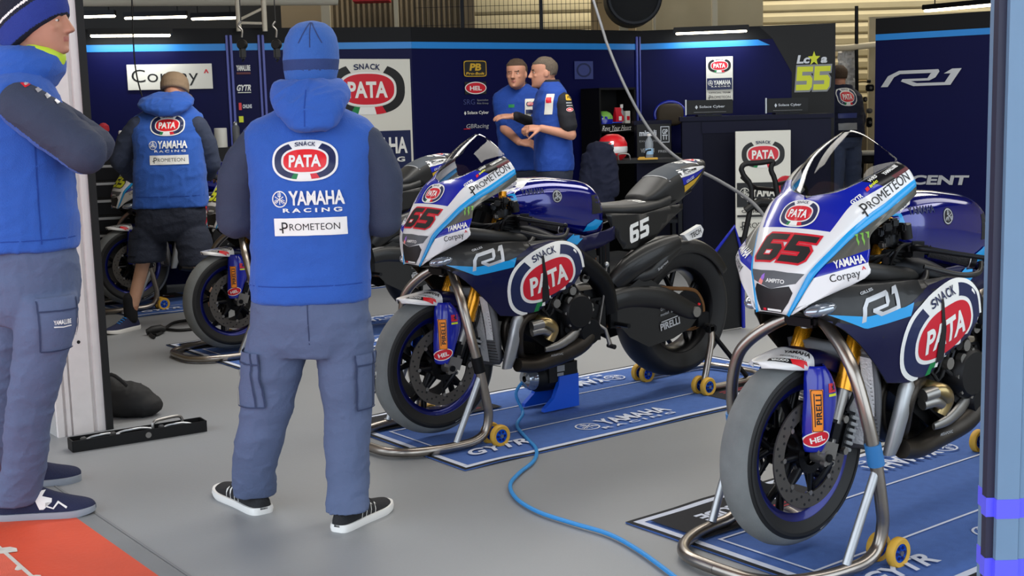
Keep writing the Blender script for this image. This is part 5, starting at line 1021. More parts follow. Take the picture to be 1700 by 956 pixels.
def man_left():
    Y0 = 4.30; q = lambda px, py, dy=0: at_y(px, py, Y0 + dy); f = Vector((.96, .28, 0)).normalized(); l = Z3.cross(f)
    hn, tn = on_floor(2, 862), on_floor(163, 850); tn = hn + (tn - hn).normalized() * .315; hf, tf = on_floor(-12, 812), on_floor(131, 796); tf = hf + (tf - hf).normalized() * .315
    base = (hn + hf) / 2; kn = q(64, 620, -.05); an = hn + (tn - hn) * .18 + Z3 * .10; kf = q(22, 615, .22); af = hf + (tf - hf) * .18 + Z3 * .10; hipn = q(68, 480, -.04); hipf = q(38, 480, .20)
    shn = q(38, 172, -.13); eln = q(140, 252, -.17); wrn = q(128, 222, .10); shf = q(48, 172, .26); elf = q(158, 240, .24); wrf = q(110, 235, .0)
    root, P, F, f_, l_, body = figure('person in a navy and blue beanie at the left edge, arms folded, facing right', Y0, (.97, -.12, 0), base, (52, 440, .07), (36, 250, .06), (45, 130, .06), (71, 93, .05), .225, [(hipn, kn, an, hn, tn), (hipf, kf, af, hf, tf)], [(shn, eln, wrn, l * .8 + f * .2, f, 1, .5), (shf, elf, wrf, -l * .8 + f * .2, f, -1, .5)])
    # trousers
    pr = [('l', [ring_at(q(px, y, .07), w, d, l, f, 2.4) for px, y, w, d in ((50, 395, .185, .145), (52, 425, .195, .155), (55, 460, .20, .155), (58, 500, .20, .145), (60, 530, .17, .12))])]
    pr.append(('l', ring_path([q(74, 490, -.03), q(76, 540, -.05), q(62, 620, -.05), q(46, 700, -.04), q(42, 765, -.01), hn + (tn - hn) * .17 + Z3 * .060], [.105, .098, .084, .077, .073, .073], l, f)))
    pr.append(('l', ring_path([q(34, 490, .20), q(30, 540, .22), q(14, 620, .24), q(4, 700, .26), q(2, 760, .30), hf + (tf - hf) * .17 + Z3 * .060], [.105, .096, .082, .076, .073, .073], l, f)))
    tro = garment(root, 'trousers', pr, 'trouser', .008, 3, .009, (6, 6, 8), 33); bv = bvh_of(tro); nn = (-l * .9 + f * .3).normalized(); uu = Z3.cross(nn).normalized()
    c = q(88, 535, -.05); decal('cargo_pocket', tro, bv, rect(0, 0, .13, .17, 'trouser') + rect(0, .07, .135, .04, 'trouser'), c + nn * .1, uu, Z3, .012, .006, .002, reach=.3); decal('pocket_seam', tro, bv, rect(-.065, 0, .005, .17, 'seam') + rect(0, -.085, .13, .005, 'seam') + rect(0, .05, .135, .005, 'seam') + rect(.065, 0, .005, .17, 'seam'), c + nn * .1, uu, Z3, .012, .010, .0002, reach=.3)
    decal('pocket_lettering', tro, bv, txt('YAMALUBE', 0, 0, .058, .016, 'white_flat', .03) + rect(0, -.016, .058, .004, 'white_flat'), q(91, 529, -.05) + nn * .1, uu, Z3, .02, .012, reach=.3)
    # hoodie
    rr = [ring_at(q(px, y, .06), w, d, l, f, n) for px, y, w, d, n in ((42, 411, .200, .178, 2.4), (42, 380, .200, .178, 2.4), (40, 330, .200, .172, 2.4), (37, 270, .208, .165, 2.5), (32, 215, .220, .155, 2.6), (32, 170, .225, .135, 2.7), (34, 142, .20, .11, 2.4), (40, 120, .14, .095, 2.2), (44, 106, .10, .085, 2.2))]
    jk = garment(root, 'hoodie', [('l', rr)], 'hoodie_blue', .008, 3, .008, (6, 6, 7), 61)
    bv = bvh_of(jk); decal('hem_seam', jk, bv, rect(0, 0, .3, .004, 'polo_blue'), q(42, 395) + nn * .3, uu, Z3, .02, .0015, .001, reach=.4); decal('front_seam', jk, bv, rect(0, 0, .005, .42, 'polo_blue'), q(44, 300) + nn * .3, uu, Z3, .02, .0015, .001, reach=.4)
    s1 = garment(root, 'sleeve', [('c', [(shn + Z3 * -.01, .078), (shn.lerp(eln, .5), .082), (eln, .072), (eln.lerp(wrn, .5), .062), (wrn, .050)])], 'hoodie_navy', .007, 3, .006, (8, 8, 10), 8)
    ax_ = (eln - shn).normalized(); dn = (Vector((0, 0, -1)) - ax_ * ax_.dot(Vector((0, 0, -1)))).normalized()
    recolor(s1, lambda c: 'hoodie_blue' if (c - shn).dot(dn) > .056 and (c - shn).dot(ax_) > -.02 and (c - eln).dot(ax_) < .05 else None)
    garment(root, 'sleeve', [('c', [(shf, .07), (shf.lerp(elf, .5), .072), (elf, .066), (elf.lerp(wrf, .5), .058), (wrf, .048)])], 'hoodie_navy', .008, 3, .006, (8, 8, 10), 9)
    bv = bvh_of(s1); na = (-l + f * .35 + Z3 * .2).normalized(); ua_ = (ax_ - na * ax_.dot(na)).normalized(); va_ = na.cross(ua_); va_ = va_ if va_.z > 0 else -va_; va_ = va_
    tilt = (f * .9 + Z3 * .42); LS = rect(0, .050, .060, .016, 'red_bright') + txt('AKRAPOVIC', 0, .050, .05, .007, 'white_flat', .02)
    for nm, L in (('sleeve_badge', LS), ('sleeve_mark', rect(.012, .020, .036, .012, 'silver_ink', .3)), ('sleeve_mark', rect(.022, -.006, .034, .012, 'silver_ink', .4)), ('sleeve_mark', rect(.036, -.032, .034, .012, 'silver_ink', .4))): decal(nm, s1, bv, L, q(84, 168, -.2) + na * .1, tilt - na * tilt.dot(na), Z3, .008, .003, reach=.3)
    # hood collar, neck gaiter, beanie
    hm = MB(); hm.loft([ring_at(q(px, y, .06) + f * dx, w, d, l, f, 2.2) for px, y, w, d, dx in ((26, 190, .10, .05, -.02), (24, 165, .13, .075, -.01), (34, 140, .15, .115, 0), (44, 118, .145, .125, 0), (48, 100, .128, .118, 0), (48, 86, .112, .108, -.01), (46, 78, .09, .09, -.02))], 'skin'); blob(hm, 'hood', root, 'hoodie_blue', .007, 3, .008, (9, 9, 9), 44)
    mb = MB(); mb.lathe([(.058, -.03), (.070, -.02), (.073, .0), (.068, .02), (.058, .028)], F(.02 * .225, 0, .02 * .225), (0.25, 0, 1), 'lime', 32, True); g = adopt(mb.build('neck_gaiter', None), root)
    U = (F.u * .84 - F.f * .54).normalized(); Ff = (F.f - U * F.f.dot(U)).normalized(); Fl = U.cross(Ff); cE = F(-.016, 0, .074)
    mb = MB(); mb.loft([ring_at(cE + (F.u * .99 - F.f * .12) * z * 1.08 - Ff * o_, w * .86, w * 1.27, Fl, Ff, 2.1) for z, w, o_ in ((-.012, .092, .0), (-.006, .106, 0), (.02, .110, .0), (.06, .110, .004), (.10, .104, .010), (.135, .090, .018), (.16, .064, .026), (.172, .036, .032), (.176, .010, .036))], 'skin'); bn = blob(mb, 'beanie', root, 'beanie_dark', .004, 3, .0012, (20, 20, 20), 2)
    def bc(c):
        z = (c - cE).dot(U) * .98; return 'beanie_band' if -.004 < z < .062 else ('sole_white' if .074 < z < .082 else None)
    recolor(bn, bc); pass
    nbl = poly([(-.10, .035), (.02, .012), (.035, -.02), (.05, -.02), (.04, .012), (.08, .004), (.08, .016), (.045, .026), (.06, .05), (.045, .055), (.025, .028), (-.10, .048)], 'white_flat')
    nbl = xf([(V, F_, m) for V, F_, m in nbl], .75, .75, -.035, -.005)
    shoe(root, hn, tn, 'shoe_navy', 'sole_grey', 1.35, stripes=xf(nbl, -1.15, 1.2, 0, .012) + poly([(-.075, -.012), (-.05, .005), (-.035, -.012), (-.012, -.004), (-.012, -.0), (-.033, -.007), (-.048, .012), (-.078, -.007)], 'white_flat'), lace='purple_ink'); shoe(root, hf, tf, 'shoe_navy', 'sole_grey', 1.35, stripes=xf(nbl, -1, 1), lace='purple_ink')
def man_cap():
    Y0 = 8.42; q = lambda px, py, dy=0: at_y(px, py, Y0 + dy); X = _r2.copy(); X.z = 0; X.normalize(); Yv = Vector((-X.y, X.x, 0))
    hn, tn = on_floor(228, 545), on_floor(196, 552); tn = hn + (tn - hn).normalized() * .28; hf = q(344, 430, .30); hf.z = 0; tf = hf + (Yv * .9 - X * .1) * .28; base = (hn + hf) / 2
    hipn, hipf = q(255, 365, .05), q(312, 365, .08); kn = q(238, 435, .03); an = hn + (tn - hn) * .18 + Z3 * .11; kf = q(330, 432, -.02); af = hf + Z3 * .11 + (tf - hf) * .17
    shn = q(226, 205, .06); eln = q(200, 266, .12); wrn = q(222, 296, .36); shf = q(332, 205, .06); elf = q(349, 270, .16); wrf = q(345, 290, .38)
    root, P, F, f_, l_, body = figure('person in a brown cap and navy shorts bending over the bikes, back turned', Y0, (.05, .9, -.0), base, (283, 345, .06), (282, 250, .07), (288, 180, .12), (290, 172, .18), .22, [(hipn, kn, an, hn, tn), (hipf, kf, af, hf, tf)], [(shn, eln, wrn, Yv * .8 + X * .4, Z3 * .7 - X * .4, 1, .5), (shf, elf, wrf, Yv * .9 - Z3 * .2, Z3 * .8 + X * .3, -1, .5)], up=(0.0, .35, .93))
    recolor(body, lambda c: 'skin_leg' if c.z < .5 and c.z > .16 else None)
    pr = [('l', [ring_at(q(px, y, .06), w, d, X, Yv, 2.5) for px, y, w, d in ((284, 325, .20, .14), (284, 345, .225, .155), (284, 365, .235, .155), (283, 385, .23, .14), (282, 398, .18, .11))]), ('l', ring_path([q(252, 378, .06), q(246, 405, .05), q(243, 434, .04)], [.125, .122, .120], X, Yv)), ('l', ring_path([q(314, 378, .06), q(322, 405, .03), q(327, 440, .0)], [.125, .118, .11], X, Yv))]
    sh_ = garment(root, 'shorts', pr, 'shorts', .010, 3, .010, (6, 6, 8), 71); bv = bvh_of(sh_); nn = (-X * .75 - Yv * .65).normalized(); decal('cargo_pocket', sh_, bv, rect(0, 0, .15, .15, 'shorts') + rect(0, .06, .16, .04, 'shorts'), q(226, 405) + nn * .1, Z3.cross(nn).normalized(), Z3, .02, .008, .003, reach=.4)
    rr = [ring_at(q(px, y, dy), w, d, X, Yv, n) for px, y, dy, w, d, n in ((284, 343, .06, .252, .16, 2.4), (283, 320, .06, .25, .165, 2.4), (282, 280, .06, .236, .165, 2.4), (281, 240, .07, .232, .16, 2.5), (280, 212, .09, .245, .14, 2.6), (280, 194, .11, .23, .12, 2.5), (282, 182, .13, .17, .10, 2.3), (286, 172, .16, .10, .09, 2.2))]
    jk = garment(root, 'hoodie', [('l', rr)], 'hoodie_blue', .009, 3, .009, (6, 6, 7), 81); bv = bvh_of(jk)
    for nm, L in back_art(.226): decal(nm, jk, bv, L, q(281, 208) - Yv * .2, X, Z3, .010, .0045, .0004, reach=.5)
    decal('hem_seam', jk, bv, rect(0, 0, .44, .006, 'polo_blue'), q(284, 325) - Yv * .2, X, Z3, .02, .001, reach=.5)
    for a, b, c, k in ((shn, eln, wrn, 1), (shf, elf, wrf, -1)): garment(root, 'sleeve', [('c', [(a + X * .02 * k - Z3 * .02, .072), (a.lerp(b, .5), .076), (b, .070), (b.lerp(c, .5), .06), (c - (c - b) * .1, .048)])], 'hoodie_navy', .009, 3, .007, (8, 8, 10), 12 + k)
    hm = MB(); hm.loft([ring_at(q(px, y, dy), w, d, X, Yv, 2.2) for px, y, dy, w, d in ((276, 192, -.02, .07, .05), (274, 184, .0, .14, .08), (275, 174, .05, .185, .11), (278, 165, .09, .17, .12), (282, 158, .13, .13, .11), (285, 154, .15, .10, .09))], 'skin'); blob(hm, 'hood', root, 'hoodie_blue', .008, 3, .012, (9, 9, 9), 4)
    mb = MB(); mb.loft([ring_at(F(-.01, 0, .115) + F.u * z, w, w * 1.12, F.l, F.f, 2.1) for z, w in ((-.03, .086), (-.02, .092), (.02, .094), (.06, .084), (.085, .062), (.100, .03), (.104, .008))], 'skin'); cp = blob(mb, 'cap', root, 'cap_brown', .005, 2, .002, (15, 15, 15), 5)
    mb = MB(); mb.loft([ring_at(F(.13, 0, .10) + F.u * z, .075, .085, F.l, F.f, 2.3) for z in (-.004, .004)], 'cap_brown'); mb.build('peak', cp)
    for w_, d_ in ((wrf, 1),): mb = MB(); chain(mb, [(w_ - (w_ - elf).normalized() * .04, .042), (w_ + Yv * .02, .046)]); hand_prims(mb, w_, Yv * .9 - Z3 * .2, Z3 * .8 + X * .3, -1, .5, 1.14); blob(mb, 'glove', root, 'glove', .005, 2)
    mb = MB(); chain(mb, [(an + Z3 * .10, .047), (an - Z3 * .03, .046)]); blob(mb, 'sock', root, 'sock', .006, 2); mb = MB(); chain(mb, [(hf + (tf - hf) * .17 + Z3 * .08, .045), (hf + (tf - hf) * .17 + Z3 * .21, .047)]); blob(mb, 'sock', root, 'sock', .006, 2)
    shoe(root, hn, tn, 'shoe_navy', 'sole_white', lace='cyan_flat'); shoe(root, hf, tf, 'shoe_navy', 'sole_white')
def talker(label, Y0, face, cx, top, hipy, head, h, hair, arms, lean=0, sleeve='polo_blue', dark=True, badge_px=None):
    q = lambda px, py, dy=0: at_y(px, py, Y0 + dy); f = Vector(face).normalized(); l = Z3.cross(f); b0 = q(cx, hipy); base = Vector((b0.x, b0.y, 0)); legs = []
    for sg in (1, -1):
        hp = b0 + l * .095 * sg - Z3 * .03; fo = base + l * .12 * sg; legs.append((hp, Vector((fo.x, fo.y, .50)) + f * .02, Vector((fo.x, fo.y, .11)), fo - f * .06, fo + f * .23))
    root, P, F, f_, l_, body = figure(label, Y0, face, base, (cx, hipy), (cx, (top + hipy) / 2), (cx + lean, top + 4), head, h, legs, arms); hair_cap(root, F, h, hair)
    pr = [('l', [ring_at(b0 + Z3 * z, w, d, l, f, 2.4) for z, w, d in ((.07, .17, .125), (.0, .185, .135), (-.08, .19, .13), (-.15, .15, .10))])]
    for hp, kn, an, hl, tl in legs: pr.append(('l', ring_path([hp - Z3 * .04, hp.lerp(kn, .5), kn, kn.lerp(an, .5), hl + (tl - hl) * .2 + Z3 * .07], [.098, .09, .078, .072, .072], l, f)))
    garment(root, 'trousers', pr, 'shorts', .010, 3, .008, (6, 6, 8), 3)
    zt = q(cx, top).z; zb = b0.z + .02; dz = zt - zb; c = lambda t: Vector((b0.x, b0.y, zb + dz * t)) + _r2 * (lean / 215 * t)
    pl = garment(root, 'polo_shirt', [('l', [ring_at(c(t), w, d, l, f, n) for t, w, d, n in ((-.03, .185, .145, 2.4), (.05, .19, .148, 2.4), (.35, .18, .14, 2.4), (.62, .195, .145, 2.5), (.82, .215, .13, 2.6), (.93, .20, .10, 2.5), (.99, .13, .08, 2.3), (1.04, .07, .065, 2.1))])], 'polo_blue', .009, 3, .008, (7, 7, 7), int(cx)); bv = bvh_of(pl)
    mb = MB(); mb.lathe([(.056, -.03), (.072, -.02), (.070, .01), (.060, .025), (.054, .02)], c(1.03), (0, 0, 1), 'polo_dark', 28, True); adopt(mb.build('collar', None), root)
    for sh, el, wr_, fw, upv, side, curl in arms: garment(root, 'short_sleeve', [('c', [(sh - Z3 * .01, .066), (sh.lerp(el, .5), .066), (sh.lerp(el, .72), .064)])], 'polo_dark' if dark else sleeve, .009, 2, .005, (8, 8, 10), 2)
    for hp, kn, an, hl, tl in legs: shoe(root, hl, tl, 'shoe_black', 'sole_white')
    return root, q, f, l, pl, bv, F
def talkers():
    Y0 = 10.14; q = lambda px, py, dy=0: at_y(px, py, Y0 + dy); f = Vector((-.30, -.95, 0)).normalized(); l = Z3.cross(f)
    a1 = (q(843, 166), q(838, 214, -.08), q(862, 236, -.28), Vector((.8, -.3, .1)), Vector((0, -.6, .8)), 1, .5); a2 = (q(886, 166, -.02), q(889, 206, -.14), q(853, 193, -.38), Vector((-1, -.15, .05)), Vector((.05, -.35, .93)), -1, .28)
    root, q, f, l, pl, bv, F = talker('person with short brown hair in a blue polo shirt facing forward, one hand out', Y0, f, 866, 145, 282, (858, 147, -.08), .225, 'hair_brown', [a1, a2], -2, dark=False)
    mb = MB(); chain(mb, [(a2[1], .047), (a2[2] + Vector((.02, 0, 0)), .036)]); chain(mb, [(a2[0].lerp(a2[1], .75), .050), (a2[1], .047)]); blob(mb, 'black_arm_sleeve', root, 'polo_dark', .008, 2, .003)
    n_ = f; u_ = Z3.cross(n_).normalized()
    decal('chest_badge', pl, bv, rect(0, 0, .085, .16, 'sign_white') + xf(snack(None, 'navy_ink', 'red', False), .035, .035, 0, .04) + rect(0, -.02, .07, .03, 'navy_ink'), q(878, 181, -.2) + n_ * .1, u_, Z3, .010, .004, .001, reach=.4); decal('chest_mark', pl, bv, rect(0, 0, .05, .025, 'green'), q(844, 176, -.2) + n_ * .1, u_, Z3, .02, .0015, .001, reach=.4)
    Y0 = 9.6; q = lambda px, py, dy=0: at_y(px, py, Y0 + dy); f = Vector((-.97, -.12, 0)).normalized(); l = Z3.cross(f)
    a1 = (q(934, 166, -.16), q(948, 224, -.20), q(899, 213, -.20), Vector((-1, 0, .12)), Vector((0, -.5, .85)), 1, .9); a2 = (q(920, 166, .20), q(930, 222, .18), q(892, 210, -.02), Vector((-.9, -.35, .1)), Vector((0, -.1, .95)), -1, .9)
    root, q, f, l, pl, bv, F = talker('person in a blue polo shirt with dark sleeves seen side on, hands clasped', Y0, f, 920, 142, 283, (903, 146, .02), .225, 'hair_grey', [a1, a2], -2)
    n_ = -l if l.y > 0 else l; u_ = Z3.cross(n_).normalized()
    n2 = (f * .5 + n_ * .85).normalized(); u2 = Z3.cross(n2).normalized(); decal('chest_badge', pl, bv, rect(0, 0, .06, .15, 'sign_white', .15) + rect(.0, .03, .04, .04, 'red'), q(912, 173, -.2) + n2 * .1, u2, Z3, .010, .004, .001, reach=.4)
    sl = [c for c in root.children if c.name.startswith('short_sleeve')][0]; bv = bvh_of(sl)
    for nm, L in (('sleeve_badge', sell(0, .055, .028, .022, 6, 'gold_ink') + txt('PB', 0, .055, .03, .018, 'black_ink', .03)), ('sleeve_mark', rect(0, .015, .055, .008, 'silver_ink')), ('sleeve_mark', rect(0, -.005, .05, .006, 'silver_ink')), ('sleeve_badge', xf(oval_text('HEL', 'white_flat', 'red', 'white_flat'), .028, .030, 0, -.035))): decal(nm, sl, bv, L, q(945, 174, -.2) + n_ * .1, u_, Z3, .01, .001, reach=.4)
def doorway_man():
    Y0 = 13.1; f = Vector((-.35, .93, 0)).normalized(); l = Z3.cross(f); q = lambda px, py, dy=0: at_y(px, py, Y0 + dy)
    a1 = (q(1384, 160), q(1376, 196, .05), q(1384, 222, .12), Vector((0, .4, -.9)), Vector((-.9, 0, 0)), 1, .4); a2 = (q(1415, 160, .02), q(1426, 196, .05), q(1424, 226, .10), Vector((0, .4, -.9)), Vector((.9, 0, 0)), -1, .4)
    cx, hipy = 1402, 222; b0 = q(cx, hipy); base = Vector((b0.x, b0.y, 0)); legs = []
    for sg in (1, -1): hp = b0 + l * .095 * sg - Z3 * .03; fo = base + l * .11 * sg; legs.append((hp, Vector((fo.x, fo.y, .48)), Vector((fo.x, fo.y, .11)), fo - f * .06, fo + f * .22))
    root, P, F, f_, l_, body = figure('person in a dark padded jacket standing with back turned in the gap of the walls', Y0, f, base, (cx, hipy), (cx, 185), (cx - 6, 152), (cx - 11, 146), .225, legs, [a1, a2]); hair_cap(root, F, .225, 'hair_brown')
    pr = [('l', [ring_at(b0 + Z3 * z, w, d, l, f, 2.4) for z, w, d in ((.07, .17, .125), (.0, .185, .135), (-.08, .19, .13), (-.15, .15, .10))])]
    for hp, kn, an, hl, tl in legs: pr.append(('l', ring_path([hp - Z3 * .04, hp.lerp(kn, .5), kn, kn.lerp(an, .5), hl + (tl - hl) * .2 + Z3 * .07], [.098, .09, .078, .072, .072], l, f)))
    garment(root, 'trousers', pr, 'trouser', .011, 3, .008, (6, 6, 8), 3); z0 = b0.z - .02; dz = q(cx, 150).z - z0; c = lambda t: Vector((b0.x, b0.y, z0 + dz * t)) - _r2 * .03 * t
    jk = garment(root, 'jacket', [('l', [ring_at(c(t), w, d, l, f, 2.4) for t, w, d in ((-.02, .20, .16), (.1, .21, .165), (.4, .205, .16), (.7, .215, .16), (.86, .215, .14), (.95, .18, .11), (1.02, .12, .09), (1.12, .10, .085))])] + [('c', [(a[0], .075), (a[0].lerp(a[1], .5), .078), (a[1], .07), (a[2], .055)]) for a in (a1, a2)], 'jacket_dark', .010, 3, .010, (6, 6, 9), 9)
    bv = bvh_of(jk)
    for nm, L in (('back_badge', xf(snack('white_flat', 'navy_ink', 'red'), .11, .15, 0, .13)), ('back_lettering', rect(0, -.06, .2, .05, 'ghost_ink')), ('back_bar', rect(0, -.17, .2, .07, 'grey_ink'))): decal(nm, jk, bv, L, q(1412, 182, -.2) - f * .1, -l, Z3, .012, .005, .0005, reach=.5)
    for hp, kn, an, hl, tl in legs: shoe(root, hl, tl, 'shoe_black', 'sole_white')
hero(); man_left(); man_cap(); talkers(); doorway_man()
# ================================================================ furniture and loose things
def put(name, label, cat, p, rz=0, group=None): return thing(name, label, cat, p, rz, group)
def part(mb, name, t, sharp=35, **k): return mb.build(name, t, sharp, **k)
FACE = math.atan2(_r2.y, _r2.x)
def px_w(px0, px1, Y): return (px1 - px0) * Y / 2082.2
# long black tray of loose tools across the doorway
a_, b_ = on_floor(118, 748), on_floor(338, 713); d_ = (b_ - a_); L_ = d_.length; t = put('tool_tray', 'long shallow black metal tray lying on the grey floor by the door pillar', 'tray', (a_ + b_) / 2, math.atan2(d_.y, d_.x)); t.location.z = 0
mb = MB(); w = .085; h = .05
for sy in (1, -1): mb.box((0, sy * w / 2, h / 2), (L_, .006, h), 'black_plastic', None, .1)
for sx in (1, -1): mb.box((sx * L_ / 2, 0, h / 2), (.006, w, h), 'black_plastic', None, .1)
mb.box((0, 0, .004), (L_, w, .006), 'black_plastic', None, .1); part(mb, 'shell', t)
mb = MB(); mb.tube([(.06, -.02, .035), (.06, -.02, .068), (.09, -.01, .078), (.18, .01, .078), (.20, .012, .06), (.20, .012, .03)], .007, 'steel', 10, 3); part(mb, 'handle', t)
mb = MB(); mb.cyl((.03, -w / 2 - .004, .026), (.03, -w / 2 - .001, .026), .013, 'steel', 16); part(mb, 'lock', t)
for i, (x, y, l, r) in enumerate(((-.16, .0, .16, .1), (-.02, .01, .18, .05), (.17, -.01, .14, -.08))):
    tt = put('metal_rod', ('bent steel rod at the left end of the black floor tray', 'bent steel rod in the middle of the black floor tray', 'bent steel rod at the right end of the black floor tray')[i], 'tool', t.location + Matrix.Rotation(t.rotation_euler.z, 3, 'Z') @ Vector((x, y, .0)), t.rotation_euler.z + r, 'loose rods in the floor tray')
    mb = MB(); mb.tube([(-l / 2, 0, .036), (-l / 4, .006, .046), (0, -.004, .050), (l / 4, .004, .046), (l / 2, 0, .036)], .0055, 'alu', 8, 4); mb.box((-l / 2, 0, .030), (.024, .020, .046), 'steel', None, .2); part(mb, 'rod', tt)
# black bag behind the pillar
p = on_floor(214, 694); t = put('bag', 'soft black bag lying on the floor behind the door pillar', 'bag', p); mb = MB(); mb.ell(p + Vector((-.02, .06, .075)), (.14, .10, .085), 'skin', Matrix.Rotation(.2, 3, 'Y')); mb.ell(p + Vector((-.12, .08, .11)), (.09, .08, .09), 'skin'); mb.ell(p + Vector((.05, .05, .05)), (.10, .08, .055), 'skin'); blob(mb, 'bag_body', t, 'black_rough', .010, 4, .010, (9, 9, 9), 3)
mb = MB(); mb.tube([p + Vector((-.12, -.02, .17)), p + Vector((-.06, -.03, .22)), p + Vector((.01, -.02, .16))], .009, 'black_rough', 8, 4); adopt(mb.build('carry_strap', None), t)
# fan heater on its blue legs beside the whole motorcycle, with its blue cable
p = Vector((.165, 5.78, 0)); t = put('blower', 'black blower on blue plastic legs standing on the mat below the engine', 'blower', p, R(217 - 180))
mb = MB(); mb.lathe([(.02, -.115), (.055, -.112), (.068, -.09), (.072, -.03), (.072, .10), (.074, .112), (.06, .115), (.02, .115)], (0, 0, .165), (1, 0, 0), 'black_plastic', 32); mb.box((.02, 0, .185), (.20, .155, .115), 'black_plastic', None, .15); part(mb, 'housing', t)
mb = MB(); mb.lathe([(.015, -.15), (.04, -.147), (.056, -.125), (.058, -.10)], (0, 0, .165), (1, 0, 0), 'lens', 24); part(mb, 'nozzle', t)
flat_art('rating_label', t, rect(0, .015, .045, .028, 'grey_ink') + rect(-.004, -.012, .038, .014, 'grey_ink'), (.005, -.0785, .19), (1, 0, 0), (0, 0, 1))
for sy in (1, -1):
    mb = MB(); mb.loft([[Vector((x, y, z)) for x, z in ((.105, .015), (-.105, .015), (-.100, .03), (-.045, .07), (-.015, .13), (-.01, .17), (.105, .17))] for y in (sy * .075 - .012, sy * .075 + .012)], 'plastic_blue'); part(mb, 'leg', t, 20)
mb = MB(); mb.box((.095, 0, .10), (.02, .15, .13), 'plastic_blue', None, .1); part(mb, 'back_plate', t)
cab = [on_floor(x, y, .012) for x, y in ((888, 662), (868, 685), (858, 705), (872, 725), (890, 745), (886, 765), (862, 785), (847, 805), (858, 828), (895, 850), (950, 868), (1010, 886), (1055, 910), (1095, 938), (1130, 965))]; cab = [p + Vector((-.11, -.06, .165))] + [p + Vector((-.16, -.09, .10))] + cab[1:]
t = put('power_cable', 'blue cable running from the blower across the grey floor to the front', 'cable', cab[5] * 1); t.location.z = 0; mb = MB(); mb.tube(cab, .0075, 'cable_blue', 10, 5); adopt(part(mb, 'cable', None), t)
mb = MB(); mb.tube([cab[0], cab[0].lerp(cab[1], .3)], .012, 'cable_black', 12); adopt(part(mb, 'plug', None), t)
# black cables and a plug by the shorts man's foot
pts = [on_floor(x, y, .012) for x, y in ((256, 560), (250, 553), (270, 546), (300, 548), (345, 542), (372, 532), (340, 530), (290, 535), (268, 552), (258, 556))]; t = put('cable', 'black cable with a plug coiled on the floor beside the running shoe', 'cable', (pts[3].x, pts[3].y, 0)); mb = MB(); mb.tube(pts, .010, 'cable_black', 8, 5); adopt(part(mb, 'cable_run', None), t); mb = MB(); e = on_floor(258, 548, .03); mb.tube([e + Vector((-.05, -.03, -.005)), e + Vector((-.02, -.01, 0)), e + Vector((.03, .02, .004)), e + Vector((.06, .03, 0))], [.018, .03, .03, .014], 'cable_black', 14); adopt(part(mb, 'plug', None), t)
# tool chest on the far left
c = at_y(192, 263, 10.25); t = put('tool_chest', 'dark tool chest of narrow drawers against the left wall, things on its top', 'cabinet', (c.x - .1, 10.25, 0), R(17)); zt = c.z
mb = MB(); mb.box((0, 0, zt / 2), (.85, .45, zt - .0), 'black_plastic', None, .02); part(mb, 'carcass', t)
z = zt - .10; k = 0
while z > .12:
    mb = MB(); mb.box((0, -.228, z), (.80, .012, .125), 'dark_metal', None, .08); dr = part(mb, 'drawer', t); mb = MB(); mb.box((0, -.240, z + .045), (.76, .014, .020), 'alu', None, .3); part(mb, 'handle', dr); z -= .138
mb = MB(); mb.box((0, 0, zt + .012), (.87, .47, .024), 'rubber', None, .1); part(mb, 'top', t); TZ = zt + .024; TM = Matrix.Translation(t.location) @ Matrix.Rotation(R(17), 4, 'Z')
def on_chest(x, y): q = TM @ Vector((x, y, TZ)); return q
q = on_chest(.02, -.12); t = put('squeeze_bottle', 'white bottle with a red cap standing on the tool chest', 'bottle', q); mb = MB(); mb.lathe([(.001, 0), (.036, .0), (.038, .02), (.038, .17), (.03, .19), (.016, .20), (.001, .20)], (0, 0, 0), (0, 0, 1), 'sole_white', 24); part(mb, 'body', t); mb = MB(); mb.lathe([(.04, .195), (.045, .21), (.042, .24), (.02, .262), (.001, .265)], (0, 0, 0), (0, 0, 1), 'red_cloth', 24); part(mb, 'cap', t); flat_art('label', t, rect(0, 0, .03, .11, 'red'), (0, -.0395, .09), (1, 0, 0), (0, 0, 1))
q = on_chest(-.10, -.12); t = put('rag', 'crumpled pale cloth on the tool chest left of the bottle', 'cloth', q); mb = MB(); mb.ell(q + Vector((0, 0, .035)), (.07, .06, .04), 'skin'); mb.ell(q + Vector((.04, -.02, .03)), (.05, .05, .03), 'skin'); blob(mb, 'cloth', t, 'white_flat', .010, 2, .012, (18, 18, 18), 2)
q = on_chest(.15, -.10); t = put('spray_can', 'dark spray can on the tool chest right of the bottle', 'can', q); mb = MB(); mb.lathe([(.001, 0), (.032, 0), (.033, .01), (.033, .15), (.022, .17), (.001, .17)], (0, 0, 0), (0, 0, 1), 'dark_metal', 24); part(mb, 'body', t); mb = MB(); mb.lathe([(.02, .168), (.02, .19), (.012, .20), (.001, .20)], (0, 0, 0), (0, 0, 1), 'sole_white', 16); part(mb, 'nozzle', t)
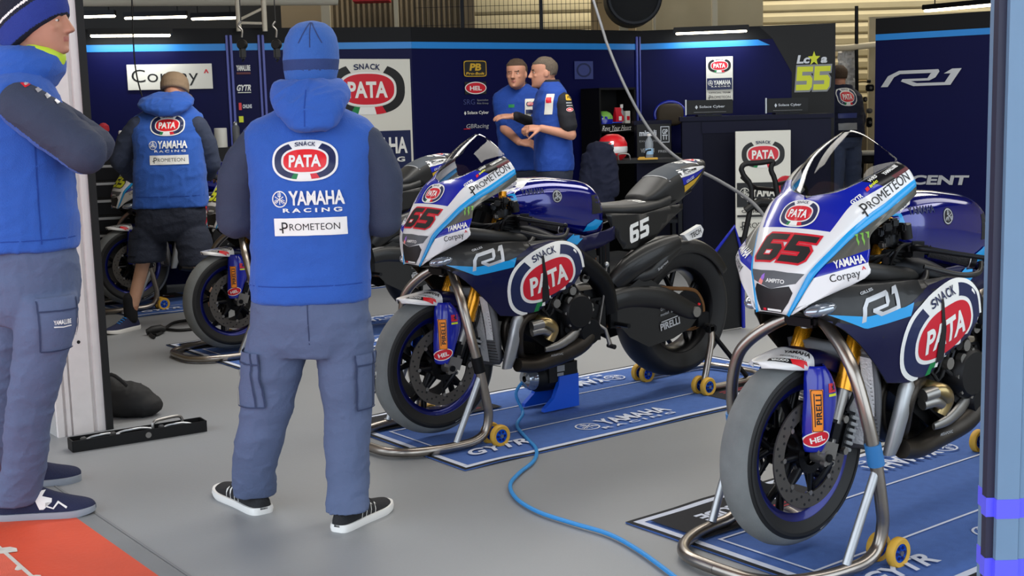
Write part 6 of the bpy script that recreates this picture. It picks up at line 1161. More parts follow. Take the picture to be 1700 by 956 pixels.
# cart with a white cylinder, between the capped man and the man in the beanie
c = at_y(376, 244, 10.62); t = put('tool_cart', 'dark tool cart standing behind the motorcycle left of the blue beanie person', 'cart', (c.x, 10.62, 0), R(15)); zt = c.z
mb = MB(); mb.box((0, 0, zt - .06), (.36, .40, .12), 'black_plastic', None, .1); mb.box((0, 0, .45), (.36, .40, .05), 'black_plastic', None, .1); mb.box((0, 0, zt * .62), (.34, .38, .16), 'dark_metal', None, .1); part(mb, 'trays', t)
for sx in (1, -1):
    for sy in (1, -1): mb = MB(); mb.box((sx * .165, sy * .185, zt / 2 + .03), (.03, .03, zt - .06), 'dark_metal', None, .1); lg = part(mb, 'post', t); mb = MB(); mb.lathe([(.005, -.012), (.035, -.012), (.035, .012), (.005, .012)], (sx * .165, sy * .185, .035), (0, 1, 0), 'rubber', 16); part(mb, 'wheel', lg)
q = Vector((c.x - .02, 10.52, zt)); t = put('paper_roll', 'white upright cylinder standing on the dark tool cart', 'roll', q); mb = MB(); mb.lathe([(.001, 0), (.050, 0), (.052, .004), (.052, .155), (.048, .16), (.018, .16), (.016, .05), (.001, .05)], (0, 0, 0), (0, 0, 1), 'sign_white', 28); part(mb, 'roll', t)
q = Vector((c.x + .10, 10.56, zt)); t = put('spray_can', 'grey spray can beside the white cylinder on the cart', 'can', q); mb = MB(); mb.lathe([(.001, 0), (.03, 0), (.031, .01), (.031, .16), (.02, .18), (.001, .18)], (0, 0, 0), (0, 0, 1), 'hose_grey', 20); part(mb, 'body', t); mb = MB(); mb.lathe([(.018, .178), (.018, .20), (.01, .21), (.001, .21)], (0, 0, 0), (0, 0, 1), 'alu', 16); part(mb, 'nozzle', t)
# counter by the right wall, screens and boards
def counter(name, label, x0, x1, ytop, Y, dep, m, inset=True, rz=-.12):
    a = at_y(x0, ytop, Y); b = at_y(x1, ytop, Y); w = (b - a).length; cz = (a.z + b.z) / 2; t = put(name, label, 'counter', ((a.x + b.x) / 2, Y + dep / 2, 0), rz); mb = MB(); mb.box((0, 0, cz / 2 - .02), (w, dep, cz - .04), m, None, .01); part(mb, 'carcass', t); mb = MB(); mb.box((0, 0, cz - .02), (w + .04, dep + .04, .04), m, None, .1); part(mb, 'worktop', t)
    if inset: mb = MB(); mb.box((-.10, -dep / 2 - .006, cz * .5), (w * .56, .014, cz * .88), 'wall_dark', None, .05); part(mb, 'front_panel', t); mb = MB(); mb.box((-.10, -dep / 2 - .012, cz - .10), (w * .58, .02, .10), 'desk_navy', None, .05); part(mb, 'front_rail', t)
    return t, cz
t, cz1 = counter('reception_counter', 'tall dark navy counter by the right wall with two screens on top', 1140, 1384, 191, 11.3, .6, 'desk_navy')
def screen(label, x0, x1, y0, y1, Y):
    c = at_y((x0 + x1) / 2, (y0 + y1) / 2, Y); w = px_w(x0, x1, Y); h = px_w(y0, y1, Y); t = put('monitor', label, 'screen', (c.x, Y, cz1), FACE, 'screens on the counter'); hh = c.z - cz1
    mb = MB(); mb.box((0, 0, hh), (w, .03, h), 'black_plastic', None, .15); part(mb, 'back_cover', t); mb = MB(); mb.box((-w / 2 - .006, .004, hh), (.012, .03, h * 1.1), 'alu', None, .2); part(mb, 'edge', t); mb = MB(); mb.box((0, .03, hh * .5), (.06, .03, hh), 'dark_metal', None, .2); mb.box((0, .06, .008), (.22, .16, .016), 'dark_metal', None, .2); part(mb, 'stand', t)
    flat_art('lettering', t, txt('Solace Cyber', .05 * w, 0, .55 * w, .22 * h, 'silver_ink', .01) + poly([(-.32 * w, 0), (-.29 * w, .15 * h), (-.26 * w, 0), (-.29 * w, -.15 * h)], 'silver_ink') + rect(0, -.36 * h, .7 * w, .02 * h, 'grey_ink'), (0, -.017, hh), (1, 0, 0), (0, 0, 1))
screen('left black screen back with white lettering on the counter', 1140, 1216, 166, 189, 11.5); screen('right black screen back with white lettering, below the lime number', 1273, 1341, 163, 186, 11.5)
def board(label, x0, x1, y0, y1, Y, art, m='sign_white', foot=True, cat='sign', name='team_board'):
    a = at_y((x0 + x1) / 2, y0, Y); b = at_y((x0 + x1) / 2, y1, Y); w = px_w(x0, x1, Y); h = (a.z - b.z); t = put(name, label, cat, (b.x, Y, 0), FACE); mb = MB(); mb.box((0, 0, b.z + h / 2), (w, .02, h), m, None, .1); part(mb, 'board', t)
    if foot: mb = MB(); mb.box((-w * .35, .05, b.z / 2), (.04, .03, b.z), 'dark_metal', None, .1); mb.box((w * .35, .05, b.z / 2), (.04, .03, b.z), 'dark_metal', None, .1); mb.box((0, .06, .012), (w * .9, .25, .024), 'dark_metal', None, .1); part(mb, 'foot', t)
    flat_art('lettering', t, art(w, h), (0, -.0115, b.z + h / 2), (1, 0, 0), (0, 0, 1)); return t
def team2(w, h): return xf(snack(None, 'black_ink', 'red'), w * .42, w * .44, 0, h * .28) + rect(0, -h * .10, w * .96, h * .23, 'black_ink') + xf(racing('sign_white'), w * .43, w * .45, 0, -h * .10) + txt('OFFICIAL TEAM', 0, -h * .255, w * .8, h * .03, 'black_ink', .02) + rect(0, -h * .30, w * .96, h * .02, 'black_ink') + xf(prometeon('black_ink'), w * .43, w * .46, 0, -h * .39)
board('white board with a red oval badge standing in front of the tall counter', 1221, 1312, 217, 392, 11.05, team2)
t, cz2 = counter('low_counter', 'lower navy counter with a black poster, left of the tall counter', 1058, 1113, 200, 11.75, .42, 'desk_navy', False, -.05)
board('black poster with grey partner lettering on the lower navy counter', 1058, 1114, 206, 264, 11.62, lambda w, h: txt('minoli', -.18 * w, .25 * h, .5 * w, .17 * h, 'silver_ink', .03) + rect(.32 * w, .2 * h, .26 * w, .46 * h, 'silver_ink') + rect(.32 * w, .2 * h, .22 * w, .42 * h, 'black_ink') + txt('GP', .32 * w, .28 * h, .16 * w, .14 * h, 'silver_ink', .03) + txt('TT', .32 * w, .12 * h, .16 * w, .14 * h, 'silver_ink', .03) + txt('EXHAUSTS', -.18 * w, .02 * h, .5 * w, .05 * h, 'grey_ink') + txt('VENUM', -.2 * w, -.25 * h, .4 * w, .12 * h, 'grey_ink', .03) + txt('FREEM', .3 * w, -.28 * h, .36 * w, .07 * h, 'grey_ink', .03), 'black_plastic', False, name='poster')
c = at_y(1112, 190, 12.52); t = put('office_chair', 'chair with a rounded brown back and blue rim behind the counters', 'chair', (c.x, 12.52, 0), FACE)
mb = MB(); mb.loft([ring_at(Vector((0, y, c.z)), w, h, Vector((1, 0, 0)), Z3, 3, 24) for y, w, h in ((-.05, .10, .08), (-.04, .13, .105), (.0, .14, .115), (.03, .12, .10))], 'brown_dark'); part(mb, 'backrest', t, 60); mb = MB(); mb.tube([Vector((.15 * math.cos(R(a)), -.01, c.z + .125 * math.sin(R(a)))) for a in range(-20, 201, 20)], .016, 'blue_panel', 10, 2); part(mb, 'rim', t); mb = MB(); mb.box((0, -.10, .92), (.36, .32, .08), 'black_rough', None, .3); part(mb, 'seat', t); mb = MB(); mb.cyl((0, -.12, .05), (0, -.12, .90), .03, 'dark_metal'); mb.tube([(0, .0, .95), (0, .05, 1.1), (0, .03, c.z)], .02, 'dark_metal'); part(mb, 'column', t)
for k in range(5): a = R(72 * k); mb = MB(); mb.tube([(0, -.12, .10), (.22 * math.cos(a), -.10 + .22 * math.sin(a), .05)], .018, 'dark_metal'); lg = part(mb, 'leg', t); mb = MB(); mb.ell((.22 * math.cos(a), -.10 + .22 * math.sin(a), .028), (.028, .028, .028), 'rubber', None, 12, 8); part(mb, 'caster', lg)
# open black shelf with a cap and pouches, lettering on its edge
o, a, d, n = WM; c0 = on_plane(1011, 240, a, n, .20); rz = math.atan2(d.y, d.x); w = .42; t = put('shelf_unit', 'black open shelf unit with white script on its edge, right of the talking people', 'shelf', (c0.x, c0.y, 0), rz); zt = at_y(1011, 148, c0.y).z; zs = at_y(1011, 206, c0.y).z
mb = MB(); mb.box((0, .14, zt / 2), (w, .02, zt), 'black_plastic', None, .05); 
for sx in (1, -1): mb.box((sx * w / 2, 0, zt / 2), (.02, .30, zt), 'black_plastic', None, .05)
mb.box((0, 0, zt), (w + .02, .30, .02), 'black_plastic', None, .05); part(mb, 'carcass', t); mb = MB(); mb.box((0, -.01, zs - .04), (w + .03, .32, .085), 'black_plastic', None, .08); sh = part(mb, 'shelf_board', t); flat_art('shelf_lettering', sh, txt('Revs Your Heart', -.03, 0, w * .82, .050, 'white_flat', .0, .3) + poly([(-.12, -.034), (.14, -.022), (.14, -.018), (-.12, -.028)], 'white_flat'), (0, -.1715, zs - .038), (1, 0, 0), (0, 0, 1)); mb = MB(); mb.box((0, 0, .45), (w, .28, .02), 'black_plastic', None, .05); part(mb, 'shelf_board', t)
SM = Matrix.Translation(t.location) @ Matrix.Rotation(rz, 4, 'Z'); sp = lambda x, y, z: SM @ Vector((x, y, z))
q = sp(-.10, -.06, zs + .003); t = put('cap', 'blue baseball cap with a green patch on the black shelf', 'cap', q, rz); mb = MB(); mb.lathe([(.095, .0), (.097, .03), (.090, .07), (.068, .10), (.03, .118), (.001, .12)], (-.01, 0, 0), (0, 0, 1), 'blue_panel', 28); part(mb, 'crown', t); mb = MB(); mb.loft([ring_at(Vector((.09, -.02, .012 + z)), .10, .075, Vector((1, 0, 0)), Vector((0, 1, 0)), 2.2) for z in (-.005, .005)], 'plastic_blue'); part(mb, 'peak', t); mb = MB(); mb.lathe([(.092, .045), (.086, .075), (.066, .103), (.03, .12)], (-.008, -.006, .002), (0, 0, 1), 'green_claw', 10); part(mb, 'patch', t)
for i, (x, lb, m, hh) in enumerate(((.06, 'red snack pouch beside the cap on the black shelf', 'red', .155), (.10, 'pale bottle between the red pouch and the red box on the shelf', 'grey_ink', .18), (.16, 'small red and white box at the right end of the shelf', 'sign_white', .12))):
    q = sp(x, -.08, zs + .003); t = put(('snack_pouch', 'flask', 'carton')[i], lb, ('pouch', 'bottle', 'box')[i], q, rz); mb = MB()
    if i == 0: mb.loft([[Vector((-.05, -.02, 0)), Vector((.05, -.02, 0)), Vector((.05, .02, 0)), Vector((-.05, .02, 0))], [Vector((-.045, -.028, .06)), Vector((.045, -.028, .06)), Vector((.045, .028, .06)), Vector((-.045, .028, .06))], [Vector((-.045, -.004, hh)), Vector((.045, -.004, hh)), Vector((.045, .004, hh)), Vector((-.045, .004, hh))]], m)
    elif i == 1: mb.lathe([(.001, 0), (.022, 0), (.024, .01), (.024, .11), (.012, .135), (.012, hh), (.001, hh)], (0, 0, 0), (0, 0, 1), m, 20)
    else: mb.box((0, 0, hh / 2), (.055, .05, hh), m, None, .06)
    part(mb, 'body', t)
    if i != 1: flat_art('front_print', t, rect(0, 0, .035, .04, 'white_flat' if i == 0 else 'red'), (0, -.029 if i == 0 else -.0255, .05), (1, 0, 0), (0, 0, 1))
    else: mb = MB(); mb.lathe([(.015, hh - .03), (.015, hh + .004), (.001, hh + .004)], (0, 0, 0), (0, 0, 1), 'sole_white', 16); part(mb, 'cap', t)
# workbench with a bottle, in front of the shelves
Y = 10.7; a = at_y(1000, 268, Y); b = at_y(1136, 262, Y); zt = (a.z + b.z) / 2; t = put('workbench', 'black topped bench with a bottle on it, behind the tail of the motorcycle seen whole', 'table', ((a.x + b.x) / 2, Y + .25, 0), FACE); w = b.x - a.x
mb = MB(); mb.box((0, 0, zt - .015), (w, .5, .03), 'black_plastic', None, .1); part(mb, 'table_top', t); mb = MB(); mb.box((0, 0, zt * .45), (w * .9, .42, .03), 'dark_metal', None, .1); part(mb, 'lower_shelf', t)
for sx in (1, -1):
    for sy in (1, -1): mb = MB(); mb.box((sx * w * .45, sy * .21, zt / 2 - .015), (.035, .035, zt - .03), 'dark_metal', None, .1); part(mb, 'leg', t)
mb = MB(); mb.tube([(-w * .30, -.24, zt), (-w * .30, -.25, zt + .05), (-w * .18, -.25, zt + .05), (-w * .16, -.24, zt)], .008, 'steel', 8, 3); part(mb, 'rail', t); mb = MB(); mb.tube([(w * .02, -.23, zt), (w * .04, -.24, zt + .07), (w * .10, -.23, zt + .08)], .007, 'dark_metal', 8, 3); part(mb, 'hook', t)
q = at_y(1078, 266, Y + .12); q.z = zt; t = put('water_bottle', 'clear plastic water bottle with a pale label on the bench', 'bottle', q); mb = MB(); mb.lathe([(.001, 0), (.034, 0), (.036, .01), (.034, .05), (.036, .12), (.035, .15), (.014, .185), (.014, .20), (.001, .20)], (0, 0, 0), (0, 0, 1), 'bottle', 24); part(mb, 'body', t); mb = MB(); mb.lathe([(.016, .195), (.016, .215), (.001, .215)], (0, 0, 0), (0, 0, 1), 'sole_white', 16); part(mb, 'cap', t); mb = MB(); mb.lathe([(.0365, .04), (.0365, .09)], (0, 0, 0), (0, 0, 1), 'label_blue', 24); part(mb, 'label', t)
q = at_y(1074, 267, Y + .05); q.z = zt; t = put('plank', 'short pale wooden strip on the bench under the bottle', 'strip', q, FACE); mb = MB(); mb.box((0, -.06, .008), (.17, .04, .016), 'castor', None, .1); mb.box((-.05, -.06, .020), (.05, .03, .008), 'castor', None, .1); part(mb, 'strip', t)
q = at_y(1062, 290, Y + .2); q.z = zt * .45 + .015; t = put('canister', 'gold coloured canister on the lower shelf of the bench', 'canister', q); mb = MB(); mb.lathe([(.001, 0), (.035, 0), (.036, .01), (.036, .18), (.02, .20), (.001, .20)], (0, 0, 0), (0, 0, 1), 'gold_ink', 24); part(mb, 'body', t); mb = MB(); mb.lathe([(.018, .198), (.018, .215), (.001, .215)], (0, 0, 0), (0, 0, 1), 'dark_metal', 16); part(mb, 'cap', t)
# chair with a jacket hung over it and a helmet on the bench end
c = at_y(994, 246, 10.4); t = put('jacket', 'dark blue jacket hung over a stand left of the bench', 'jacket', (c.x, 10.4, 0)); mb = MB()
chain(mb, [(c + Vector((-.03, 0, -.02)), .07), (c + Vector((.05, 0, -.03)), .07)]); mb.loft([ring_at(Vector((c.x + .0, 10.4, z)), w, .08, Vector((1, 0, 0)), Vector((0, 1, 0)), 2.3) for z, w in ((c.z - .48, .11), (c.z - .3, .13), (c.z - .1, .13), (c.z + .02, .07))], 'skin'); chain(mb, [(c + Vector((-.08, 0, -.08)), .06), (c + Vector((-.13, -.02, -.40)), .05)]); chain(mb, [(c + Vector((.09, 0, -.08)), .055), (c + Vector((.12, -.02, -.36)), .045)]); blob(mb, 'cloth', t, 'jacket_dark', .010, 3, .016, (10, 10, 8), 6)
mb = MB(); mb.cyl((c.x, 10.4, 0.02), (c.x, 10.4, c.z - .05), .014, 'dark_metal'); mb.lathe([(.001, .0), (.16, .0), (.16, .015), (.02, .03)], (c.x, 10.4, 0), (0, 0, 1), 'dark_metal', 24); adopt(part(mb, 'stand_pole', None), t)
q = at_y(1017, 250, Y + .15); q.z = zt; t = put('crash_helmet', 'red and white crash helmet on the left end of the bench', 'helmet', q, R(200)); mb = MB(); mb.lathe([(.085, .0), (.115, .03), (.128, .08), (.125, .14), (.10, .19), (.05, .218), (.001, .222)], (0, 0, 0), (0, 0, 1), 'red_bright', 32); he = part(mb, 'shell', t, 60); mb = MB(); mb.lathe([(.1235, .06), (.1295, .075), (.1295, .10), (.127, .115)], (0, 0, 0), (0, 0, 1), 'white_gloss', 32); part(mb, 'band', t, 60); mb = MB(); mb.grid([[(.125 * math.cos(R(a)) * k, .125 * math.sin(R(a)) * k, z) for a in (-70, -35, 0, 35, 70)] for z, k in ((.09, 1.04), (.125, 1.045), (.16, .95))], 'lens', 3); part(mb, 'visor', t, 60)
c = at_y(979, 268, 11.3); t = put('orange_case', 'narrow orange case standing left of the bench', 'case', (c.x, 11.3, 0), FACE); hh = c.z + .07; mb = MB(); mb.box((0, 0, hh / 2), (.07, .2, hh), 'orange', None, .1); part(mb, 'shell', t); mb = MB(); mb.box((0, 0, hh * .86), (.075, .205, .02), 'sign_white', None, .1); part(mb, 'band', t)
# black tube trolley in front of the leaning board
Y = 9.4; P_ = lambda x, y, dy=0: at_y(x, y, Y + dy); t = put('tube_trolley', 'black tubular trolley frame standing in front of the white team board', 'trolley', (P_(1262, 400).x, Y, 0)); mb = MB()
fl = lambda x, y, dy=0: Vector((P_(x, 330, dy).x, Y + dy, .03))
mb.tube([fl(1215, 0), P_(1248, 330), P_(1234, 290), P_(1231, 280), P_(1238, 272), P_(1262, 270), P_(1283, 268), P_(1280, 282), P_(1290, 320), fl(1300, 0)], .020, 'black_plastic', 12, 4); mb.tube([P_(1232, 294), P_(1255, 312, .1), P_(1300, 330, .3), fl(1320, 0, .3)], .016, 'black_plastic', 10, 3); mb.tube([P_(1288, 306), P_(1330, 302, .2), P_(1345, 340, .3)], .015, 'black_plastic', 10, 3); mb.tube([P_(1238, 350), P_(1262, 335), P_(1290, 340)], .03, 'black_plastic', 10, 3); adopt(part(mb, 'frame', None), t)
mb = MB(); mb.ell(P_(1278, 345, .1), (.13, .10, .06), 'black_rough', Matrix.Rotation(.15, 3, 'Y')); adopt(part(mb, 'padded_seat', None), t); mb = MB(); mb.lathe([(.07, -.02), (.10, -.02), (.105, 0), (.10, .02), (.07, .02)], P_(1306, 314, .2), (.4, -1, .2), 'red_cloth', 24, True); adopt(part(mb, 'grip_ring', None), t)
for x in (1215, 1300): mb = MB(); c = fl(x, 0); mb.lathe([(.01, -.015), (.05, -.015), (.05, .015), (.01, .015)], c + Vector((0, 0, .02)), (0, 1, 0), 'rubber', 20); adopt(part(mb, 'wheel', None), t)
# folded blue-edged screen left of the nearest motorcycle's nose
Y = 7.7; P_ = lambda x, y, dy=0: at_y(x, y, Y + dy); f0 = on_floor(1176, 466); t = put('wind_break', 'folded black screen with violet edges, left of the nearest motorcycle nose', 'screen', (P_(1205, 430).x, Y, 0)); mb = MB(); a, b, c = P_(1188, 420), P_(1219, 378), P_(1229, 420); 
a0, c0 = Vector((a.x - .03, Y - .02, 0.01)), Vector((c.x + .03, Y + .12, 0.01)); mb.loft([[v, v + Vector((0, .03, 0))] + [w_ + Vector((0, .03, 0)), w_] for v, w_ in ((a0, c0), (a, c), (b, b + Vector((.004, 0, 0))))], 'black_plastic'); adopt(part(mb, 'panel', None, 20), t); mb = MB(); mb.tube([a0 + Vector((-.01, -.01, .0)), a + Vector((-.01, -.01, 0)), b + Vector((0, -.01, .01)), c + Vector((.01, -.01, 0)), c0 + Vector((.01, -.01, 0))], .012, 'blue_panel', 10); adopt(part(mb, 'edge_tube', None), t)
# stool, pipes and foil at the gap in the walls
c = at_y(1442, 252, 13.62); t = put('stool', 'black stool with a pale padded top standing in the gap of the walls', 'stool', (c.x, 13.62, 0)); zt = c.z; mb = MB(); mb.lathe([(.001, -.03), (.17, -.03), (.18, -.01), (.17, .01), (.001, .015)], (0, 0, zt), (0, 0, 1), 'sign_white', 28); part(mb, 'seat', t); mb = MB(); mb.lathe([(.16, -.12), (.175, -.10), (.175, -.035), (.001, -.03)], (0, 0, zt), (0, 0, 1), 'black_plastic', 28); part(mb, 'seat_base', t)
for k in range(4): a = R(45 + 90 * k); mb = MB(); mb.tube([(.12 * math.cos(a), .12 * math.sin(a), zt - .1), (.2 * math.cos(a), .2 * math.sin(a), .01)], .015, 'dark_metal', 10); part(mb, 'leg', t)
mb = MB(); mb.lathe([(.155, -.008), (.17, -.008), (.17, .008), (.155, .008)], (0, 0, .3), (0, 0, 1), 'dark_metal', 28, True); part(mb, 'foot_ring', t)
Y = 14.02; a, b = at_y(1391, 84, Y), at_y(1421, 330, Y); t = put('foil_sheet', 'crumpled silver insulation sheet on the wall behind the jacketed person', 'sheet', (a.x, Y, 0)); mb = MB(); V = []; F = []; random.seed(5); NX, NZ = 10, 60
for j in range(NZ + 1):
    for i in range(NX + 1): V.append((a.x + (b.x - a.x) * i / NX, Y + random.uniform(-.022, .022), b.z + (a.z - b.z) * j / NZ))
for j in range(NZ):
    for i in range(NX): F.append((j * (NX + 1) + i, j * (NX + 1) + i + 1, (j + 1) * (NX + 1) + i + 1, (j + 1) * (NX + 1) + i))
mb.add(V, F, 'foil'); adopt(part(mb, 'foil', None, 5), t)
for lb, pts, r_, m in (('pale horizontal pipe crossing the gap above the silver sheet', ((1386, 80), (1410, 79), (1458, 74)), .035, 'cream'), ('dark vertical pipe between the silver sheet and the cream wall', ((1422, 10), (1422, 90), (1423, 200), (1424, 330)), .02, 'dark_metal'), ('thin brass rod sticking out of the cream wall at head height', ((1421, 136), (1432, 135), (1439, 135)), .012, 'titan_warm')):
    P3 = [at_y(x, y, 13.95) for x, y in pts]; t = put('pipe', lb, 'pipe', (P3[0].x, P3[0].y, 0)); mb = MB(); mb.tube(P3, r_, m, 12); adopt(part(mb, 'tube', None), t); mb = MB(); mb.tube([P3[-1], P3[-1] + (P3[-1] - P3[-2]).normalized() * .04], r_ * 1.5, 'dark_metal', 12); adopt(part(mb, 'fitting', None), t)
for i, (x, y, w, h, lb) in enumerate(((1444, 146, 13, 11, 'dark socket box on the cream wall, upper of the fittings'), (1436, 165, 6, 8, 'small dark valve on the cream wall below the socket box'), (1443, 184, 9, 8, 'grey fitting on the cream wall, third from the top'), (1443, 203, 9, 16, 'dark fitting on the cream wall, lowest of the fittings'))):
    c = at_y(x, y, 13.96); t = put('wall_fitting', lb, 'fitting', c, FACE, 'fittings on the cream wall'); mb = MB(); mb.box((0, 0, 0), (w * .0067, .05, h * .0067), ('dark_metal', 'dark_metal', 'hose_grey', 'dark_metal')[i], None, .2); part(mb, 'body', t); mb = MB(); mb.cyl((0, -.025, 0), (0, -.05, 0), .015, 'steel', 12); part(mb, 'knob', t)
# hoses and cables from the roof
def hang(name, label, pts, r_, m, cat):
    P3 = [at_y(x, y, Y) for x, y, Y in pts]; dd = (P3[0] - P3[1]).normalized(); P3 = [P3[0] + dd * ((4.3 - P3[0].z) / dd.z)] + P3; t = put(name, label, cat, (P3[0].x, P3[0].y, 4.3)); mb = MB(); mb.tube(P3, r_, m, 10, 5); adopt(part(mb, 'hose' if r_ > .008 else 'wire', None), t); mb = MB(); mb.cyl(P3[0] - Z3 * .06, P3[0], r_ * 3, 'dark_metal', 14); adopt(part(mb, 'ceiling_clip', None), t); return t
hang('air_hose', 'grey hose hanging from the roof in a long curve to the nearest motorcycle', ((985, 0, 8.8), (1010, 78, 8.5), (1045, 158, 8.1), (1085, 224, 7.8), (1130, 266, 7.4), (1190, 298, 7.0), (1236, 326, 6.7), (1262, 350, 6.5), (1290, 392, 6.3)), .0095, 'hose_grey', 'hose')
hang('cable', 'thin black cable hanging in front of the white sponsor sign', ((219, 0, 9.9), (221, 60, 9.9), (224, 105, 9.9), (229, 135, 9.9), (236, 160, 9.9)), .006, 'cable_black', 'cable')
for x, lb in ((402, 'black spring balancer hanging between the pale strips, left of the pair'), (459, 'black spring balancer hanging just left of the blue beanie')):
    c = at_y(x, 74, 9.0); t = put('spring_balancer', lb, 'balancer', c, .3, 'hanging spring balancers'); mb = MB(); mb.lathe([(.001, -.028), (.028, -.028), (.036, -.015), (.036, .015), (.028, .028), (.001, .028)], (0, 0, 0), (.4, 1, 0), 'black_plastic', 24); mb.box((0, 0, -.05), (.045, .05, .10), 'black_plastic', None, .25); part(mb, 'drum', t); mb = MB(); mb.tube([(0, 0, .05), (.004, 0, .10), (-.02, 0, .13), (0, 0, .16)], .007, 'steel', 8, 3); part(mb, 'hook', t); mb = MB(); mb.cyl((0, 0, .15), (0, 0, 4.3 - c.z), .004, 'cable_black', 8); part(mb, 'wire', t); mb = MB(); mb.tube([(0, 0, -.07), (.01, 0, -.10), (-.005, 0, -.12)], .006, 'dark_metal', 8); part(mb, 'lower_hook', t)
# roof steelwork and lamps seen over the walls
Y = 10.9; t = put('truss', 'pale steel truss piece of two uprights and a brace above the left wall', 'truss', at_y(418, 50, Y)); mb = MB()
for x in (397, 440): a = at_y(x, 52, Y); mb.cyl(a, (a.x, a.y, 4.28), .022, 'truss_white', 14)
mb.cyl(at_y(397, 38, Y), at_y(440, 39, Y), .012, 'truss_white', 10); mb.cyl(at_y(399, 32, Y), at_y(440, 12, Y), .012, 'truss_white', 10); mb.cyl(at_y(397, -30, Y), at_y(440, -28, Y), .012, 'truss_white', 10); adopt(part(mb, 'steelwork', None), t)
a, b = at_y(60, 2, 11.6), at_y(560, 0, 12.4); t = put('roof_beam', 'long cream tube running along the top above the lit lamp row', 'beam', (a + b) / 2); mb = MB(); mb.cyl(a, b, .05, 'truss_white', 16); adopt(part(mb, 'tube', None), t); mb = MB(); mb.cyl(a.lerp(b, .3), Vector((a.lerp(b, .3).x, a.lerp(b, .3).y, 4.3)), .015, 'dark_metal'); mb.cyl(a.lerp(b, .8), Vector((a.lerp(b, .8).x, a.lerp(b, .8).y, 4.3)), .015, 'dark_metal'); adopt(part(mb, 'hanger', None), t)
def lamp(label, x0, y0, x1, y1, Y0, Y1, m, w=.05, power=0, group='roof lamps'):
    a, b = at_y(x0, y0, Y0), at_y(x1, y1, Y1); d = (b - a); L_ = d.length; c = (a + b) / 2; t = put('ceiling_lamp', label, 'lamp', c, math.atan2(d.y, d.x), group); mb = MB(); mb.box((0, 0, .035), (L_, w * 1.6, .05), 'dark_metal', None, .1); part(mb, 'housing', t); mb = MB(); mb.box((0, 0, 0), (L_ * .98, w, .025), m, None, .3); part(mb, 'tube', t)
    for s_ in (-.35, .35): mb = MB(); mb.cyl((s_ * L_, 0, .05), (s_ * L_, 0, 4.3 - c.z), .006, 'dark_metal', 8); part(mb, 'hanger', t)
    if power: l = area('lamp_light', c - Z3 * .03, (0, 0, math.atan2(d.y, d.x)), L_, .06, power, (1, .95, .85)); 
    return t
lamp('lit tube lamp at the far left of the bright row', 120, 27, 192, 28, 13.5, 13.5, 'tube_light'); lamp('longest lit tube lamp in the middle of the bright row', 206, 28, 311, 30, 13.5, 13.5, 'tube_light'); lamp('lit tube lamp beside the pale truss, right of the bright row', 317, 30, 394, 31, 13.5, 13.5, 'tube_light'); lamp('dim tube lamp below the bright row on the left', 150, 47, 215, 47, 16, 16, 'tube_light_dim'); lamp('dim tube lamp below the bright row, nearer the truss', 232, 47, 268, 47, 16, 16, 'tube_light_dim')
def wall_lamp(label, W_, x0, y0, x1, y1, power):
    o, a, d, n = W_; A_, B_ = on_plane(x0, y0, a, n, .20), on_plane(x1, y1, a, n, .20); dd = B_ - A_; L_ = dd.length; c = (A_ + B_) / 2; rz = math.atan2(d.y, d.x); t = put('wall_lamp', label, 'lamp', c, rz, 'lamps along the wall tops'); mb = MB(); mb.box((0, .0, .035), (L_ * 1.06, .10, .05), 'black_plastic', None, .1); part(mb, 'housing', t); mb = MB(); mb.box((0, -.01, .0), (L_, .035, .02), 'tube_light', None, .3); part(mb, 'tube', t)
    for s_ in (-.4, .4): mb = MB(); mb.box((s_ * L_, .09, .03), (.03, .18, .02), 'black_plastic', None, .1); part(mb, 'bracket', t)
    l = area('wall_lamp_light', c - Z3 * .03 + n * .0, (R(28), 0, rz), L_, .05, power, (.9, .96, 1)); l.rotation_euler = (R(28), 0, rz)
wall_lamp('slim lamp along the top of the left wall over the white sponsor sign', WL, 150, 59, 283, 60, 3); wall_lamp('slim lamp in a black hood at the top of the right wall', WR, 1122, 57, 1240, 51, 4)
lamp('long lit tube lamp at the top right above the model lettering', 1535, 17, 1652, 9, 13.2, 12.6, 'tube_light', .07)
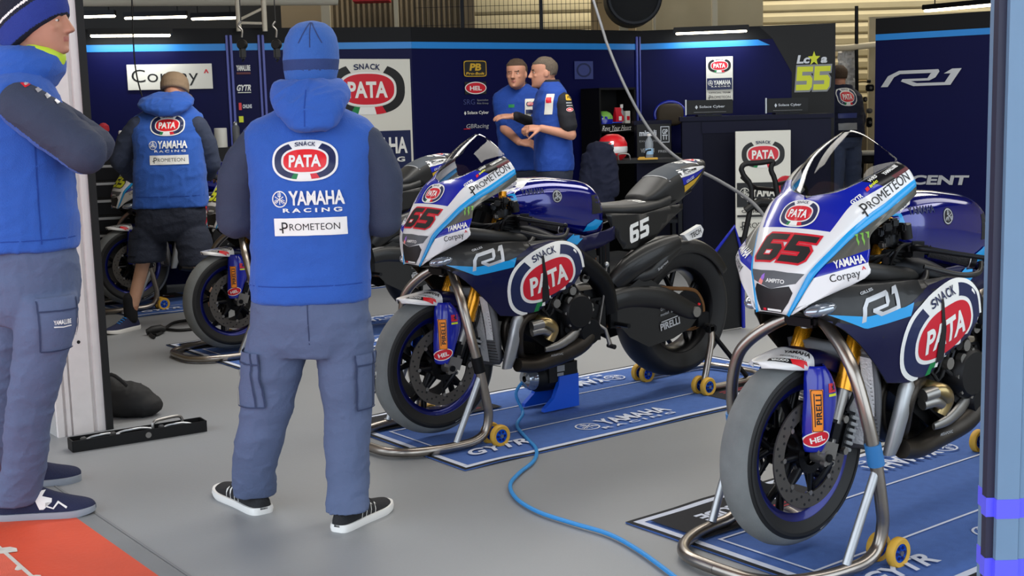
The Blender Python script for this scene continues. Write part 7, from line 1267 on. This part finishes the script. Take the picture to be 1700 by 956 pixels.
# wire fence and hall clutter above the walls
Y = 14.4; a, b = at_y(690, 56, Y), at_y(1000, 52, Y); t = put('wire_fence', 'wire mesh fence with posts above the centre wall', 'fence', ((a.x + b.x) / 2, Y, 0)); mb = MB(); n_ = int((b.x - a.x) / .05)
for i in range(n_): x = a.x + .05 * i; mb.box((x, Y, 3.1), (.005, .005, 2.3), 'dark_metal', None, 0)
for k in range(12): mb.box(((a.x + b.x) / 2, Y, 2.0 + .2 * k), (b.x - a.x, .005, .005), 'dark_metal', None, 0)
adopt(part(mb, 'mesh', None), t)
for x in (768, 899): c = at_y(x, 50, Y); mb = MB(); mb.box((c.x, Y, 2.15), (.04, .04, 4.3), 'dark_metal', None, .1); adopt(part(mb, 'post', None), t)
for lb, x, y, Y, r_, L_, m in (('dark round duct drum above the blue beanie, right of the yellow crate', 660, 4, 15.2, .36, .5, 'dark_roof'), ('dark round duct drum at the top behind the grey hose', 1050, -2, 13.4, .29, .5, 'dark_roof'), ('dark round duct drum at the top just right of the truss', 545, -10, 15.4, .4, .5, 'dark_roof')):
    c = at_y(x, y, Y); t = put('duct_drum', lb, 'duct', c, 0, 'round ducts in the hall'); mb = MB(); mb.lathe([(.001, -.2), (r_ * .9, -.2), (r_, -.18), (r_, .2), (r_ * .9, .22), (.001, .22)], (0, 0, 0), (0, 1, 0), m, 40); part(mb, 'casing', t); mb = MB(); mb.lathe([(r_ * .86, -.215), (r_ * .94, -.215), (r_ * .94, -.195), (r_ * .86, -.195)], (0, 0, 0), (0, 1, 0), 'dark_metal', 40, True); part(mb, 'rim', t); mb = MB(); mb.cyl((0, 0, r_), (0, 0, 4.3 - c.z), .02, 'dark_metal', 10); part(mb, 'hanger', t)
c = at_y(618, 0, 14.6); t = put('crate', 'yellow and red ribbed crate high up behind the blue beanie', 'crate', c, 0); mb = MB(); mb.box((0, 0, .05), (.40, .3, .12), 'gold_ink', None, .05); part(mb, 'body', t); mb = MB(); mb.box((0, -.01, -.015), (.41, .3, .02), 'red_cloth', None, .05); part(mb, 'base_strip', t)
for i in range(12): mb = MB(); mb.box((-.19 + .034 * i, -.152, .05), (.010, .01, .11), 'cap_brown', None, .1); part(mb, 'rib', t)
mb = MB(); mb.cyl((0, 0, .1), (0, 0, 4.3 - c.z), .012, 'dark_metal', 8); part(mb, 'hanger', t)
slab('wall_hall_dark', (-9, 15.9, 0), (-2.2, 15.9, 0), 0, 4.3, .1, 'dark_roof')
A = build_bike('motorcycle numbered 65 seen whole, between the blue beanie person and the nearest motorcycle', '65', 'black_ink', 'red', 'white_flat')
A.location = (.790, 6.155, 0); A.rotation_euler = (0, 0, 3.7884); A['group'] = 'racing motorcycles'
B = copy_tree(A); B.location = (1.9826, 4.6494, 0); B.rotation_euler = (0, 0, 3.7972); B['label'] = 'nearest motorcycle, numbered 65, its tail hidden behind the blue door jamb'
GR = {'front_paddock_stand': 'front paddock stands', 'rear_paddock_stand': 'rear paddock stands', 'floor_mat': 'floor mats under the motorcycles'}
fs = front_stand('bent tube stand under the nose of the motorcycle seen whole'); fs.location = A.location; fs.rotation_euler = A.rotation_euler
rs = rear_stand('low tube stand at the rear wheel of the motorcycle seen whole'); rs.location = A.location; rs.rotation_euler = A.rotation_euler
rg = rug('blue mat with white lettering under the motorcycle seen whole'); rg.location = A.location; rg.rotation_euler = A.rotation_euler
for o_ in (fs, rs, rg): o_['group'] = GR[o_.name.split('.')[0]]
for src, lb in ((fs, 'bent metal tube stand with a blue tape collar under the nearest motorcycle'), (rs, 'low metal tube stand at the rear of the nearest motorcycle'), (rg, 'blue mat with white lettering under the nearest motorcycle')):
    c = copy_tree(src)
    for ch in c.children:
        if ch.name.startswith('collar'): ch.data = ch.data.copy(); ch.data.materials[0] = MATS['tape_blue']; ch['label'] = 'collar wrapped in blue tape'
    c.location = B.location; c.rotation_euler = B.rotation_euler; c['label'] = lb
CC = build_bike('motorcycle with lime numbers directly behind the person in the blue beanie', '55', 'yellow_ink', 'black_ink', 'lime')
CC.location = (-.559, 8.327, 0); CC.rotation_euler = (0, 0, R(217.1)); CC['group'] = 'racing motorcycles'
DD = copy_tree(CC); DD.location = (-1.757, 10.336, 0); DD['label'] = 'motorcycle with lime numbers farthest left, partly behind the capped person'; B['group'] = 'racing motorcycles'
for M_, wh in ((CC, 'of the motorcycle behind the blue beanie person'), (DD, 'of the farthest left motorcycle')):
    for src, lb in ((fs, 'bent metal tube stand under the nose '), (rs, 'low metal tube stand at the rear '), (rg, 'blue mat with white lettering under the wheels ')):
        c = copy_tree(src); c.location = M_.location; c.rotation_euler = M_.rotation_euler; c['label'] = lb + wh
